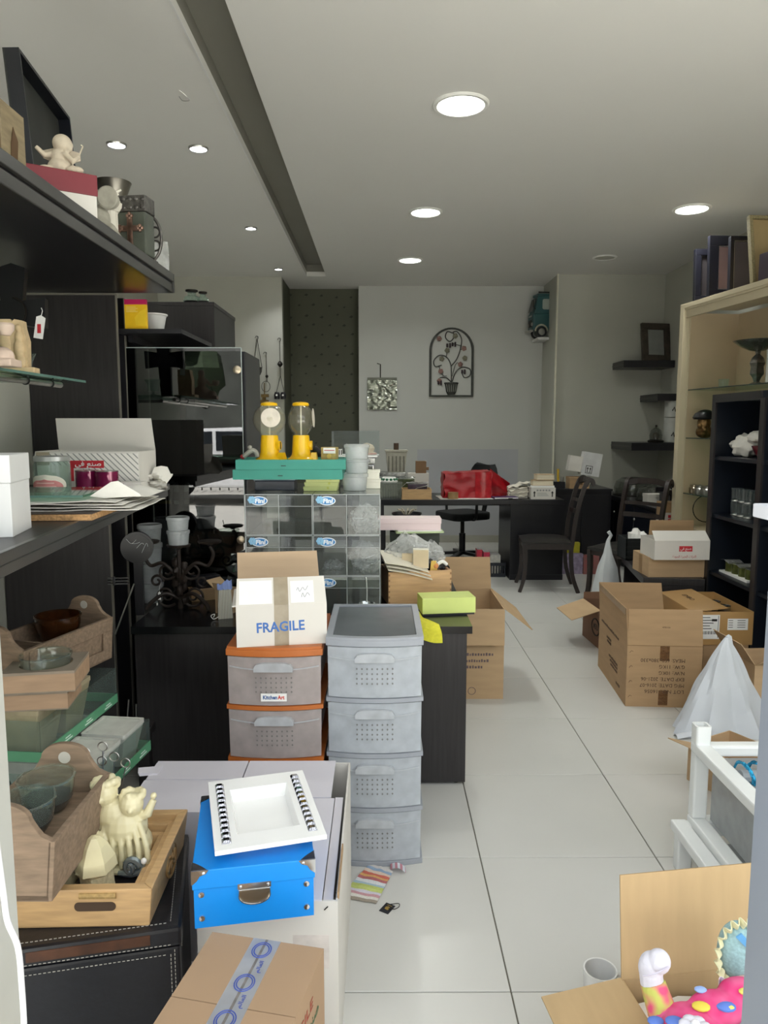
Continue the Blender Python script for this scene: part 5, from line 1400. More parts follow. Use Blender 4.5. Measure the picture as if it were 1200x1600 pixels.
# planter with amber bowl on the far pots
pe = G(174, 963, PZ + .15); pn = G(70, 1004, PZ + .15); de = (pe - pn).normalized()
rzA = math.atan2(-de.x, de.y); nA = Vector((math.cos(rzA), math.sin(rzA), 0))
p_ = pe - de * .42 - nA * .1
cA = caddy('weathered wooden planter with panelled side holding an amber bowl', (p_.x, p_.y, PZ), rzA, .42, .2, .15, .07, True, (.14,))
cm = Matrix.Translation(cA.location) @ Matrix.Rotation(rzA, 4, 'Z')
AMB = clear('amber_glass', '#8a5c34', .45, refl=1.6, body='#5c3a20')
bowl(cm @ Vector((0, .275, .0985)), .072, .085, 'amber brown glass bowl in the panelled planter', AMB)
ins = node('insert', cA, (0, .15, .0125))
boxpart('top_board', WOODG, ins, -.07, .07, .0, .25, .07, .085); boxpart('support', WOODG, ins, -.06, .06, .0, .015, 0, .07); boxpart('support', WOODG, ins, -.06, .06, .23, .245, 0, .07)
# two square wooden holders at the near end
PLY = mat('birch_ply', '#ab8d70', .6, var=.12, scale=8, stretch=(1, 6, 6))
PLYT = mat('grey_ply_face', '#8f8272', .8, var=.15, scale=12)
def ply_box(loc, rz, w, d, h, label, hole):
    t = thing('wooden_holder', label, 'holder', loc, rz, group='plywood bowl holders')
    for nm, bx in (('side', (-w / 2, w / 2, -d / 2, -d / 2 + .01)), ('side', (-w / 2, w / 2, d / 2 - .01, d / 2)), ('side', (-w / 2, -w / 2 + .01, -d / 2 + .01, d / 2 - .01)), ('side', (w / 2 - .01, w / 2, -d / 2 + .01, d / 2 - .01))): boxpart(nm, PLY, t, *bx, .004, h - .008)
    n = 32
    sq = []
    for i in range(n):
        a = 2 * math.pi * i / n; k = 1 / max(abs(math.cos(a)), abs(math.sin(a))); sq.append((w / 2 * math.cos(a) * k, d / 2 * math.sin(a) * k))
    if hole: MB().ring(sq, circ(hole, n), h - .008, h).build('top_face', PLYT, t)
    else: boxpart('top_face', PLYT, t, -w / 2, w / 2, -d / 2, d / 2, h - .008, h)
    boxpart('bottom_face', PLYT, t, -w / 2, w / 2, -d / 2, d / 2, 0, .004)
    return t
h2 = G(100, 1113, PZ)
ply_box((h2.x - .1, h2.y + .085, PZ), .14, .185, .15, .055, 'lower plywood bowl holder with an open side on the near pots', 0)
h1 = (h2.x - .085, h2.y + .09, PZ + .0555)
ply_box(h1, .16, .2, .18, .062, 'upper plywood bowl holder with a round hole and clear bowl', .074)
bowl((h1[0], h1[1], h1[2] + .012), .071, .075, 'clear glass bowl sunk in the upper plywood holder', BG)

# ================================================================== white carton, blue box, white tray, taped carton
ZW = .43
xr = G(528, 1408, ZW); xl = G(245, 1192, ZW)
X_L = -.405
LILW = mat('lilac_white_card', '#d2cfd6', .7, var=.04, scale=4)
wC2, dC2 = xr.x - X_L, xl.y - xr.y
t = carton('carton', 'large worn white carton supporting the blue storage box', ((xr.x + X_L) / 2, (xr.y + xl.y) / 2, 0), 0, wC2, dC2, ZW, CARDW, CARD2, ())
boxpart('lid_flap', LILW, t, -wC2 / 2, wC2 / 2 - .035, -dC2 / 2, dC2 * .16, ZW, ZW + .004)
boxpart('lid_flap', LILW, t, -wC2 / 2, wC2 / 2 - .045, dC2 * .165, dC2 / 2, ZW + .001, ZW + .006)
MB().box(wC2 / 2 - .034, wC2 / 2 - .012, -dC2 / 2 + .005, dC2 / 2 - .2, ZW - .012, ZW - .008).build('inner_flap', LILW, t)
boxpart('torn_edge', CARD, t, wC2 / 2 - .002, wC2 / 2 + .002, -dC2 / 2 + .01, -dC2 * .2, ZW - .002, ZW + .014)
MB().bar((wC2 / 2 - .03, -dC2 / 2 - .001, ZW - .02), (wC2 / 2 - .022, -dC2 / 2 - .001, ZW - .012), .002, .002).build('staple', DARKM, t)
boxpart('faded_print', mat('faded_print', '#cfc7c0', .8, var=.1, scale=30), t, wC2 / 2 - .1, wC2 / 2 - .02, -dC2 / 2 - .0006, -dC2 / 2, ZW - .16, ZW - .08)
wD, dD = X_L - .004 - xl.x, .30
t = carton('carton', 'pale lilac grey carton behind the wooden nesting trays', ((xl.x + X_L - .004) / 2, xl.y - dD / 2, 0), 0, wD, dD, ZW, LILW, CARD2, ())
boxpart('lid_flap', LILW, t, -wD / 2, wD / 2, -dD / 2, .03, ZW, ZW + .004)
boxpart('lid_flap', LILW, t, -wD / 2 + .005, wD / 2, .034, dD / 2, ZW + .001, ZW + .006)
MB().hexa([(-wD / 2 + .03, .06, ZW + .006), (-wD / 2 - .02, .05, ZW + .006), (-wD / 2 - .03, .085, ZW + .006), (-wD / 2 + .03, .11, ZW + .006)], [(-wD / 2 + .03, .06, ZW + .01), (-wD / 2 - .025, .05, ZW + .016), (-wD / 2 - .035, .085, ZW + .016), (-wD / 2 + .03, .11, ZW + .01)]).build('torn_tab', LILW, t)
# blue storage box
BZ = ZW + .0062
ba, bb = G(302, 1453, BZ), G(493, 1431, BZ)
BLU = mat('bright_blue_card', '#0a86dc', .4, var=.02, scale=5)
back = G(305, 1243, BZ + .135)
dB = .31
loc, rz, w = front((302, 1453), (493, 1431), BZ, dB)
t = thing('storage_box', 'bright blue storage box with chrome corners and label holder', 'storage box', (loc.x, loc.y, BZ), rz)
hB = .128; lh = .042; e = .003
boxpart('base', BLU, t, -w / 2 + e, w / 2 - e, -dB / 2 + e, dB / 2 - e, 0, hB - lh + .01)
boxpart('lid', BLU, t, -w / 2, w / 2, -dB / 2, dB / 2, hB - lh, hB, .002)
for sx in (-1, 1):
    for sy in (-1, 1):
        c = node('metal_corner', t, (sx * w / 2, sy * dB / 2, hB))
        MB().prism([(0, 0), (-sx * .034, 0), (-sx * .028, -.008), (-sx * .016, -.012), (-sx * .01, -.022), (0, -.03)], 0, .0012, upright(sy * .0008 + .0006)).build('front_plate', CHROME, c)
        MB().prism([(0, 0), (-sy * .034, 0), (-sy * .028, -.008), (-sy * .016, -.012), (-sy * .01, -.022), (0, -.03)], 0, .0012, Matrix.Translation((sx * .0008 - .0006, 0, 0)) @ Matrix.Rotation(math.pi / 2, 4, 'Z') @ UPF).build('side_plate', CHROME, c)
        MB().prism([(0, 0), (-sx * .03, 0), (-sx * .02, -sy * .012), (-sx * .012, -sy * .02), (0, -sy * .03)], 0, .0012).build('top_plate', mat('dark_chrome', '#5c5c60', .25, .9), c)
        MB().ball((-sx * .024, sy * .001, -.006), .0035, 8).build('corner_rivet', CHROME, c)
for sx in (-1, 1):
    for z in (.022, hB - lh - .012):
        MB().lathe([(.0065, 0), (.006, .003), (.0001, .004)], 16, M=Matrix.Translation((sx * (w / 2 - .018), -dB / 2 + e, z)) @ Matrix.Rotation(math.pi / 2, 4, 'X')).build('stud', CHROME, t)
hd = node('label_holder', t, (.0, -dB / 2 + e, hB - lh - .004))
boxpart('hinge_bar', CHROME, hd, -.034, .034, -.004, 0, -.004, .008)
D_ = [(-.031, -.006), (.031, -.006), (.031, -.02)] + [(.031 * math.cos(a), -.02 - .018 * math.sin(a)) for a in [math.pi * i / 12 for i in range(13)]] + [(-.031, -.02)]
MB().prism(D_, 0, .0015, upright(-.001)).build('plate', BRASSY, hd)
MB().tube([Vector((x * 1.02, -.005, y)) for x, y in D_], .0018, 6, closed=True).build('bail_handle', CHROME, hd)
for sx in (-1, 1): MB().ball((sx * .028, -.004, .002), .003, 8).build('rivet', CHROME, hd)
# white tray with crystals
TZ2 = BZ + hB
c1, c2, c3, c4 = [G(x, y, TZ2 + .03) for x, y in ((338, 1334), (514, 1306), (470, 1206), (323, 1224))]
cen = (c1 + c2 + c3 + c4) / 4
rzt2 = math.atan2(c2.y - c1.y, c2.x - c1.x) * .6 + math.atan2(c3.y - c4.y, c3.x - c4.x) * .4
wT = ((c2 - c1).length + (c3 - c4).length) / 2; dT = ((c3 - c2).length + (c4 - c1).length) / 2
t = thing('serving_tray', 'white square tray edged with two rows of mirror crystals', 'tray', (cen.x, cen.y, TZ2), rzt2)
WT = mat('white_lacquer', '#f0f0ee', .25, var=.01)
o = [(-wT / 2, -dT / 2), (wT / 2, -dT / 2), (wT / 2, dT / 2), (-wT / 2, dT / 2)]; i_ = [(-wT * .29, -dT * .32), (wT * .29, -dT * .32), (wT * .29, dT * .32), (-wT * .29, dT * .32)]; i2 = [(x * .9, y * .9) for x, y in i_]
MB().ring(o, i_, .024, .034).build('rim', WT, t, .001)
m = MB()
for j in range(4):
    k = (j + 1) % 4
    m.hexa([(*i2[j], .004), (*i2[k], .004), (*[v * 1.04 for v in i2[k]], .004), (*[v * 1.04 for v in i2[j]], .004)], [(*i_[j], .033), (*i_[k], .033), (*[v * 1.02 for v in i_[k]], .033), (*[v * 1.02 for v in i_[j]], .033)])
m.build('well_wall', WT, t)
boxpart('well_floor', WT, t, -wT * .275, wT * .275, -dT * .30, dT * .30, 0, .006)
CRY = mat('mirror_crystal', '#8d8d92', .08, 1., var=.5, scale=300, detail=1)
for sx in (-1, 1):
    for i in range(12):
        y = -dT * .43 + dT * .86 * (i + .5) / 12
        cm_ = MB().taper(wT * .085, dT * .066, wT * .05, dT * .035, .034, .0395, sx * wT * .39, y)
        cm_.build('crystal', CRY, t)
# taped carton in the foreground
ZB = .465
pts4 = [G(x, y, ZB) for x, y in ((332, 1456), (506, 1482))]
dd = pts4[1] - pts4[0]; rz = math.atan2(dd.y, dd.x); w = dd.length; dep = .34
nrm = Vector((math.sin(rz), -math.cos(rz), 0))
loc = (pts4[0] + pts4[1]) / 2 + nrm * dep / 2
t = carton('carton', 'closed brown carton sealed with printed clear tape, in front of the blue box', (loc.x, loc.y, 0), rz, w, dep, ZB - .004, mat('grey_brown_cardboard', '#a3876a', .8, var=.05, scale=5, bump=.05), None, (), closed=True)
TP = clear('printed_tape', '#eef2f8', .6, rough=.12, body='#dfe4ec', refl=1.4)
tp = boxpart('tape', TP, t, -.028, .028, -dep / 2, dep / 2, ZB, ZB + .0006)
boxpart('tape_seam', mat('tape_seam_grey', '#6f6a66', .4, var=.4, scale=60), tp, -.0025, .0025, -dep / 2, dep / 2, ZB + .0006, ZB + .0009)
BI = mat('tape_blue_ink', '#3850a4', .5)
for y in (dep / 2 - .03, dep / 2 - .115, dep / 2 - .2, dep / 2 - .285):
    sb = node('printed_seal', tp, (0, y, ZB + .0012))
    for r_ in (.018, .014): MB().tube([Vector((r_ * math.cos(a), r_ * 1.15 * math.sin(a), 0)) for a in [2 * math.pi * i / 22 for i in range(22)]], .0011, 4, closed=True).build('ring', BI, sb)
    text('writing', '\ufee2\ufedf\ufe8e\ufecc\ufedf\ufe8d', .011, BI, sb, frame((.012, -.042, 0), (0, 1, 0), (-1, 0, 0)), .03)
sd = frame((w / 2 + .0006, -.02, ZB - .12), (0, 1, 0), (0, 0, 1))
text('writing', 'FRAGILE', .03, mat('faded_red_ink', '#a04a3a', .7), t, frame((w / 2 + .0008, .02, ZB - .05), (0, 1, 0), (0, 0, 1)), .15)
text('writing', '\ufee2\ufedf\ufe8e\ufecc\ufedf\ufe8d \ufecc\ufee8\ufebb', .03, mat('faded_green_ink', '#3f6a4a', .7), t, frame((w / 2 + .0008, .06, ZB - .085), (0, 1, 0), (0, 0, 1)), .14)

# ------------------------------------------------------------------ on the floor
c = [G(x, y, .003) for x, y in ((530, 1402), (588, 1412), (614, 1362), (578, 1350))]
t = thing('striped_cloth', 'small striped pastel cloth lying flat on the floor tiles', 'cloth', ((c[0] + c[2]) / 2).to_tuple(), 0)
cn = (c[0] + c[2]) / 2; t.location = (cn.x, cn.y, 0)
q4 = [v - Vector((cn.x, cn.y, 0)) for v in (c[0], c[1], c[2], c[3])]
def clo(u, v):
    p = (q4[0] * (1 - u) + q4[1] * u) * (1 - v) + (q4[3] * (1 - u) + q4[2] * u) * v
    p.z = .004 + .008 * abs(noise.noise(Vector((u * 3, v * 4, 1)))); return p
hx = ['#9c9284', '#d8d4cc', '#c89aa0', '#d2cdd8', '#c2cc7a', '#b9c470', '#a9c0cc', '#d4d6d8', '#b06a6c', '#d9a86a', '#c66a5a', '#d8c2b0', '#8fa4bc', '#c8c4c0']
for i, h_ in enumerate(hx):
    v0, v1 = i / len(hx), (i + 1) / len(hx)
    MB().sheet(lambda u, v: clo(u, v0 + (v1 - v0) * v), 10, 2, .0015).build('stripe', mat('cloth_' + h_[1:], h_, .9, bump=.3, scale=200), t)
MB().sheet(lambda u, v: q4[2] * .9 + Vector((.0 + .05 * u, .01 + .03 * v - .02 * u, .006 + .012 * math.sin(3 * u))), 6, 6, .0015).build('folded_corner', striped('cloth_fold', ['#c8ccd4', '#b8808c'], 0, 60, .9), t)
q = G(605, 1420, 0)
t = thing('hang_tag', 'small black hang tag with gold print and cord on the floor', 'tag', (q.x, q.y, 0), -.55)
boxpart('card', mat('black_card', '#17161c', .35), t, -.016, .016, -.022, .022, .0008, .0022)
MB().tube(smooth_path([(0, .02, .003), (.02, .035, .004), (.03, .02, .006), (.022, .005, .004), (.004, -.0, .0035)], 6), .0012, 5).build('cord', INK, t)
MB().prism([(-.006, -.006), (.006, -.008), (.008, .004), (0, .009), (-.007, .004)], .0022, .0028).build('gold_print', mat('gold_foil', '#b89a4e', .35, .6), t)
boxpart('gold_line', mat('gold_foil', '#b89a4e', .35, .6), t, -.009, .009, .013, .015, .0022, .0026)
# ================================================================== right end of the counter
loc, rz, w = front((607, 946), (705, 942), ZC, .2)
t = thing('wooden_crate', 'light pine crate full of paper and plastic on the counter', 'crate', (loc.x, loc.y, ZC), rz)
PINE = mat('pine_board', '#c29c70', .55, var=.12, scale=5, stretch=(1.5, 10, 14), bump=.05)
PINED = mat('dark_pine', '#8e6a48', .7, var=.2, scale=12)  # side boards and finger joints coloured darker than the front board
hc, dc, th = .15, .2, .012
boxpart('front_board', PINE, t, -w / 2, w / 2, -dc / 2, -dc / 2 + th, 0, hc, .001)
boxpart('back_board', PINE, t, -w / 2, w / 2, dc / 2 - th, dc / 2, 0, hc, .001)
for sx in (-1, 1):
    s_ = boxpart('side_board', PINED, t, min(sx * w / 2, sx * (w / 2 - th)), max(sx * w / 2, sx * (w / 2 - th)), -dc / 2 + th, dc / 2 - th, 0, hc)
    for k in range(6): boxpart('finger_joint', PINED, s_, min(sx * w / 2, sx * (w / 2 - th * .6)), max(sx * w / 2, sx * (w / 2 - th * .6)), -dc / 2 - .0006, -dc / 2 + .001, .006 + k * .025, .016 + k * .025)
boxpart('bottom_board', PINE, t, -w / 2 + th, w / 2 - th, -dc / 2 + th, dc / 2 - th, 0, .008)
CM = Matrix.Translation((loc.x, loc.y, ZC)) @ Matrix.Rotation(rz, 4, 'Z')
def cr(x, y, z): return CM @ Vector((x, y, z))
# filling: folded envelopes, small carton, plastic bag, shoe, toy hair
t = thing('paper_envelopes', 'cream paper envelopes lying slanted in the pine crate', 'envelopes', cr(-.05, -.0, .10), rz - .0)
ENV = mat('cream_envelope', '#d9d3c2', .7, var=.04)
for i in range(3):
    MB().sheet(lambda u, v, i=i: (-.11 + .2 * u + .006 * i, -.11 + .17 * v - .004 * i, .095 - .05 * u - .016 * i + .03 * v + .006 * math.sin(3 * u)), 8, 6, .003).build('envelope', ENV, t)
t = thing('small_carton', 'small cream card box standing on the envelopes in the crate', 'box', cr(.012, -.055, .158), rz - .2)
boxpart('body', mat('cream_card', '#e2dfd0', .6), t, -.035, .035, -.02, .03, 0, .085); boxpart('end_flap', mat('buff_card', '#cdbb9a', .7), t, -.034, .034, -.0225, -.0202, .002, .083)
boxpart('side_flap', mat('buff_card', '#cdbb9a', .7), t, -.085, -.036, .01, .03, .02, .06)
t = thing('toy_shoe', 'black toy shoe with white laces in the pine crate', 'shoe', cr(.1, .0, .115), rz)
def shoe(m):
    m.ball((.0, 0, .03), .035, 14, (1.2, .9, .8)); m.ball((-.035, 0, .045), .024, 12, (1.1, .9, 1.2)); m.ball((.03, 0, .025), .03, 12, (1.1, .9, .7))
sculpt('upper', shoe, mat('black_leatherette', '#17171a', .25), t, .003)
for i in range(3): MB().tube([(-.03 + .014 * i, -.034, .05 - .004 * i), (-.022 + .014 * i, -.02, .066 - .003 * i)], .003, 6).build('lace', PAPER, t)
boxpart('sole', mat('black_rubber', '#151515', .6), t, -.05, .06, -.028, .028, 0, .008)
t = thing('yarn_tuft', 'yellow yarn tuft hanging in the pine crate', 'yarn', cr(.068, -.07, .10), rz)
for i in range(9):
    x = -.014 + .0035 * i
    MB().tube([(x * .6, 0, .09), (x, -.004, .05), (x * 1.3, -.002, .0)], .003, 5).build('strand', mat('yellow_yarn', '#d6b45c', .8), t)
t = thing('doll_face', 'small brown and orange doll face in the pine crate', 'doll', cr(.09, -.055, .13), rz)
MB().ball((0, 0, .0), .02, 14).build('head', mat('brown_felt', '#5b4030', .8), t); MB().ball((-.012, -.012, .035), .014, 12).build('snout', mat('orange_felt', '#cc8a52', .8), t)
MB().tube(smooth_path([(0, -.01, .045), (.02, -.015, .055), (.04, -.01, .04)], 5), .008, 8).build('cap_band', PAPER, t)
wrapbag(cr(-.03, .035, .13), .21, .12, .17, 21, 'crumpled clear plastic bag spilling over the pine crate')
wrapbag(cr(.075, .055, .12), .15, .09, .14, 33, 'crumpled clear plastic bag at the back of the pine crate')
t = thing('metal_clip', 'small silver clip sticking up behind the pine crate', 'clip', cr(.02, .085, .15), rz)
MB().tube([(0, 0, 0), (0, 0, .125), (-.0, 0, .13)], .006, 6).build('stem', CHROME, t); MB().tube([(0, 0, .13), (-.03, 0, .135)], .003, 6).build('arm', CHROME, t)
# pink long box on dark boxes behind
q = P(690, 829, 3.5); q0 = P(588, 829, 3.5)
zp = q.z
t = plainbox('carton', 'dark green box under the long pink box behind the crate', ((q.x + q0.x) / 2 + .03, 3.6, ZC), 0, .24, .14, zp - ZC - .012, mat('dark_green_card', '#2f352c', .6, var=.2), lidh=.05)
t = thing('glitter_pad', 'pale green sheet between the dark green box and pink box', 'sheet', ((q.x + q0.x) / 2 + .06, 3.58, zp - .012), .1)
boxpart('pad', mat('pale_green_felt', '#b7c79a', .8), t, -.13, .1, -.09, .08, 0, .008); boxpart('backing', PAPER, t, -.12, .09, -.085, .075, .008, .0118)
t = plainbox('long_box', 'long flat pale pink box lying behind the pine crate', ((q.x + q0.x) / 2, 3.57, zp), 0, q.x - q0.x, .12, 18.5 * K(q), mat('pale_pink_card', '#e3cfcf', .55, var=.02), lidh=.025)
# lime box
loc, rz, w = front((660, 963), (743, 960), ZC, .12)
t = thing('gift_box', 'lime green box with black base overhanging the counter end', 'box', (loc.x, loc.y, ZC), rz)
LIME = mat('lime_card', '#cfdc80', .5, var=.03)
boxpart('base', mat('black_card', '#17161c', .35), t, -w / 2 + .004, w / 2 - .004, -.056, .056, 0, .02)
boxpart('lid', LIME, t, -w / 2, w / 2, -.06, .06, .008, .075, .002)
# yellow duster
t = thing('duster', 'yellow microfibre duster draped over the counter edge', 'cloth', (.075, 2.86, ZC))
DUS = mat('yellow_microfibre', '#d8d23e', .95, var=.08, scale=80, bump=.5)
def dus(u, v):
    s = .31 * v - .055 + .012 * math.sin(5 * u)
    wv = .006 * noise.noise(Vector((u * 6, v * 6, 2))) + .004 * math.sin(14 * u)
    x = (.045 + .2 * u) * (1 - v) + (.015 + .12 * u) * v + .012 * math.sin(9 * v)
    if s > 0: return (x - .075, s, .006 + abs(wv))
    return (x - .075, -.02 + wv * .6, .004 + s)
MB().sheet(dus, 22, 18, .003).build('cloth', DUS, t)
m = MB().sheet(lambda u, v: (-.04 + .06 * u, .03 + .08 * v, .01 + .016 * math.sin(3.1 * u) * math.sin(3.1 * v)), 8, 8, .002).build('fold', DUS, t)

# carton on the floor behind the counter
hM = .495
p1, p2 = G(700, 1095, 0), G(786, 1092, 0)
wM = .42; dM = .5
t = carton('carton', 'tall open brown carton on the floor behind the counter end', (p2.x - wM / 2, p2.y + dM / 2, 0), 0, wM, dM, hM, CARD2, CARDIN, (('f', 168, .19), ('r', 128, .19), ('b', 8, .19)))
INKP = mat('purple_brown_ink', '#6a5a5c', .8)
rnd = random.Random(2)
for r in range(3):
    x = wM / 2 - .2
    while x < wM / 2 - .06 - .03 * r:
        ww = rnd.uniform(.006, .012)
        boxpart('stencil_mark', INKP, t, x, x + ww, -dM / 2 - .0007, -dM / 2, .24 - .035 * r, .24 - .035 * r + rnd.uniform(.011, .016)); x += ww + .005
MB().tube([Vector((wM / 2 - .17 + .02 * math.cos(a), -dM / 2 - .0008, .045 + .02 * math.sin(a))) for a in [2 * math.pi * i / 18 for i in range(18)]], .0015, 4, closed=True).build('recycling_mark', INKP, t)

# ================================================================== desk area
ZD = .77; DY = 6.91
dx0, dx1 = .0, 1.735
t = thing('desk', 'long black desk standing in front of the back wall', 'desk', (dx0, DY, 0))
DESKB = mat('desk_black', '#121116', .35, var=.15)
boxpart('top', DESKB, t, 0, dx1 - dx0, -.01, .72, ZD - .045, ZD, .002)
xped = P(797, 850, DY).x
boxpart('pedestal', DESKB, t, xped - dx0, dx1 - dx0 - .002, .0, .68, .0, ZD - .045)
boxpart('side_panel', BLACK, t, .0, .03, .0, .68, 0, ZD - .045)
boxpart('rear_rail', BLACK2, t, .03, xped - dx0, .6, .62, ZD - .12, ZD - .045)
boxpart('plinth_strip', BLACK2, t, xped - dx0, dx1 - dx0, -.006, 0, 0, .05)
# office chair behind the desk
q = P(722, 868, 7.9)
t = thing('office_chair', 'black swivel office chair behind the desk', 'chair', (P(722, 860, 7.95).x, 7.95, 0), math.radians(-62))
FAB = mat('black_fabric', '#1b1c1e', .8, var=.15, scale=60, bump=.2)
for i in range(5):
    a = i * 2 * math.pi / 5 + .3
    lg = MB().bar((0, 0, .09), (.3 * math.cos(a), .3 * math.sin(a), .07), .05, .03).build('leg', mat('black_plastic', '#131316', .4), t)
    MB().ball((.3 * math.cos(a), .3 * math.sin(a), .03), .03, 12).build('castor', mat('black_plastic', '#131316', .4), lg)
MB().tube([(0, 0, .09), (0, 0, .30)], .035, 14).build('gas_column', mat('black_plastic', '#131316', .4), t); MB().tube([(0, 0, .3), (0, 0, .46)], .022, 12).build('piston', DARKM, t)
MB().prism(rrect(.48, .48, .1, 6), .46, .54).build('seat', FAB, t, .02)
MB().sheet(lambda u, v: ((u - .5) * (.44 - .16 * abs(2 * v - 1) ** 3), .24 + .05 * (2 * u - 1) ** 2 * -1 + .06 * v, .64 + .40 * v), 10, 10, .06).build('backrest', FAB, t)
MB().strip([(0, .1, .47), (0, .27, .48), (0, .3, .6), (0, .3, .8)], .06, .02, (1, 0, 0)).build('back_arm', mat('black_plastic', '#131316', .4), t)
for sx in (-1, 1):
    MB().tube(smooth_path([(sx * .22, -.02, .47), (sx * .28, -.02, .5), (sx * .29, -.02, .68)], 5), .015, 8).build('armrest', mat('black_plastic', '#131316', .4), t)

# things on the desk
RB = mat('red_plastic_bag', '#a3131f', .3, var=.15, scale=10, bump=.5)
x0, x1 = P(694, 770, 7.0).x, P(768, 770, 7.0).x
t = thing('shopping_bag', 'red plastic bag wrapped round a box on the desk', 'bag', (x0, 7.03, ZD + .006), 0)
ww = x1 - x0
zt = P(730, 737, 7.1).z - ZD
MB().sheet(lambda u, v: (u * ww + .012 * math.sin(9 * v), -.0 + .02 * noise.noise(Vector((u * 4, v * 4, 0))), v * (zt - .02 + .02 * u)), 16, 10, .004).build('front_film', RB, t)
MB().sheet(lambda u, v: (u * ww, v * .3, zt - .02 + .02 * u + .015 * noise.noise(Vector((u * 5, v * 5, 4)))), 16, 10, .004).build('top_film', RB, t)
MB().sheet(lambda u, v: (.0 + .02 * noise.noise(Vector((u * 4, v * 4, 9))), u * .3, v * (zt - .02)), 10, 8, .004).build('side_film', RB, t)
w2 = P(802, 770, 7.0).x - x1
MB().sheet(lambda u, v: (ww + u * w2, .06 + .12 * u + .03 * math.sin(7 * v + 3 * u), v * (zt + .02) * (1 - .55 * u) + .002), 14, 10, .003).build('loose_end', RB, t)
MB().sheet(lambda u, v: (ww * .66 + ww * .34 * u, -.012 - .02 * math.sin(3.1 * u), v * (zt - .005)), 10, 10, .003).build('gathered_film', mat('red_film_sheen', '#b02a30', .2, var=.2, scale=20, bump=1.), t)
boxpart('inner_box', CARD, t, .02, ww - .02, .03, .28, 0, zt - .03)
t = thing('desk_mat', 'grey cardboard sheet lying on the desk under the red bag', 'sheet', (P(740, 775, 6.98).x, 7.12, ZD), .05)
boxpart('board', mat('grey_board', '#a8a59c', .7), t, -.33, .32, -.19, .22, 0, .003); boxpart('paper', PAPER, t, -.2, .36, -.2, .1, .003, .0045)
t = thing('tape_roll', 'brown parcel tape roll standing flat on the desk', 'tape', (P(708, 775, 6.97).x, 6.97, ZD + .005))
MB().lathe([(.05, 0), (.05, .06), (.038, .06), (.038, 0), (.05, 0)], 30).build('roll', mat('brown_tape', '#9a7b54', .35), t)
MB().lathe([(.038, 0), (.038, .061), (.035, .061), (.035, 0)], 28).build('core', CARD2, t)
t = thing('notebook', 'thin purple notebook on the desk beside the red bag', 'book', (P(788, 772, 6.98).x + .02, 6.965, ZD + .005), .1)
boxpart('cover', mat('purple_cover', '#4a3a66', .4), t, -.13, .1, -.05, .08, 0, .018); boxpart('pages', PAPER, t, -.128, .098, -.0505, .078, .004, .014)
t = thing('phone', 'small dark phone lying on the desk', 'phone', (P(800, 775, 6.95).x, 6.95, ZD + .005), .3)
boxpart('body', BLACK2, t, -.05, .05, -.03, .03, 0, .01, .002); boxpart('red_strip', RED, t, -.04, .02, -.02, -.012, .01, .0105)
t = thing('paper_pile', 'loose white tissue paper heap on the desk', 'paper', (P(815, 768, 7.05).x - .03, 7.12, ZD))
for i in range(4):
    MB().sheet(lambda u, v, i=i: (-.09 + .2 * u, -.08 + .16 * v, .02 + .045 * i * (.6 + .4 * u) + .03 * noise.noise(Vector((u * 4 + i, v * 4, i)))), 10, 8, .004).build('sheet', mat('ivory_tissue', '#d9d3c6', .75), t)
boxpart('block', mat('ivory_tissue', '#d9d3c6', .75), t, -.08, .09, -.06, .07, 0, .1)
xw = P(849, 772, 6.96).x
t = thing('printed_box', 'white box printed with two up arrows on the desk', 'box', (xw, 7.02, ZD))
k = 7.0 / 1150
boxpart('body', CARDW, t, -19 * k, 19 * k, -.06, .1, 0, 18 * k); boxpart('lid', PAPER, t, -18 * k, 17 * k, -.06, .1, 18 * k, 21 * k)
for sx in (-1, 1):
    a_ = MB().prism([(sx * .085 - .005, .022), (sx * .085 + .005, .022), (sx * .085 + .005, .058), (sx * .085 + .013, .058), (sx * .085, .078), (sx * .085 - .013, .058), (sx * .085 - .005, .058)], 0, .001, upright(-.06)).build('arrow_print', INK, t)
for i in range(5): boxpart('pictogram', mat('grey_print', '#9a9a98', .6), t, -.065 + .028 * i, -.047 + .028 * i, -.0608, -.06, .076, .092)
for i in range(3): boxpart('print_line', mat('grey_print', '#9a9a98', .6), t, -.06, .05 - .01 * i, -.0608, -.06, .03 + .013 * i, .035 + .013 * i)
bz = ZD + 21 * k
for i, (dxx, w_, lab) in enumerate(((0, .2, 'cream paged book lying on the printed white box'), (.02, .17, 'smaller cream paged book on top of the printed white box'))):
    b_ = thing('book', lab, 'book', (xw + dxx, 7.04, bz + i * .052), .1 * i)
    hb = .05 if i == 0 else .055
    boxpart('cover', mat('tan_cover', '#b9a384', .6), b_, -w_ / 2, w_ / 2, -.06, .06, 0, .006); boxpart('pages', mat('cream_pages', '#d8cdb4', .8, var=.1, scale=8, stretch=(1, 1, 60)), b_, -w_ / 2 + .004, w_ / 2 - .004, -.058, .058, .006, hb - .006)
    boxpart('cover', mat('tan_cover', '#b9a384', .6), b_, -w_ / 2, w_ / 2, -.06, .06, hb - .006, hb)
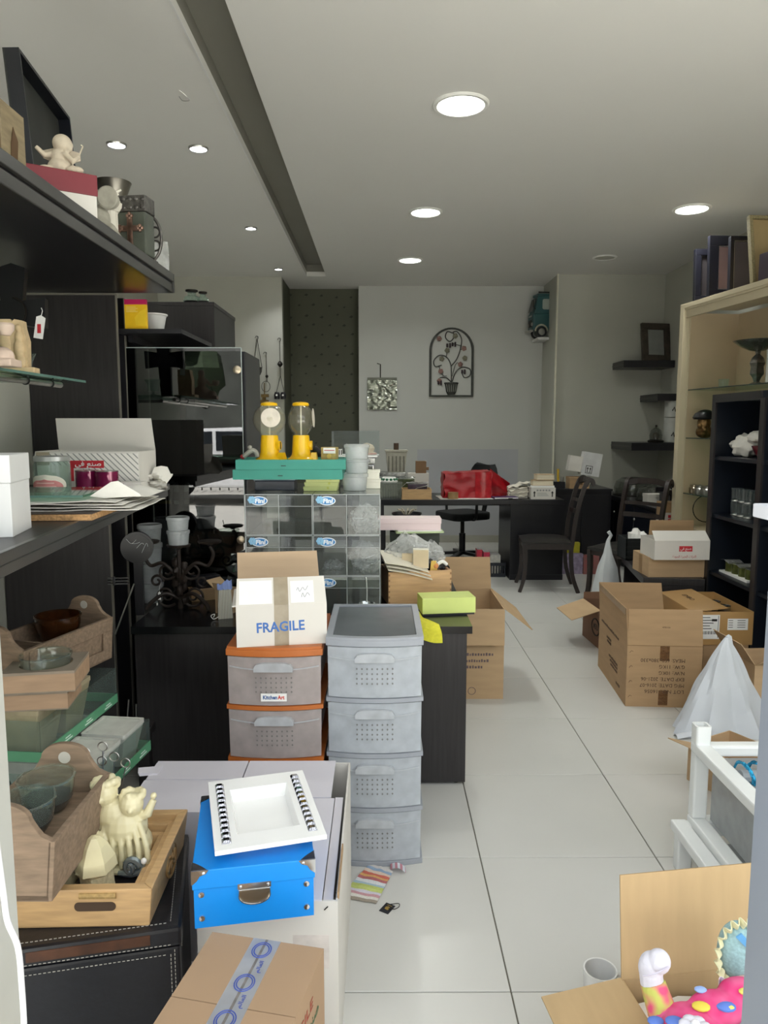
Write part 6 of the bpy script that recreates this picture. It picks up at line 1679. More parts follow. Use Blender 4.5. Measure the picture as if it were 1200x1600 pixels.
# left part of the desk top
def dsk(px, y): return P(px, 775, y).x
t = thing('clear_container', 'clear ribbed plastic container at the end of the desk', 'container', (dsk(610, 6.97) , 6.98 + .05, ZD))
k = 7.0 / 1150
ww = 36 * k
for i in range(1):
    MB().taper(ww * .92, .17, ww, .19, 0, 24 * k).build('body', clear('ribbed_clear', '#eef2ee', .35, body='#b6b9b0', refl=1.3), t)
    o, i_ = rrect(ww * 1.04, .2, .01), rrect(ww * .96, .18, .01); MB().ring(o, i_, 24 * k, 26 * k).build('rim', clear('ribbed_clear', '#eef2ee', .35), t)
for i in range(9): boxpart('rib', clear('ribbed_clear', '#eef2ee', .35), t, -ww * .44 + i * ww * .11, -ww * .42 + i * ww * .11, -.098, -.09, .01, 22 * k)
cz = ZD + 26 * k
t = thing('tape_spool', 'green and white tape spool on the clear ribbed container', 'tape', (dsk(608, 7.0), 7.03, cz))
MB().lathe([(.08, 0), (.085, .012), (.06, .05), (.05, .05), (.05, 0)], 24).build('spool', PAPER, t)
for i in range(6):
    a = math.pi + .5 * i + .3
    MB().ball((.073 * math.cos(a), .073 * math.sin(a), .028), .016, 8, (1, 1, .8)).build('green_print', mat('green_print', '#2f6a4a', .5), t)
t = thing('wooden_tray', 'small light wooden box tray holding wrapped soaps on the desk', 'tray', (dsk(651, 6.97), 7.04, ZD))
ww = 46 * k; hh = 16 * k
for nm, bx in (('front_board', (-ww / 2, ww / 2, -.11, -.1)), ('back_board', (-ww / 2, ww / 2, .1, .11)), ('side_board', (-ww / 2, -ww / 2 + .01, -.1, .1)), ('side_board', (ww / 2 - .01, ww / 2, -.1, .1))): boxpart(nm, WOODL, t, *bx, .008, hh)
boxpart('base_board', WOODL, t, -ww / 2 - .005, ww / 2 + .005, -.115, .115, 0, .008)
PUR = mat('purple_wrap', '#3c2f3c', .2, var=.4, scale=20, bump=.6); OLV = mat('olive_wrap', '#4a5236', .2, var=.4, scale=20, bump=.6)
for nm, x, y, w_, h_, mm in (('purple film wrapped soap basket in the small wooden tray', 652, 6.99, 31, 22, PUR), ('olive film wrapped soap basket behind the purple one', 634, 7.24, 28, 27, OLV)):
    b_ = thing('wrapped_gift', nm, 'gift', (dsk(x, y), y + .02, ZD + .009))
    MB().taper(w_ * k * .9, .1, w_ * k, .11, 0, h_ * k).build('body', mm, b_, .006)
    MB().sheet(lambda u, v: ((u - .5) * w_ * k * 1.1, -.06 + .12 * v, h_ * k + .012 + .012 * noise.noise(Vector((u * 6, v * 6, x)))), 10, 8, .001).build('film', WRAP, b_)
    MB().tube([(-w_ * k * .5, -.058, h_ * k * .3), (0, -.06, h_ * k * .75), (w_ * k * .5, -.058, h_ * k * .9)], .003, 5).build('ribbon', mat('silver_ribbon', '#a9a6a0', .3, .5), b_)
# pile with cement planter at the back
t = thing('foil_tray_stack', 'stack of foil and clear trays on the back of the desk', 'trays', (dsk(612, 7.3), 7.36, ZD))
boxpart('carton', mat('grey_board', '#a8a59c', .7), t, -.12, .14, -.1, .1, 0, .12); boxpart('clear_tray', FROST, t, -.12, .13, -.1, .1, .12, .2); boxpart('foil_tray', SILV, t, -.13, .14, -.11, .11, .2, .235, .004)
fz = ZD + .235
t = thing('planter', 'grey ribbed stone planter standing on the foil trays', 'planter', (dsk(619, 7.3), 7.34, fz))
zt = P(619, 706, 7.3).z - fz
MB().taper(.17, .14, .21, .17, 0, zt).build('body', GS, t, .004)
for i in range(5): boxpart('rib', mat('dark_grey_stone', '#6a685e', .8), t, -.08 + .037 * i, -.068 + .037 * i, -.086, -.07, .01, zt * .8)
boxpart('rim', GS, t, -.112, .112, -.092, .092, zt, zt + .02, .003)
MB().tube([(0, .0, zt + .02), (0, 0, zt + .085)], .025, 12).build('brown_stub', mat('brown_candle', '#4a3626', .6), t)
t = thing('candle_box', 'little brown carton on a white box at the back of the desk', 'box', (dsk(650, 7.35) + .06, 7.46, ZD))
boxpart('white_box', CARDW, t, -.14, .07, -.06, .06, 0, P(650, 740, 7.35).z - ZD); zb = P(650, 740, 7.35).z - ZD
boxpart('brown_box', mat('brown_carton', '#7d6043', .7), t, -.06, .045, -.05, .05, zb, zb + .12); boxpart('brown_flap', mat('brown_carton', '#7d6043', .7), t, .046, .07, -.05, .0, zb + .03, zb + .06)
# under the desk: dark stool with junk, crate with books
t = thing('side_stand', 'low dark shelf with odds and ends beside the desk end', 'stand', (.1, 6.1, 0))
boxpart('top', BLACK2, t, -.1, .32, 0, .5, .62, .66); boxpart('shelf', BLACK2, t, -.1, .32, 0, .5, .3, .33)
for x in (-.08, .3):
    for y in (.02, .48): boxpart('leg', BLACK2, t, x - .02, x + .02, y - .02, y + .02, 0, .62)
t = thing('bowl', 'dark bowl with dried flowers on the low shelf beside the desk', 'bowl', (.22, 6.2, .66))
MB().shell([(.06, 0), (.11, .03), (.13, .07)], .006, 24).build('vessel', BLACK2, t)
for i in range(9):
    a = i * .7; MB().tube([(0, 0, .03), (.05 * math.cos(a), .05 * math.sin(a), .09), (.08 * math.cos(a), .08 * math.sin(a), .1)], .006, 5).build('dried_stem', mat('dried_flower', '#a9a08c', .8), t)
q = P(766, 903, 7.05)
t = thing('plastic_crate', 'dark slatted plastic crate with books under the desk', 'crate', (P(765, 900, 7.05).x, 7.13, 0))
DC = mat('dark_navy_plastic', '#1b1e28', .45)
ww = 50 * 7.1 / 1150; hh = .14; 
boxpart('bottom', DC, t, -ww / 2, ww / 2, -.09, .09, 0, .01)
for y in (-.09, .082):
    boxpart('rim', DC, t, -ww / 2, ww / 2, y, y + .008, hh - .03, hh); boxpart('rim', DC, t, -ww / 2, ww / 2, y, y + .008, .01, .035)
    for i in range(12): boxpart('slat', DC, t, -ww / 2 + i * ww / 11.6, -ww / 2 + i * ww / 11.6 + .012, y, y + .008, .035, hh - .03)
for x in (-ww / 2, ww / 2 - .008): boxpart('end_wall', DC, t, x, x + .008, -.082, .082, .01, hh)
for i, (x, h_, w_, c, lab) in enumerate(((-.1, .255, .05, '#b8243c', 'bright pink and red box in the dark crate'), (.055, .2, .1, '#c9c6bd', 'pale grey book in the dark crate'), (-.03, .23, .06, '#cf3a5a', 'pink patterned box in the dark crate'))):
    b_ = thing('book', lab, 'book', (t.location.x + x, 7.12, .011)); boxpart('cover', mat('book_' + c[1:], c, .5, var=.2, scale=40), b_, -w_ / 2, w_ / 2, -.06, .06, 0, h_); boxpart('page_edge', PAPER, b_, -w_ / 2 + .004, w_ / 2 - .004, -.056, .056, h_ - .0005, h_ + .0015)
# black return cabinet and things on it
cxa, cxb = dx1 + .02, P(945, 800, 7.7).x
t = thing('return_cabinet', 'black cabinet standing between the desk and the wide column', 'cabinet', (cxa, 7.5, 0))
zr = P(900, 764, 7.5).z
boxpart('body', DESKB, t, 0, cxb - cxa, .0, .6, 0, zr - .02); boxpart('top', BLACK2, t, -.01, cxb - cxa + .01, -.01, .62, zr - .02, zr); boxpart('door', DESKB, t, .02, (cxb - cxa) * .5, -.014, 0, .05, zr - .06, .003); boxpart('door', DESKB, t, (cxb - cxa) * .5 + .005, cxb - cxa - .02, -.014, 0, .05, zr - .06, .003)
k = 7.55 / 1150
xk = P(900, 760, 7.55).x
t = plainbox('kraft_box', 'kraft carton with dark stamp on the black cabinet by the column', (xk + 5 * k, 7.62, zr), 0, 32 * k, .16, 18 * k, CARD, lidh=.03)
boxpart('stamp', INKB, t, -.02, .03, -.081, -.08, .04, .08)
t = thing('tool_holder', 'yellow tape measure and tools in a dark holder on the cabinet', 'holder', (P(873, 760, 7.55).x, 7.58, zr)); 
boxpart('holder', BLACK2, t, -.07, .06, -.05, .05, 0, .07); MB().tube([(0, 0, .07), (-.005, 0, .2)], .012, 8).build('yellow_handle', mat('tool_yellow', '#c9a52c', .5), t); MB().tube([(.04, 0, .07), (.045, 0, .12)], .016, 8).build('steel_tool', STEEL, t)
t = thing('printed_box', 'white carton with two up arrows tilted on the kraft carton', 'box', (P(905, 745, 7.55).x + .01, 7.6, zr + 18 * k + .03), rot=(0, math.radians(9), 0))
boxpart('body', mat('white_grey_card', '#c9c9c8', .7), t, -.0, 28 * k, -.08, .05, 0, 36 * k); boxpart('side', CARDW, t, -20 * k, 0, -.04, .06, .02, 27 * k)
fr = MB().ring([(.035, .02), (.105, .02), (.105, .1), (.035, .1)], [(.04, .025), (.1, .025), (.1, .095), (.04, .095)], 0, .001, upright(-.08)).build('print_border', INK, t)
for x in (.056, .084): MB().prism([(x - .003, .036), (x + .003, .036), (x + .003, .065), (x + .01, .065), (x, .085), (x - .01, .065), (x - .003, .065)], 0, .001, upright(-.08)).build('arrow_print', INK, t)
boxpart('arrow_bar', INK, t, .045, .095, -.081, -.08, .03, .034)
# bright gift bags under
for i, (px, c, h_, w_, y, lab) in enumerate(((890, '#b5ad28', .3, .17, 7.3, 'yellow paper bag on the floor behind the dining chair'), (893, '#8a7f96', .2, .2, 7.22, 'purple floral box on the floor behind the dining chair'), (922, '#8d6a62', .19, .15, 7.2, 'red floral box on the floor behind the dining chair'))):
    b_ = thing('gift_box' if i else 'paper_bag', lab, 'box' if i else 'bag', (P(px, 900, y).x, y, 0))
    mm = mat('bag_%d' % i, c, .6, var=.1 if i == 0 else .6, scale=30, hex2=None if i == 0 else ('#b7a9c4', '#a85a5a')[i - 1])
    boxpart('body', mm, b_, -w_ / 2, w_ / 2, -.03, .03, 0, h_); boxpart('top_edge', mm, b_, -w_ / 2 - .002, w_ / 2 + .002, -.032, .032, h_ - .03, h_ + .001)

# ------------------------------------------------------------------ dining chairs
CHW = mat('dark_stained_wood', '#2a211e', .4, var=.2, scale=10, stretch=(6, 6, 1))
SEATL = mat('dark_seat_leather', '#1f1c1b', .4, var=.15, scale=40)
def dining_chair(label, loc, rz):
    """faces -x in its own frame"""
    t = thing('dining_chair', label, 'chair', loc, rz, group='dark wooden dining chairs')
    for sy in (-1, 1):
        MB().strip(smooth_path([(-.24, sy * .2, 0), (-.205, sy * .2, .12), (-.195, sy * .2, .28), (-.205, sy * .2, .43)], 5), .034, [.028] * 5 + [.032] * 5 + [.04] * 6, (0, 1, 0)).build('front_leg', CHW, t)
        MB().strip(smooth_path([(.27, sy * .19, 0), (.215, sy * .19, .16), (.2, sy * .19, .36), (.21, sy * .19, .46), (.225, sy * .19, .62), (.265, sy * .19, .82), (.31, sy * .19, .965), (.35, sy * .19, 1.0), (.37, sy * .19, .97), (.36, sy * .19, .955)], 4), .034, .034, (0, 1, 0)).build('back_post', CHW, t)
        boxpart('side_rail', CHW, t, -.2, .2, sy * .195 - .014, sy * .195 + .014, .385, .435)
    boxpart('front_rail', CHW, t, -.212, -.185, -.195, .195, .385, .435); boxpart('rear_rail', CHW, t, .19, .215, -.19, .19, .385, .435)
    MB().sheet(lambda u, v: (-.225 + .43 * u, -.215 + .43 * v, .45 + .03 * (1 - (2 * u - 1) ** 4) * (1 - (2 * v - 1) ** 4)), 12, 12, .03).build('seat', SEATL, t)
    MB().strip([(.315, -.2, .965), (.345, -.1, .985), (.352, 0, .99), (.345, .1, .985), (.315, .2, .965)], .05, .03, (.2, 0, 1)).build('top_rail', CHW, t)
    MB().strip([(.235, -.19, .7), (.26, -.1, .7), (.268, 0, .7), (.26, .1, .7), (.235, .19, .7)], .04, .018, (.2, 0, 1)).build('middle_rail', CHW, t)
    MB().strip([(.255, -.19, .8), (.28, -.1, .8), (.288, 0, .8), (.28, .1, .8), (.255, .19, .8)], .03, .018, (.2, 0, 1)).build('middle_rail', CHW, t)
    return t
f1 = G(820, 931, 0)
dining_chair('dark wooden dining chair standing side-on right before the desk', (f1.x + .24, f1.y + .32, 0), math.radians(-6))
f2 = G(902, 936, 0)
dining_chair('dark wooden dining chair turned towards the doorway by the low table', (f2.x + .38, f2.y - .02, 0), math.radians(40))

# ------------------------------------------------------------------ hangings on the back walls
HY = 8.645
def hanger(px, py0, py1, label, kind):
    a, b = P(px, py0, HY), P(px, py1, HY)
    t = thing('wall_hanging', label, 'hanging', (a.x, HY, b.z)); H_ = a.z - b.z; k = 8.5 / 1150
    MB().tube([(0, .0, H_), (0, -.018, H_)], .004, 6).build('wall_hook', DARKM, t)
    MB().tube(smooth_path([(-.025, -.012, H_ - .01), (-.01, -.014, H_ + .012), (.012, -.014, H_ + .005), (.008, -.014, H_ - .025)], 5), .003, 6).build('hook', DARKM, t)
    if kind == 0:
        for sx in (-1, 1): MB().tube([(0, -.015, H_ - .02), (sx * .05, -.02, .09)], .0035, 5).build('cord', DARKM, t)
        MB().lathe([(.035, 0), (.055, .04), (.06, .085), (.064, .09), (.055, .09), (.03, .02)], 20, c=(0, -.065, 0), sy=.8).build('bucket', mat('aged_zinc', '#5b5b58', .5, .6, var=.3, scale=20), t)
    elif kind == 1:
        MB().tube([(.008, -.015, H_ - .02), (.012, -.015, H_ * .45)], .003, 5).build('rod', DARKM, t); MB().ball((.012, -.018, H_ * .55), .018, 10).build('bead', DARKM, t)
        BR = mat('aged_brass', '#6d5a38', .4, .8, var=.3, scale=40)
        MB().tube([Vector((.05 * math.cos(a), -.03, H_ * .35 + .06 * math.sin(a))) for a in [2 * math.pi * i / 18 for i in range(18)]], .003, 5, closed=True).build('ring', DARKM, t)
        boxpart('upper_body', BR, t, -.055, .035, -.06, -.02, H_ * .14, H_ * .2, .004); boxpart('mast', BR, t, -.02, -.01, -.045, -.035, H_ * .2, H_ * .42); boxpart('lower_body', BR, t, -.09, .03, -.06, -.02, 0, .05, .004); boxpart('turret', BR, t, -.04, .0, -.055, -.025, .05, H_ * .14)
    else:
        MB().tube([(0, -.015, H_ - .02), (.004, -.02, H_ * .42)], .0035, 5).build('rod', DARKM, t)
        MB().lathe([(.0001, -.035), (.022, -.02), (.032, 0), (.022, .02), (.008, .035)], 14, c=(.004, -.035, H_ * .6)).build('bead', DARKM, t)
        for sx in (-1, 1):
            MB().tube([(.004, -.02, H_ * .42), (sx * .045, -.03, .1)], .003, 5).build('cord', DARKM, t)
            MB().lathe([(.0001, 0), (.032, 0), (.034, .05), (.024, .08), (.0001, .08)], 14, c=(sx * .036, -.04, .03)).build('bell', BLACK2, t)
            MB().ball((sx * .036, -.07, .075), .012, 8).build('eye', PAPER, t)
hanger(402, 527, 587, 'small zinc bucket hanging on two cords beside the dark wallpaper recess', 0)
hanger(415, 552, 632, 'brass toy figure hanging between the zinc bucket and dark bells', 1)
hanger(437, 530, 628, 'pair of dark bells hanging from a long beaded hook', 2)
# crinkled reflective pouch on a hook
a, b = P(574, 594, 9.2), P(620, 640, 9.2)
t = thing('foil_pouch', 'crinkled reflective silver pouch hanging from a hook on the back wall', 'pouch', ((a.x + b.x) / 2, 9.19, b.z))
ww, hh = b.x - a.x, a.z - b.z
boxpart('header', mat('grey_green_header', '#6f7266', .5), t, -ww / 2, ww / 2, -.02, -.008, hh, hh + .03)
MB().sheet(lambda u, v: ((u - .5) * ww, -.014 + .012 * noise.noise(Vector((u * 7, v * 12, 0))), v * hh), 24, 24, .002).build('foil', mat('crinkled_foil', '#8f9288', .2, 1., var=.2, scale=20, bump=.7, stretch=(1, 1, 2.4)), t)
MB().tube([(-.02, -.01, hh + .03), (-.02, -.01, hh + .19), (-.06, -.03, hh + .2)], .006, 6).build('hook', DARKM, t)
# arched wrought iron wall art
a, b = P(671, 512, 9.2), P(739, 620, 9.2)
WA, HA = b.x - a.x, a.z - b.z
t = thing('wall_art', 'arched wrought iron wall art of a vine in a pot', 'wall art', ((a.x + b.x) / 2, 9.185, b.z))
def arch(w, h, n=20):
    r = w / 2
    return [(-r, 0), (r, 0)] + [(r * math.cos(a), h - r + r * math.sin(a)) for a in [math.pi * i / n for i in range(n + 1)]]
WI = mat('aged_iron', '#3b3c38', .5, .6, var=.25, scale=30)
MB().ring(arch(WA, HA), [(x * .90, .02 + y * (HA - .04) / HA) for x, y in arch(WA, HA)], -.012, .012, upright(0)).build('arch_frame', WI, t, .002)
def vine(pts, r=.006): MB().tube(smooth_path([(x * WA, -.0, z * HA) for x, z in pts], 6), r, 6).build('vine', WI, t)
vine([(0, .2), (0, .35), (-.02, .48), (-.12, .58), (-.28, .60), (-.4, .52), (-.36, .44), (-.22, .46)])
vine([(0, .45), (.12, .55), (.2, .7), (.22, .84), (.12, .94), (.02, .93)]); vine([(.02, .92), (-.1, .94), (-.14, .86), (-.04, .80), (.05, .86), (.03, .93)])
vine([(.02, .22), (.1, .36), (.25, .43), (.42, .40), (.42, .31), (.3, .28), (.24, .34)]); vine([(-.01, .22), (-.12, .28), (-.26, .28)]); vine([(.02, .3), (.08, .45), (.14, .5)], .004); vine([(-.28, .44), (-.2, .32), (-.1, .3)], .004)
vine([(-.12, .56), (-.1, .66)], .004); vine([(.2, .68), (.3, .72)], .004); vine([(.02, .77), (.2, .74)], .004)
LEAFP, LEAFG = mat('rust_pink_leaf', '#8a6a62', .6, .3), mat('grey_leaf', '#7d7a68', .6, .3)
for i, (x, z) in enumerate(((-.28, .84), (.08, .88), (.28, .7), (.3, .56), (.2, .47), (-.22, .55), (-.24, .37), (-.1, .67), (-.27, .23))):
    m = MB()
    for j in range(5):
        a = j * 1.256 + i
        m.ball((x * WA + .016 * math.cos(a), -.006, z * HA + .016 * math.sin(a)), .017, 8, (1, .25, 1))
    m.build('leaf', (LEAFP, LEAFG)[i % 2], t)
for i, (x, z) in enumerate(((-.08, .74), (.04, .755), (.26, .36), (-.27, .2))):
    m = MB()
    for j in range(7): m.ball((x * WA + .022 * math.cos(j * 2.1), -.01, z * HA - .006 * j + .02), .013, 8)
    m.build('grapes', mat('dark_grapes', '#33232a' if i < 2 else '#5c2a2c', .4), t)
pm = MB().lathe([(.045, .025), (.062, .06), (.075, .13), (.08, .155), (.07, .155)], 20, sy=.3); pm.build('pot', WI, t)
MB().lathe([(.08, .15), (.088, .16), (.088, .17), (.08, .175)], 20, sy=.3).build('pot_rim', WI, t)
for i in range(5): MB().tube([(-.06 + .03 * i, -.02, .15), (-.045 + .0225 * i, -.022, .06)], .004, 5).build('pot_rib', mat('pale_iron_rib', '#8d8f88', .5, .5), t)

# toy bus on a small white bracket in the corner of the back wall
a, b = P(826, 456, 8.95), P(874, 536, 8.95)
k = 8.9 / 1150
t = thing('toy_bus', 'teal vintage toy van on the back wall beside the column', 'toy', (a.x + .03, 8.95, P(850, 528, 8.95).z), math.radians(8))
TB = mat('teal_enamel', '#2d5557', .4, var=.1, scale=8)
L_ = .42
bd = MB().hexa([(.0, -.1, .08), (L_, -.1, .08), (L_, .1, .08), (.0, .1, .08)], [(.0, -.1, .28), (L_, -.1, .28), (L_, .1, .28), (.0, .1, .28)]); bd.build('lower_body', TB, t, .02)
MB().hexa([(.01, -.098, .275), (L_, -.098, .275), (L_, .098, .275), (.01, .098, .275)], [(.06, -.085, .48), (L_, -.085, .48), (L_, .085, .48), (.06, .085, .48)]).build('cabin', TB, t, .015)
boxpart('roof', TB, t, .05, L_, -.09, .09, .478, .505, .01); boxpart('roof_rail', WI, t, .06, L_, -.092, -.086, .505, .525)
for x0 in (.11, .24): MB().prism(rrect(.1, .12, .02, 3, x0 + .05, .38), 0, .003, upright(-.094)).build('side_window', mat('pale_window', '#a9b0a8', .2), t)
MB().hexa([(-.004, -.08, .3), (.0, -.08, .3), (.0, .08, .3), (-.004, .08, .3)], [(.035, -.07, .45), (.04, -.07, .45), (.04, .07, .45), (.035, .07, .45)]).build('windscreen', mat('dark_glass', '#1c2426', .1), t)
for x0 in (.1, .34):
    for y in (-.105, .085):
        wh = MB().lathe([(.0001, 0), (.06, 0), (.062, .02), (.0001, .022)], 24, M=Matrix.Translation((x0, y + .01, .06)) @ Matrix.Rotation(math.pi / 2, 4, 'X')).build('wheel', mat('tyre', '#141416', .7), t)
        MB().lathe([(.0001, .021), (.04, .022), (.036, .027), (.0001, .028)], 20, M=Matrix.Translation((x0, y + .01, .06)) @ Matrix.Rotation(math.pi / 2, 4, 'X')).build('hubcap', STEEL, wh)
    MB().tube([Vector((x0 + .072 * math.cos(a), -.102, .07 + .072 * math.sin(a))) for a in [math.pi * i / 12 for i in range(13)]], .01, 6).build('mudguard', mat('cream_enamel', '#b5b09c', .4), t)
boxpart('bumper', STEEL, t, -.035, -.0, -.1, .1, .06, .085, .004); boxpart('grille', DARKM, t, -.008, .0, -.04, .04, .12, .2)
for y in (-.07, .07): MB().ball((-.005, y, .15), .024, 10, (.4, 1, 1)).build('headlamp', STEEL, t)
MB().tube([(.02, -.105, .32), (-.02, -.14, .34), (-.02, -.14, .42)], .005, 6).build('mirror_arm', DARKM, t)
boxpart('front_badge', STEEL, t, -.006, 0, -.05, .05, .24, .255)
br = thing('wall_bracket', 'small white bracket shelf under the teal toy van', 'bracket', (a.x + .2, 8.95, t.location.z))
boxpart('plate', WHITE, br, -.1, .2, -.1, .24, -.03, -.002); boxpart('support', WHITE, br, .1, .13, -.05, .2, -.16, -.03)
# ================================================================== right side, far
t = thing('credenza', 'low black credenza along the right wall behind the beige bookcase', 'cabinet', (2.5, 6.55, 0))
ZR = .72; LR = 1.9
NAV = mat('navy_black_laminate', '#12151f', .35, var=.15, scale=5)
boxpart('top', BLACK2, t, -.01, .69, 0, LR, ZR - .03, ZR); boxpart('body', NAV, t, .01, .69, 0, LR, .06, ZR - .03); boxpart('plinth', BLACK2, t, .03, .69, 0, LR, 0, .06)
for i in range(3):
    y = .02 + i * .625
    d_ = boxpart('door', NAV, t, -.006, .01, y, y + .615, .08, ZR - .05)
    boxpart('groove', EDGE, d_, -.0065, -.004, y, y + .003, .08, ZR - .05)
    for z in (.16, .55): MB().ball((-.008, y + .6, z), .012, 8).build('hinge', STEEL, d_)
# black open door panel by the column
t = thing('door_panel', 'loose black cabinet door leaning beside the credenza with metal hinges', 'door panel', (P(950, 800, 8.2).x - .02, 8.462, 0))
boxpart('panel', NAV, t, -.42, .0, 0, .02, .02, .70); 
for z in (.62, .1):
    for x in (-.03, .0): MB().ball((x, -.012, z), .02, 10).build('hinge', STEEL, t)
def rt(px, py, Y, Z): return Vector((P(px, py, Y).x, Y, Z))
SMO = clear('smoky_dome', '#c9ccc6', .2, refl=1.6, body='#8d8f88')
for px, Y, r, h_, lab in ((985, 7.9, .2, .2, 'large smoky plastic dome on the credenza'), (1012, 7.3, .16, .16, 'smaller smoky plastic dome on the credenza near the chair')):
    p_ = rt(px, 760, Y, ZR)
    t = thing('plastic_dome', lab, 'dome', (max(p_.x, 2.72), Y, ZR))
    MB().lathe([(r, 0), (r, h_ * .45), (r * .9, h_ * .75), (r * .6, h_ * .95), (.0001, h_)], 28).build('dome', SMO, t); MB().lathe([(r * 1.05, 0), (r * 1.05, .012), (r * .98, .014)], 28).build('base', DARKM, t)
t = plainbox('small_box', 'small white box on the credenza in front of the domes', (2.6, 6.98, ZR), 0, .16, .14, .1, CARDW, lidh=.03)
t = thing('dark_tray', 'dark flat tray on the credenza beside the bookcase', 'tray', (2.8, 6.75, ZR))
boxpart('base', BLACK2, t, -.2, .2, -.15, .15, .12, .13); boxpart('rim', BLACK2, t, -.21, .21, -.16, -.15, .12, .17); boxpart('rim', BLACK2, t, -.21, .21, .15, .16, .12, .17); boxpart('foot', BLACK2, t, -.18, .18, -.13, .13, 0, .12)
MB().sheet(lambda u, v: (-.15 + .3 * u, -.1 + .2 * v, .14 + .06 * abs(noise.noise(Vector((u * 4, v * 4, 1))))), 12, 10, .001).build('film', WRAP, t)
q = P(1030, 805, 6.40)
t = carton('carton', 'kraft and white carton with red print beside the bookcase post', (q.x + .15, 6.40, .0), 0, .3, .14, q.z + .0, CARDW, CARD, ())
t.name = 'carton'
hq = q.z
boxpart('upper_box', CARD, t, -.15, .15, -.07, .07, hq, hq + .12)
boxpart('white_side', CARDW, t, -.15, .15, -.072, -.0702, hq - .14, hq + .03)
pz_ = hq - .05
gr = node('red_print', t)
for i in range(3):
    for j in range(2): boxpart('print_cell', RED, gr, -.1 + .04 * i, -.072 + .04 * i, -.0735, -.072, pz_ + .035 * j, pz_ + .025 + .035 * j)
boxpart('print_line', RED, gr, -.13, .1, -.0735, -.072, pz_ - .03, pz_ - .018)
# column shelves
def wshelf(px0, py0, py1, Y0, Y1, label):
    z1, z0 = P(px0, py0, Y0).z, P(px0, py1, Y0).z
    x0 = P(px0, py0, Y0).x
    t = thing('wall_shelf', label, 'shelf', (x0, Y0, z0))
    h_ = z1 - z0
    boxpart('board', BLACK2, t, 0, 3.19 - x0, 0, Y1 - Y0, 0, h_); boxpart('front_groove', DARKGREY, t, -.004, 0, 0, Y1 - Y0, h_ * .4, h_ * .6)
    return x0, z1
xa, za = wshelf(975, 563, 574, 8.1, 8.49, 'dark corner shelf holding a leaning picture frame')
xb_, zb_ = wshelf(1028, 615, 626, 7.95, 8.49, 'dark corner shelf, the middle one, mostly behind the bookcase')
xc, zc_2 = wshelf(987, 692, 704, 7.8, 8.49, 'dark corner shelf holding a bell jar and white canisters')
t = thing('picture_frame', 'dark wooden picture frame with grey glass leaning on the corner shelf', 'frame', (P(1004, 560, 8.2).x, 8.2, za), rot=(math.radians(-8), 0, math.radians(12)))
fw, fh = .34, .42
FB = mat('aged_frame_wood', '#40382f', .5, var=.3, scale=20)
for bx in ((0, fw, 0, .07), (0, fw, fh - .07, fh), (0, .07, .07, fh - .07), (fw - .07, fw, .07, fh - .07)): boxpart('border', FB, t, bx[0], bx[1], -.02, .02, bx[2], bx[3], .006)
boxpart('glass', mat('grey_picture', '#8a8c88', .2, var=.05), t, .07, fw - .07, .0, .01, .07, fh - .07)
t = thing('bell_jar', 'small glass bell jar ornament on the corner shelf', 'jar', (P(1026, 690, 7.95).x, 7.98, zc_2))
MB().lathe([(.08, 0), (.085, .02), (.07, .03)], 20).build('base', DARKM, t); MB().lathe([(.065, .03), (.068, .08), (.055, .13), (.02, .16), (.0001, .165)], 20).build('dome', SMO, t); MB().ball((0, 0, .175), .015, 10).build('knob', DARKM, t); MB().ball((0, 0, .07), .04, 12, (1, 1, 1.1)).build('ornament', mat('bronze_ornament', '#5a4c38', .4, .6), t)
for i in range(2):
    h_ = .25
    t = thing('canister', ('white canister with dark figure print, lower of two on the corner shelf', 'white canister with dark figure print, upper of two on the corner shelf')[i], 'canister', (P(1047, 690, 8.0).x + .02, 8.05, zc_2 + i * (h_ + .02)), group='white canisters')
    if i == 1: h_ = .17
    MB().lathe([(.07, 0), (.075, .005), (.075, h_), (.07, h_ + .004)], 24).build('body', mat('white_tin', '#b9bab4', .4), t); MB().lathe([(.078, h_ - .01), (.078, h_ + .015), (.0001, h_ + .018)], 24).build('lid', mat('white_tin', '#b9bab4', .4), t)
    MB().tube([(-.02, -.076, .07), (0, -.077, .11), (.015, -.076, .06)], .006, 5).build('figure_print', INK, t)

# ------------------------------------------------------------------ beige bookcase along the right wall
BX, BY1, BY0 = 2.5, 6.2, 3.9
ztp = P(1065, 478, BY1).z
BEI = mat('beige_laminate', '#c9bda0', .5, var=.05, scale=3, stretch=(1, 1, .3))
BEI2 = mat('beige_panel', '#c6b394', .55, var=.05, scale=3)
t = thing('bookcase', 'tall beige bookcase with glass shelves along the right wall', 'bookcase', (BX, BY1, 0), math.radians(7))
LB = 1.7
BKM = Matrix.Translation((BX, BY1, 0)) @ Matrix.Rotation(math.radians(7), 4, 'Z')
def bk(x, y, z): return BKM @ Vector((x, y, z))
boxpart('far_side', BEI2, t, .02, .48, -.02, .02, 0, ztp - .06); boxpart('near_side', BEI2, t, .02, .48, -LB, -LB + .03, 0, ztp - .06)
boxpart('back', BEI2, t, .47, .49, -LB, .0, 0, ztp - .06)
boxpart('post', BEI, t, -.02, .035, -.03, .03, 0, ztp + .01, .003); boxpart('post_bead', BEI, t, .035, .045, -.034, -.02, 0, ztp - .07)
boxpart('top_board', BEI, t, -.02, .49, -LB, .03, ztp - .025, ztp + .012, .003); boxpart('front_beam', BEI, t, .0, .02, -LB, -.03, ztp - .1, ztp - .025); boxpart('beam_bead', BEI, t, -.012, .0, -LB, -.03, ztp - .04, ztp - .025)
GEDGE = mat('dark_glass_edge', '#3a4440', .2)
shelf_z = []
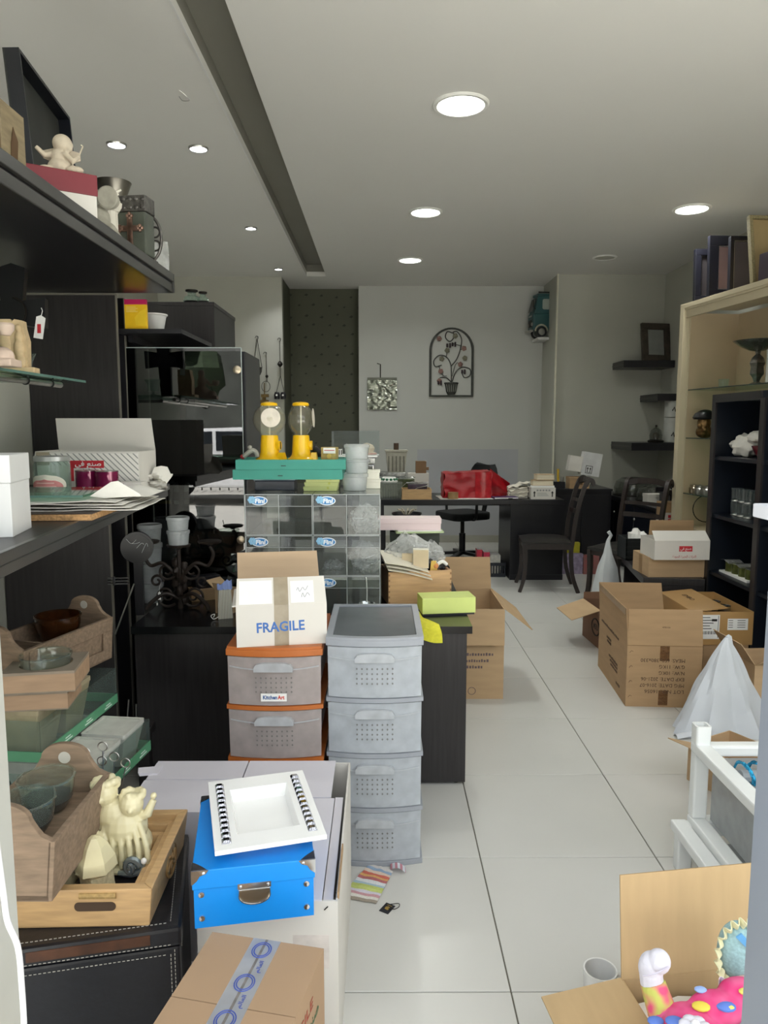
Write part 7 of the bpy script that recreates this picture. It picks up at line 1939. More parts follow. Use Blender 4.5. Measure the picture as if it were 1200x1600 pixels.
for py, px in ((608, 1070), (684, 1068), (771, 1064)):
    z = P(px, py, BY1 - .1).z; shelf_z.append(z)
    sh = boxpart('glass_shelf', GLASSG, t, .05, .465, -LB + .04, -.025, z - .008, z)
    boxpart('glass_edge', GEDGE, sh, .047, .05, -LB + .04, -.025, z - .008, z)
boxpart('base_board', BEI, t, .02, .47, -LB, 0, .05, .09)
z4 = .62
boxpart('wood_shelf', BEI2, t, .05, .465, -LB + .04, -.025, z4 - .02, z4)
# things in the bookcase
z = shelf_z[0]
p_ = P(1158, 603, 5.6)
t = thing('compote_bowl', 'smoky glass bowl on a carved silver stem on the top glass shelf', 'bowl', bk(.26, -.62, z))
k = 5.6 / 1150
MB().shell([(.01, 52 * k), (.06, 54 * k), (.13, 61 * k), (.175, 68 * k), (.18, 69 * k)], .005, 36).build('dish', clear('smoky_glass', '#8f9490', .45, body='#6f716c', refl=1.6), t)
MB().lathe([(.06, 0), (.055, .015), (.02, .03), (.03, .06), (.05, .09), (.045, .14), (.055, .17), (.04, .21), (.015, .235), (.02, 52 * k)], 24, wob=lambda a, z: 1 + .08 * math.cos(6 * a)).build('stem', mat('aged_silver', '#8a8780', .3, .9, var=.3, scale=30), t)
t = thing('heart_ornament', 'dark stone heart leaning behind the silver stem on the top glass shelf', 'ornament', bk(.36, -.78, z))
def heart(m): m.ball((-.03, 0, .1), .045, 14); m.ball((.03, 0, .1), .045, 14); m.ball((0, 0, .055), .05, 14, (1, .9, 1.1))
sculpt('body', heart, mat('dark_stone', '#33322f', .4), t, .006); boxpart('foot', DARKM, t, -.03, .03, -.02, .02, 0, .012)
t = thing('ceramic_canister', 'white ceramic canister with grey writing on the top glass shelf', 'canister', bk(.2, -.98, z))
MB().lathe([(.09, 0), (.095, .006), (.095, .235), (.085, .245), (.0001, .246)], 30).build('body', mat('white_ceramic', '#d6d6d2', .25), t)
for i in range(3): MB().sheet(lambda u, v, i=i: (.0955 * math.sin(-1.1 + .9 * u), -.0955 * math.cos(-1.1 + .9 * u), .1 + .035 * i + .008 * v), 8, 1).build('writing_line', mat('grey_print', '#9a9a98', .6), t)
t = thing('glass_cup', 'small clear glass cup on the top glass shelf beside the stem', 'glass', bk(.12, -.42, z)); MB().shell([(.035, 0), (.04, .06)], .003, 20).build('vessel', GLASS, t); MB().lathe([(.04, .058), (.042, .06), (.038, .062)], 20).build('rim', GLASS, t)
z = shelf_z[1]
t = thing('bronze_bust', 'bronze helmeted bust on the second glass shelf', 'bust', bk(.11, -.2, z))
BRZ = mat('bronze', '#7a5f3c', .3, .9, var=.4, scale=25, bump=.4)
def bust(m): m.ball((0, 0, .05), .07, 14, (1, .8, .8)); m.ball((-.01, -.01, .12), .06, 16, (.9, .9, 1.1)); m.ball((-.05, -.03, .1), .025, 10); m.ball((-.02, -.05, .07), .025, 10)
sculpt('face', bust, BRZ, t, .005); MB().lathe([(.075, .15), (.085, .165), (.07, .2), (.03, .225), (.0001, .23)], 20, sx=1.15).build('hat', mat('black_bronze', '#1c1b1c', .35, .4), t)
z = shelf_z[2]
for i, (x, y) in enumerate(((2.6, 6.08), (2.61, 5.99), (2.63, 5.9))):
    t = thing('spice_jar', ('small brassy metal jar at the post end of the third glass shelf', 'small metal jar, middle of three on the third glass shelf', 'small metal jar, last of three on the third glass shelf')[i], 'jar', (x, y, z), group='small metal jars')
    MB().lathe([(.035, 0), (.04, .008), (.04, .05), (.03, .06)], 20).build('body', (BRASSY, STEEL, STEEL)[i], t); MB().lathe([(.033, .06), (.033, .075), (.012, .08), (.0001, .086)], 18).build('lid', (BRASSY, STEEL, STEEL)[i], t)
t = thing('party_bag', 'purple and silver foil bag with a wire hoop in the bookcase', 'bag', bk(.14, -.22, z4))
MB().tube([Vector((.0 + .11 * math.cos(a), -.02, .17 + .11 * math.sin(a))) for a in [2 * math.pi * i / 24 for i in range(24)]], .004, 5, closed=True).build('hoop', DARKM, t)
MB().taper(.16, .1, .1, .06, 0, .13, .12).build('foil', mat('silver_foil', '#9a9a98', .25, .8), t, .01); boxpart('purple_band', mat('purple_foil', '#6a3a8a', .3, .4), t, .03, .08, -.06, -.045, .04, .2)
# frames on top of the bookcase
zt_ = ztp + .012
FK = mat('black_frame', '#171720', .35, var=.1)
def bframe(x, y, w, h, rz, tilt, label, m=FK, pic='#5a5052', bw=.05, group=None, slip=True):
    t = thing('picture_frame', label, 'frame', (x, y, zt_), group=group, rot=(math.radians(tilt), 0, rz))
    for bx in ((0, w, 0, bw), (0, w, h - bw, h), (0, bw, bw, h - bw), (w - bw, w, bw, h - bw)): boxpart('border', m, t, bx[0], bx[1], -.02, .02, bx[2], bx[3], .004)
    boxpart('picture', mat('picture_' + pic[1:], pic, .35, var=.15, scale=6), t, bw, w - bw, .002, .012, bw, h - bw)
    if slip:
        for bx in ((bw, w - bw, bw, bw + .006), (bw, w - bw, h - bw - .006, h - bw), (bw, bw + .006, bw, h - bw), (w - bw - .006, w - bw, bw, h - bw)): boxpart('silver_slip', STEEL, t, bx[0], bx[1], -.012, .002, bx[2], bx[3])
    return t
bframe(2.53, 6.1, .42, .42, .05, -3, 'black picture frame standing at the post end of the bookcase top', pic='#3a3638')
bframe(2.58, 5.96, .44, .49, .05, -3, 'taller black picture frame, second on the bookcase top', pic='#8a7270', bw=.075)
bframe(2.66, 5.78, .44, .44, .05, -3, 'black picture frame with plain dark centre and silver line', pic='#4a464e', bw=.03)
ROP = mat('rope_gilt', '#8d8260', .7, var=.3, scale=90, bump=.6)
bframe(2.66, 5.42, .4, .52, .12, -10, 'gilt rope edged picture frame tilted on the bookcase top', m=ROP, pic='#a08c64', bw=.025, slip=False)
t = thing('jewel_box', 'dark plum wooden box with a stud in front of the gilt frame', 'box', (2.67, 5.16, zt_), .1)
PLM = mat('plum_wood', '#2c1c2c', .4)
MB().prism([(0, 0), (.28, 0), (.28, .2), (.22, .18), (.14, .17), (.06, .18), (0, .2)], 0, .16, upright(.16)).build('body', PLM, t); MB().ball((.06, -.004, .13), .01, 8).build('stud', STEEL, t)
# ------------------------------------------------------------------ black shelf unit before the bookcase
UX, UY1, UY0 = 2.12, 4.72, 3.6
zu = P(1118, 617, UY1).z
t = thing('shelf_unit', 'black open shelf unit standing before the beige bookcase', 'shelf unit', (UX, UY1, 0))
UB = mat('blue_black_laminate', '#141a24', .35, var=.15, scale=5)
pw = .04
ym = S(1187, 800, UX).y - UY1
boxpart('far_side', UB, t, 0, .34, -.025, 0, 0, zu); boxpart('back', UB, t, .33, .345, -(UY1 - UY0), -.025, 0, zu); boxpart('top', UB, t, 0, .345, -(UY1 - UY0), 0, zu - .04, zu)
boxpart('divider', UB, t, 0, .33, ym, ym + .03, 0, zu - .04); boxpart('near_side', UB, t, 0, .33, -(UY1 - UY0), -(UY1 - UY0) + .025, 0, zu - .04)
boxpart('face_frame', BLACK, t, -.012, 0, -.05, .0, 0, zu); boxpart('face_frame', BLACK, t, -.012, 0, ym - .01, ym + .04, 0, zu - .04); boxpart('face_frame', BLACK, t, -.012, 0, ym + .04, -.05, zu - .05, zu)
uz = []
for py in (713, 803, 892):
    z = P(1128, py, UY1 - .05).z; uz.append(z)
    boxpart('shelf', UB, t, .01, .33, ym + .03, -.025, z - .022, z); boxpart('shelf', UB, t, .01, .33, -(UY1 - UY0) + .025, ym, z - .022, z)
uy = UY1 - .26
t = thing('red_bowl', 'deep red bowl on the black unit upper shelf', 'bowl', (UX + .15, UY1 - .40, uz[0])); MB().shell([(.04, 0), (.07, .03), (.09, .075)], .004, 28).build('vessel', mat('ruby_bowl', '#6a1622', .25), t); MB().lathe([(.04, 0), (.044, .004), (.04, .01)], 20).build('foot', mat('ruby_bowl', '#6a1622', .25), t)
t = thing('white_cloth', 'crumpled white cloth bundle beside the red bowl', 'cloth', (UX + .14, UY1 - .15, uz[0]))
MB().ball((0, 0, .07), .085, 24, (.9, 1.1, .85), wob=.35, seed=4).build('bundle', PB, t)
t.location.z += .0; MB().ball((.02, -.12, .12), .06, 20, (1, 1.3, .7), wob=.4, seed=9).build('loose_end', PB, t)
for i in range(6):
    zz_ = uz[1] + (i // 3) * .088; yy = UY1 - .12 - .085 * (i % 3)
    t = thing('glass_tumbler', ('clear glass tumbler on the black unit middle shelf', 'clear glass tumbler stacked second high on the black unit middle shelf')[i // 3], 'glass', (UX + .12, yy, zz_), group='glass tumblers on the black unit'); MB().shell([(.032, 0), (.037, .085)], .003, 18).build('vessel', clear('shelf_glass', '#eef2f2', .10, body='#b8c0c0', refl=2.), t); MB().lathe([(.03, 0), (.034, .004), (.03, .012)], 18).build('base', STEEL, t)
t = thing('can_pack', 'shrink wrapped pack of green and gold tins on the black unit low shelf', 'pack', (UX + .12, UY1 - .24, uz[2]))
for i in range(4):
    MB().lathe([(.0001, 0), (.042, 0), (.042, .06), (.0001, .06)], 18, c=(0, -.13 + .086 * i, .012)).build('tin', mat('green_gold_tin', '#5c6334', .3, .5, var=.5, scale=30), t)
boxpart('card_base', PAPER, t, -.06, .06, -.18, .18, 0, .012); MB().sheet(lambda u, v: (-.05 + .1 * v, -.19 + .38 * u, .076 + .008 * math.sin(16 * u)), 16, 6, .001).build('film', WRAP, t)

# ------------------------------------------------------------------ low black table with boxes
TZL = .483
c1 = G(1010, 905, TZL); c2 = G(1118, 905, TZL); cb = G(976, 862, TZL)
rz = math.atan2(c2.y - c1.y, c2.x - c1.x) 
sk = math.atan2(-(cb.x - c1.x), cb.y - c1.y)
wT_ = min(.38, (c2 - c1).length); dT_ = min(.85, (cb - c1).length)
t = thing('low_table', 'low black open-sided table stacked with cartons and a plastic crate', 'table', (c1.x, c1.y + .05, 0), sk * .8)
boxpart('top', BLACK, t, 0, wT_, 0, dT_, TZL - .05, TZL, .002); boxpart('front_panel', BLACK, t, .02, wT_, .0, .02, .0, TZL - .05); boxpart('rear_panel', BLACK, t, .02, wT_, dT_ - .02, dT_, .0, TZL - .05); boxpart('inner_shelf', BLACK2, t, .03, wT_, .02, dT_ - .02, .05, .07); boxpart('side_panel', BLACK, t, wT_ - .02, wT_, .02, dT_ - .02, 0, TZL - .05)
LT = t
loc, rz, w = front((1013, 902), (1112, 902), TZL, .3)
t = carton('carton', 'flat brown carton under the small white carton on the low table', (loc.x, loc.y + .005, TZL), 0, w, .3, .125, CARD2, None, (), closed=True)
boxpart('tape', mat('brown_tape', '#9a7b54', .35), t, -w / 2 - .0008, -w / 2 + .02, -.03, .03, .0, .126)
tz = TZL + .125 + .001
loc2, rz2, w2 = front((1033, 875), (1107, 875), tz, .26)
t = carton('carton', 'white carton with red label open on the flat brown carton', (loc2.x - .02, loc2.y - .0, tz), 0, w2 + .05, .26, .125, CARDW, CARD, (('f', -52, .09), ('b', -2, .10, 0, .85, CARD)))
w2 += .05
boxpart('red_label', RED, t, -.02, .065, -.1312, -.13, .055, .09)
text('label_writing', AR, .024, PAPER, t, face(.022, -.1318, .073), .07)
text('red_writing', '\ufe93\ufea9\ufeee\ufea0\ufedf\ufe8d \ufe93\ufeae\ufe92\ufea8\ufedf\ufe8d \ufe99\ufe8d\ufeae\ufe98\ufedf\ufe8d', .022, RED, t, face(.015, -.1312, .022), .15)
# black plastic crate with paper
q = P(990, 872, 5.35)
t = thing('plastic_crate', 'black plastic crate holding crumpled white paper on the low table', 'crate', (P(992, 870, 5.4).x, 5.42, TZL), .0)
w_, d_2, h_ = .19, .2, .16
for bx in ((-w_ / 2, w_ / 2, -d_2 / 2, -d_2 / 2 + .008), (-w_ / 2, w_ / 2, d_2 / 2 - .008, d_2 / 2), (-w_ / 2, -w_ / 2 + .008, -d_2 / 2, d_2 / 2), (w_ / 2 - .008, w_ / 2, -d_2 / 2, d_2 / 2)): boxpart('wall', mat('black_crate_plastic', '#1d2224', .5), t, *bx, .0, h_)
for i in range(4): boxpart('rib', mat('black_crate_plastic', '#1d2224', .5), t, -w_ / 2, w_ / 2, -d_2 / 2 - .004, -d_2 / 2, .02 + .036 * i, .028 + .036 * i)
boxpart('bottom', mat('black_crate_plastic', '#1d2224', .5), t, -w_ / 2, w_ / 2, -d_2 / 2, d_2 / 2, 0, .006)
cp_ = thing('crumpled_paper', 'ball of crumpled white paper in the black plastic crate', 'paper', (t.location.x + .02, t.location.y, TZL + .006)); MB().ball((0, 0, .1), .07, 20, (1, 1, 1.35), wob=.6, seed=3).build('ball', PAPER, cp_); MB().ball((.03, -.02, .02), .02, 10, wob=.5).build('scrap', PAPER, cp_)
# white plastic bag hanging beside the table
q = P(966, 890, 5.5)
t = thing('plastic_bag', 'white plastic bag slumped against the low table', 'bag', (q.x - .085, 5.5, 0), group=None)
MB().lathe([(.09, 0), (.1, .1), (.09, .25), (.07, .4), (.035, .5), (.015, .6)], 20, wob=lambda a, z: 1 + .12 * math.cos(4 * a + 8 * z) + .05 * math.cos(9 * a)).build('pouch', mat('white_film', '#c9cdcf', .4, var=.05, bump=.3), t); MB().tube([(0, 0, .6), (.02, 0, .64), (.0, 0, .67)], .014, 8).build('knot', mat('white_film', '#c9cdcf', .4), t)

# ------------------------------------------------------------------ big lettered carton
p1, p2 = G(978, 1105, 0), G(1092, 1105, 0)
wB, dBx, hBx = p2.x - p1.x, .66, .33
rzb = -.075
cB = Vector(((p1.x + p2.x) / 2, p1.y, 0)) + Vector((-math.sin(rzb), math.cos(rzb), 0)) * dBx / 2
t = carton('carton', 'big open brown carton with upside-down lot and date lettering', (cB.x, cB.y, 0), rzb, wB, dBx, hBx, CARD, CARDIN, (('f', -5, .19), ('l', 3, .19), ('b', 20, .19)))
boxpart('fold_line', mat('fold_shadow_card', '#8a6d4c', .9), t, -wB / 2, wB / 2, -dBx / 2 - .0008, -dBx / 2, hBx - .002, hBx + .001)
BT2 = clear('brown_clear_tape', '#e6cba6', .45, rough=.2, body='#a8845c')
INK2 = mat('carton_ink', '#4a3626', .8)
lines = ('LOT NO.: 16056', 'MFG DATE: 2016-07', 'EXP DATE: 2021-06', 'N.W.: 10KG', 'G.W.: 11KG', 'MEAS: 650x380x330')
MU = lambda x, z: frame((x, -dBx / 2 - .0008, z), (-1, 0, 0), (0, 0, -1))
wid = (.20, .225, .22, .13, .13, .225)
for i, s_ in enumerate(lines):
    M_ = MU(wB / 2 - .085, .085 + i * .0335)
    o = text('lettering', s_, .027, INK2, t, M_, None, 'LEFT')
    xs = [v.co.x for v in o.data.vertices]; kx = wid[i] / (max(xs) - min(xs)); x1 = max(xs)
    for v in o.data.vertices: v.co.x = x1 + (v.co.x - x1) * kx
text('lettering', '470116', .012, INK2, t, face(.0, -dBx / 2 - .0065, hBx + .1), .04)
for zt2 in (hBx - .03, .06): boxpart('tape', BT2, t, -.024, .024, -dBx / 2 - .0005, -dBx / 2, zt2 - .05, zt2 + .03)
for z in (.05, .13, .21, .29): 
    MB().tube([(-wB / 2 + .012, -dBx / 2 - .001, z), (-wB / 2 + .022, -dBx / 2 - .001, z + .012), (-wB / 2 + .03, -dBx / 2 - .001, z + .006)], .001, 4).build('staple_mark', INK2, t)
rnd = random.Random(7)
for r in range(7):
    y0 = -.05 + .0 * r
    L2 = (.42, .1, .1, .2, .16, .16, .08)[r]
    z = (.30, .24, .22, .15, .13, .11, .05)[r]
    y = (-.15, .02, .02, -.14, -.14, -.14, -.2)[r]
    ye = y + L2
    while y < ye:
        s2 = rnd.uniform(.01, .02)
        boxpart('side_mark', INK2, t, -wB / 2 - .0007, -wB / 2, y, y + s2, z, z + rnd.uniform(.011, .016)); y += s2 + .006
nb = Matrix.Translation((-wB / 2, 0, hBx))
boxpart('flap_tape', mat('brown_tape', '#9a7b54', .35), t, -wB / 2 - .012, -wB / 2 - .0105, -dBx / 2 + .02, dBx / 2 - .02, hBx + .155, hBx + .188)

# small carton with an oval logo behind it
a_ = G(898, 985, 0)
t = carton('carton', 'small open carton with a dark oval mark behind the big lettered carton', (G(905, 985, 0).x + .15, 4.88, 0), .06, .3, .34, .26, mat('red_brown_cardboard', '#7d5c46', .8, var=.06, scale=5), CARD2, (('l', 108, .2, 0, 1, CARD2), ('b', 5, .05), ('f', -60, .05)))
ov = [Vector((-.1508, -.09 + .07 * math.cos(a), .13 + .055 * math.sin(a))) for a in [2 * math.pi * i / 26 for i in range(26)]]
MB().tube(ov, .005, 5, closed=True).build('oval_mark', INK, t)
text('logo_writing', 'M3U', .055, INK, t, frame((-.1512, -.09, .13), (0, -1, 0), (0, 0, 1)), .085, bold=.001)
MB().hexa([(-.02, -.05, .2), (.08, -.05, .2), (.08, -.045, .2), (-.02, -.045, .2)], [(.05, -.02, .35), (.07, -.02, .35), (.07, -.015, .35), (.05, -.015, .35)]).build('paper_sheet', PAPER, t)

# carton with shipping labels standing on a lower carton
YL = 4.02
zl = P(1110, 1009, YL).z
x0, x1 = P(1098, 1000, YL).x, min(2.095, P(1187, 1000, YL).x)
wL = x1 - x0
carton('carton', 'closed brown carton under the one with shipping labels', ((x0 + x1) / 2, YL + .22, 0), 0, wL - .03, .4, zl - .003, CARD, None, (), closed=True)
hL = P(1110, 957, YL).z - zl
xL0 = x0 - .06
t = carton('carton', 'tan carton with two shipping labels holding metal cups', ((xL0 + x1) / 2, YL + .26, zl + .0015), .0, x1 - xL0, .5, hL, mat('glossy_tan_carton', '#b58e5a', .35, var=.06, scale=5, coat=.3), CARD2, (('l', -84, .20),)) 
wv = x1 - xL0
lab = boxpart('shipping_label', PAPER, t, -wv / 2 + .05, -wv / 2 + .155, -.2508, -.25, .035, hL - .018)
for i in range(5): boxpart('print_line', INK, lab, -wv / 2 + .055, -wv / 2 + .1 + .01 * (i % 3), -.2514, -.2508, hL - .035 - .016 * i, hL - .031 - .016 * i)
for i in range(16): boxpart('bar', INK, lab, -wv / 2 + .058 + .0056 * i, -wv / 2 + .058 + .0056 * i + (.002 if i % 3 else .0035), -.2514, -.2508, .062, .08)
boxpart('stamp', INK, lab, -wv / 2 + .11, -wv / 2 + .14, -.2514, -.2508, hL - .055, hL - .042); boxpart('border', INK, lab, -wv / 2 + .1455, -wv / 2 + .148, -.2514, -.2508, .04, hL - .022)
lab2 = boxpart('shipping_label', PAPER, t, wv / 2 - .145, wv / 2 - .03, -.2508, -.25, hL - .105, hL - .04)
for i in range(4):
    boxpart('print_line', INK, lab2, wv / 2 - .14, wv / 2 - .115, -.2514, -.2508, hL - .052 - .013 * i, hL - .049 - .013 * i); boxpart('print_line', INK, lab2, wv / 2 - .09, wv / 2 - .045, -.2514, -.2508, hL - .052 - .013 * i, hL - .049 - .013 * i)
for i, (x, y) in enumerate(((.02, .02), (.09, .06), (.1, -.05), (.05, .14))):
    c_ = thing('metal_cup', 'brushed metal cup inside the tan shipping carton', 'cup', ((xL0 + x1) / 2 + x, YL + .26 + y, zl + .008), group='metal cups in the carton')
    MB().shell([(.03, 0), (.032, .01), (.034, .17)], .002, 22).build('vessel', STEEL, c_); MB().tube([Vector((.034 * math.cos(a), .034 * math.sin(a), .17)) for a in [2 * math.pi * i / 20 for i in range(20)]], .003, 6, closed=True).build('rim', CHROME, c_)
text('flap_print', 'EMBO', .04, INK2, t, Matrix.Translation((-wv / 2, .05, hL)) @ Matrix.Rotation(-math.pi / 2, 4, 'Z') @ Matrix.Rotation(math.radians(-84), 4, 'X') @ frame((0, -.002, .1), (1, 0, 0), (0, 0, 1)), .14)

# white bag
pb_ = G(1135, 1168, 0)
t = thing('plastic_bag', 'large white plastic bag standing in a peak before the tan shipping carton', 'bag', (pb_.x + .07, 3.42, 0))
BAGM = mat('white_bag_film', '#c6cad0', .4, var=.02, bump=.15, scale=8)
zpk = P(1137, 996, 3.42).z
def bagf(u, v):
    a = 2 * math.pi * u
    k = (1 - v) ** .9 * (1 + .12 * math.cos(3 * a + 1) + .09 * math.cos(7 * a + 3 * v) + .05 * math.cos(13 * a + 5 * v) + .12 * noise.noise(Vector((2 * math.cos(a), 2 * math.sin(a), 3 * v)))) + .035
    return (.21 * k * math.cos(a) + .02 * v - .02, .13 * k * math.sin(a), zpk * v ** .92 + .001)
MB().sheet(bagf, 40, 24).build('film', BAGM, t)
MB().sheet(lambda u, v: (-.26 + .1 * u, -.12 + .08 * v, .004 + .02 * u + .012 * math.sin(5 * v)), 8, 8, .002).build('loose_corner', BAGM, t)
MB().sheet(lambda u, v: (.02 + .03 * (u - .5), .0 + .02 * v, zpk - .03 + .04 * v - .02 * abs(u - .5)), 6, 6, .001).build('pinched_peak', BAGM, t)
# carton flap poking out behind it
t = carton('carton', 'brown carton half hidden behind the white bag and metal jamb', (1.95, 3.62, 0), .05, .26, .28, .3, CARD2, CARDIN, (('l', 35, .13), ('f', 60, .14)))
t = carton('carton', 'brown carton corner poking out behind the white plastic rack', (P(1064, 1215, 2.75).x + .27, 2.86, 0), .5, .26, .26, .16, CARD2, CARDIN, (('l', 70, .14),))

# ------------------------------------------------------------------ white plastic rack
RK = mat('white_rack_plastic', '#e9ebe9', .35, var=.02)
rx, ry = P(1095, 1160, 2.32).x, 2.32
zt1 = P(1097, 1132, ry).z; zr1 = P(1100, 1160, ry).z; zr2 = P(1080, 1275, ry).z
t = thing('plastic_rack', 'white plastic stacking rack with two tiers beside the doll carton', 'rack', (rx, ry, 0))
RL, RW = .72, .42
def post(x, y, z0, z1, nm='post'): MB().bevbox(x - .024, x + .024, y - .02, y + .02, z0, z1, .006).build(nm, RK, t)
post(0, 0, zr2, zr1 - .03); post(0, -RL, zr2, zr1 - .03); post(RW, 0, zr2, zr1 - .03); post(RW, -RL, zr2, zr1 - .03)
o, i_ = rrect(.05, .046, .008), rrect(.036, .032, .006)
for x in (0, RW):
    for y in (0, -RL): MB().ring([(a + x, b + y) for a, b in o], [(a + x, b + y) for a, b in i_], zr1, zt1).build('socket', RK, t)
for z, dx, nm in ((zr1, 0, 'rail'), (zr2, .0, 'rail'), (zr2 - .02, -.055, 'lower_rail')):
    MB().bevbox(-.026 + dx, .026 + dx, -RL, .02, z - .035, z, .006).build(nm, RK, t); MB().bevbox(RW - .026 - dx, RW + .026 - dx, -RL, .02, z - .035, z, .006).build(nm, RK, t)
    MB().bevbox(.01 + dx, RW - dx - .01, -.026, .0185, z - .04, z - .002, .008).build(nm, RK, t); MB().bevbox(.01 + dx, RW - dx - .01, -RL + .002, -RL + .03, z - .04, z - .002, .008).build(nm, RK, t)
for x in (-.055, RW + .055):
    for y in (-.03, -RL + .03): post(x, y, 0, zr2 - .05, 'leg')
boxpart('clear_bin', clear('frosted_bin', '#e4e6e6', .55, rough=.3, body='#b5b7b8'), t, .03, RW - .03, -RL + .04, -.03, zr2 + .005, zr1 - .04)
boxpart('lower_bin', clear('frosted_bin', '#e4e6e6', .55), t, -.01, RW, -RL + .04, -.05, .06, zr2 - .07)
TIN = mat('blue_tinsel', '#2a9cc8', .2, .6, var=.5, scale=120, bump=.8)
b_ = thing('tinsel_bundle', 'shiny blue tinsel bundle on the white plastic rack', 'tinsel', (P(1168, 1190, 2.2).x, 2.12, zr1 - .039))
m = MB(); rnd = random.Random(5)
for i in range(26):
    a = i * .7; m.tube(smooth_path([(-.06 + .005 * i, .04 * math.cos(a), .03 + .03 * math.sin(a)), (-.055 + .005 * i, .045 * math.cos(a + 1), .03 + .032 * math.sin(a + 1)), (-.05 + .005 * i, .04 * math.cos(a + 2.2), .03 + .03 * math.sin(a + 2.2))], 4), .004, 5)
m.build('strands', TIN, b_); MB().tube([(-.06, 0, .02), (.07, 0, .02)], .02, 10).build('core', mat('grey_core', '#9fa3a6', .5), b_)

# ------------------------------------------------------------------ carton of rag dolls in the foreground
hD = .22
h0 = G(976, 1524, hD); 
wD_, dD_ = .42, .42
yb = h0.y; xl_ = h0.x
t = carton('carton', 'open tan carton full of rag dolls by the metal door jamb', (xl_ + wD_ / 2 + .015, yb - dD_ / 2 + .02, 0), .14, wD_, dD_, hD, mat('pale_tan_cardboard', '#b59a72', .8, var=.05, scale=5, bump=.05, stretch=(6, 1, 1)), mat('pale_tan_inside', '#ae936d', .85, var=.05), (('b', 9, .232), ('l', 96, .19), ('f', 120, .16)))
DC_ = t
bM_ = Matrix.Translation(t.location) @ Matrix.Rotation(.14, 4, 'Z')
for x in (-.11, -.02, .06): 
    o = MB().tube([(x, dD_ / 2 - .001, hD + .01), (x - .012, dD_ / 2 + .038, hD + .215)], .0015, 5).build('crease', mat('pale_tan_cardboard', '#b59a72', .8), t)
t = thing('mug', 'white mug standing on the floor behind the doll carton', 'mug', (G(962, 1545, .09).x - .02, G(962, 1545, .09).y + .06, 0))
MB().shell([(.035, 0), (.038, .005), (.042, .095)], .004, 26).build('vessel', WHITE, t); MB().tube(smooth_path([(.04, 0, .08), (.07, 0, .07), (.068, 0, .03), (.04, 0, .02)], 5), .006, 8).build('handle', WHITE, t)
# rag dolls
def dl(x, y, z): return bM_ @ Vector((x, y, z))
PNK = mat('pink_swirl_cloth', '#cf2f72', .75, scale=22, hex2='#d9608e', detail=1)
PLU = mat('white_plush', '#d2d0da', .9, var=.03, scale=60, bump=.4)
YPT = mat('yellow_pink_cloth', '#bdbf5e', .75, scale=34, hex2='#d94f78', detail=0)
# doll lying on its back with one leg up
t = thing('rag_doll', 'rag doll in pink swirl dress with one white foot raised', 'doll', dl(-.172, .015, .20))
t.scale = (.7, .7, .7)
def torso(m):
    m.ball((.0, -.05, .12), .085, 20, (1.0, 1.1, .75)); m.ball((.09, .0, .155), .06, 18, (1.4, .8, .8)); m.ball((.17, .03, .18), .05, 16, (1.3, .8, .8))
    m.tube([(-.04, -.02, .1), (-.06, .03, .13)], [.045, .04], 12)
sculpt('dress', torso, PNK, t, .006)
lg = sculpt('trouser_leg', lambda m: m.tube([(-.055, .02, .12), (-.075, .055, .19)], [.043, .037], 14), YPT, t, .004)
ft = sculpt('foot', lambda m: (m.ball((-.08, .06, .235), .043, 18, (.85, .75, 1.15)), m.ball((-.062, .05, .262), .038, 16, (.9, .8, .95)), m.tube([(-.076, .057, .185), (-.08, .06, .22)], .034, 12)), PLU, t, .003)
MB().tube(smooth_path([(-.115, .026, .235), (-.085, .016, .25), (-.045, .018, .27)], 5), .002, 5).build('toe_seam', mat('seam_lilac', '#c4c0d0', .9), ft)
for i, (c, x, y, z, r_) in enumerate((('#5a7ac8', -.06, -.07, .155, .02), ('#d9c44a', .03, -.03, .165, .02), ('#5a7ac8', .1, -.03, .165, .022), ('#dcd06a', .105, -.035, .168, .013), ('#d9608e', .0, -.1, .16, .024), ('#5a7ac8', -.1, -.04, .13, .018), ('#dcd06a', .17, .0, .185, .016), ('#8fa9dc', .05, .02, .175, .014))):
    MB().ball((x, y, z + .022), r_, 12, (1.3, .9, .45)).build('printed_swirl', mat('swirl_' + c[1:], c, .75), t)
fl = node('fabric_flower', t, (-.02, -.11, .19))
for j in range(7):
    a = j * 2 * math.pi / 7; MB().ball((.024 * math.cos(a), .024 * math.sin(a), .006), .02, 10, (1, .8, .5)).build('petal', PLU, fl)
MB().ball((0, 0, .014), .012, 10).build('centre', mat('white_satin', '#efeff2', .3), fl)
MB().sheet(lambda u, v: (.12 + .1 * u, .055 + .01 * math.sin(18 * u), .17 + .03 * v), 20, 3, .002).build('lace_trim', mat('lilac_lace', '#cfc6d4', .8), t)
# bonnet doll
t = thing('rag_doll', 'rag doll with pale blue bonnet edged in cream frills', 'doll', dl(.0, .11, .165))
t.scale = (.72, .72, .72)
MB().ball((0, 0, .25), .075, 22, (.75, .6, 1.2)).build('bonnet', mat('pale_blue_print_cloth', '#93b4b8', .8, var=.18, scale=110), t)
def frl(u, v):
    a = math.pi * (.3 + 1.25 * u); w_ = math.sin(u * 75) * (.003 + .007 * v)
    k = 1 + .32 * v + .05 * math.sin(u * 75 + 1)
    return (.058 * k * math.cos(a), -.018 - .012 * v + w_, .25 + .088 * k * math.sin(a))
m = MB().sheet(frl, 130, 4, .003)
m.build('frill', mat('cream_frill', '#d8d5ae', .85, var=.12, scale=60), t)
MB().strip([(-.02, -.045, .33), (.02, -.05, .29), (.05, -.045, .25)], .004, .02, (0, 1, .2)).build('ribbon', mat('blue_satin', '#5f9ed0', .3), t)
MB().ball((.01, -.04, .155), .042, 18).build('face', mat('pink_skin_cloth', '#d6b3ac', .8), t)
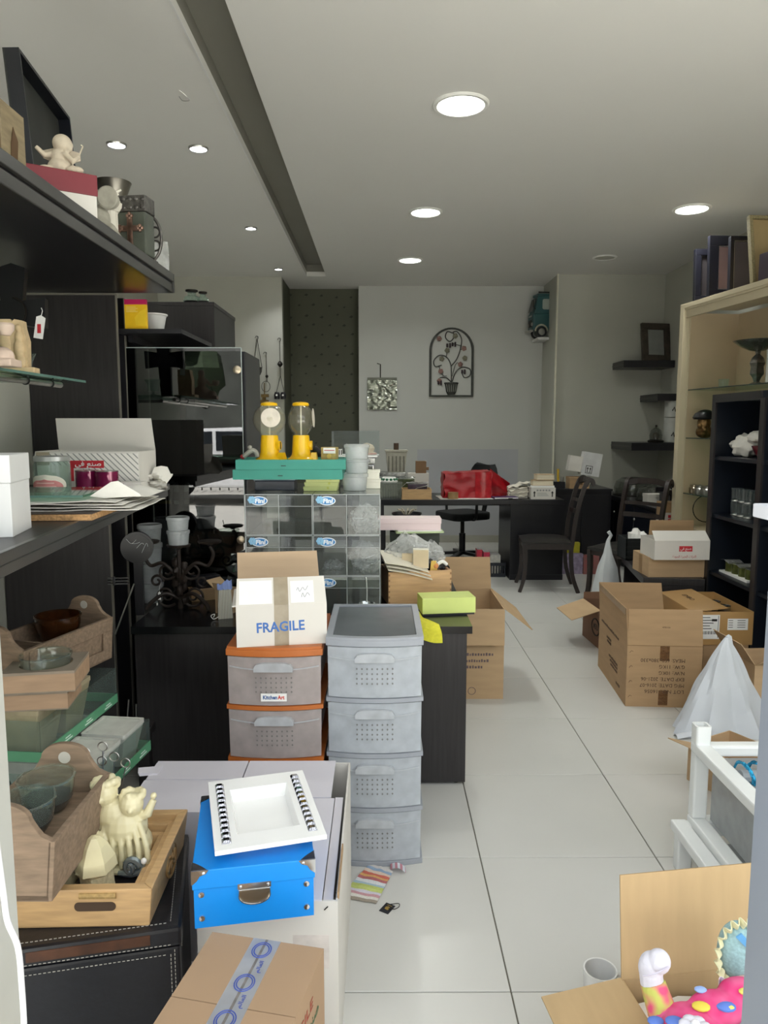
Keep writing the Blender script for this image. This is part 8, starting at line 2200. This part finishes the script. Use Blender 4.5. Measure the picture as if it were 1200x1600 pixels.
MB().ball((.0, -.082, .15), .005, 8).build('nose', mat('pink_nose', '#c98a84', .7), t)
sculpt('body', lambda m: (m.ball((.02, -.06, .07), .075, 18, (1, 1, .95)), m.ball((-.03, -.07, .12), .03, 12, (1.6, .9, .7))), PLU, t, .005)
t = thing('rag_doll', 'navy satin doll lying between the pink dress and white plush', 'doll', dl(-.03, -.04, .2))
t.scale = (.8, .8, .8)
sculpt('body', lambda m: m.ball((0, 0, .1), .06, 16, (.8, 1.1, .75)), mat('navy_satin', '#2a2f4a', .25, var=.2), t, .006)
MB().strip([(-.03, .02, .145), (0, .03, .15), (.03, .02, .145)], .03, .004, (0, 1, 0)).build('satin_band', mat('grey_satin', '#9a9aa8', .25), t)
# packing base inside the carton so the dolls lie high
t = thing('packing_paper', 'crumpled paper packing under the rag dolls', 'paper', dl(0, 0, .006), .14)
boxpart('filler', PB, t, -.18, .18, -.18, .18, .0, .16)
MB().sheet(lambda u, v: (-.19 + .38 * u, -.19 + .38 * v, .165 + .03 * abs(noise.noise(Vector((u * 5, v * 5, 2))))), 14, 14, .004).build('upper_sheet', PB, t); MB().sheet(lambda u, v: (-.19 + .38 * u, -.19 + .38 * v, .004 + .012 * abs(noise.noise(Vector((u * 5, v * 5, 7))))), 14, 14, .002).build('lower_sheet', PB, t)
# ================================================================== street behind the camera, mirrored in the cabinet glass
struct(MB().box(-26, 26, -18.5, -18, 0, 6.5).build('wall_street', mat('dark_street_facade', '#4a4d48', .8, var=.3, scale=1.2)))
def parked_car(label, loc, rz, hexc):
    t = thing('parked_car', label, 'car', loc, rz, group='cars parked in the street')
    pr = [(-2.0, .35), (-2.05, .75), (-1.75, .95), (-1.1, 1.02), (-.55, 1.42), (.75, 1.46), (1.5, 1.05), (1.95, .95), (2.05, .6), (2.0, .35)]
    MB().prism(pr, -.82, .82, UPF).build('body', mat('car_' + hexc[1:], hexc, .2, coat=.5), t, .05)
    gl = mat('car_glass', '#161a1e', .05)
    for s_ in (-1, 1):
        MB().prism([(-.95, 1.03), (-.5, 1.36), (.05, 1.38), (.05, 1.03)], -.01, .01, Matrix.Translation((0, s_ * .825, 0)) @ UPF).build('window', gl, t)
        MB().prism([(.12, 1.03), (.12, 1.38), (.7, 1.38), (1.2, 1.05)], -.01, .01, Matrix.Translation((0, s_ * .825, 0)) @ UPF).build('window', gl, t)
        for x in (-1.3, 1.3):
            w_ = MB().lathe([(.0001, -.1), (.31, -.1), (.33, 0), (.31, .1), (.0001, .1)], 24, M=Matrix.Translation((x, s_ * .76, .32)) @ Matrix.Rotation(math.pi / 2, 4, 'X')).build('wheel', mat('tyre', '#141416', .7), t)
            MB().lathe([(.0001, -.115), (.2, -.11), (.2, .11), (.0001, .115)], 18, M=Matrix.Translation((x, s_ * .76, .32)) @ Matrix.Rotation(math.pi / 2, 4, 'X')).build('hub', STEEL, w_)
    return t
parked_car('white hatchback mirrored in the cabinet glass', (-3.0, -7.5, -.02), .15, '#d9dadb')
parked_car('silver grey hatchback mirrored in the cabinet glass', (-6.2, -11.5, -.02), -.1, '#8d9298')
random.seed(11)
for i, (x, y, h_) in enumerate(((-6.6, -13.5, 6.2), (-2.0, -14.5, 6.6), (3.5, -14.0, 6.0))):
    t = thing('street_tree', ('street tree behind the silver grey hatchback', 'street tree behind the white hatchback', 'street tree opposite the doorway')[i], 'tree', (x, y, -.02), group='street trees')
    MB().tube([(0, 0, 0), (.1, 0, h_ * .3), (-.05, .1, h_ * .6)], [.2, .15, .1], 10).build('trunk', mat('bark', '#3d3328', .9), t)
    m = MB()
    for k in range(14):
        a = k * 2.4; r_ = 1.5 * math.sqrt((k + .5) / 14)
        m.ball((r_ * math.cos(a), r_ * math.sin(a), h_ * .62 + random.uniform(-1.1, 1.3)), random.uniform(.7, 1.05), 12, wob=.5, seed=k + i)
    m.build('crown', mat('dark_foliage', '#2c3a24', .8, var=.4, scale=5), t)
t = thing('street_railing', 'iron street railing mirrored in the cabinet glass', 'railing', (-7.0, -9.6, -.02))
for z in (.25, 1.0): MB().bar((0, 0, z), (9, 0, z), .04, .04).build('rail', DARKM, t)
for i in range(46): MB().bar((i * .2, 0, .05), (i * .2, 0, 1.1), .02, .02).build('bar', DARKM, t)
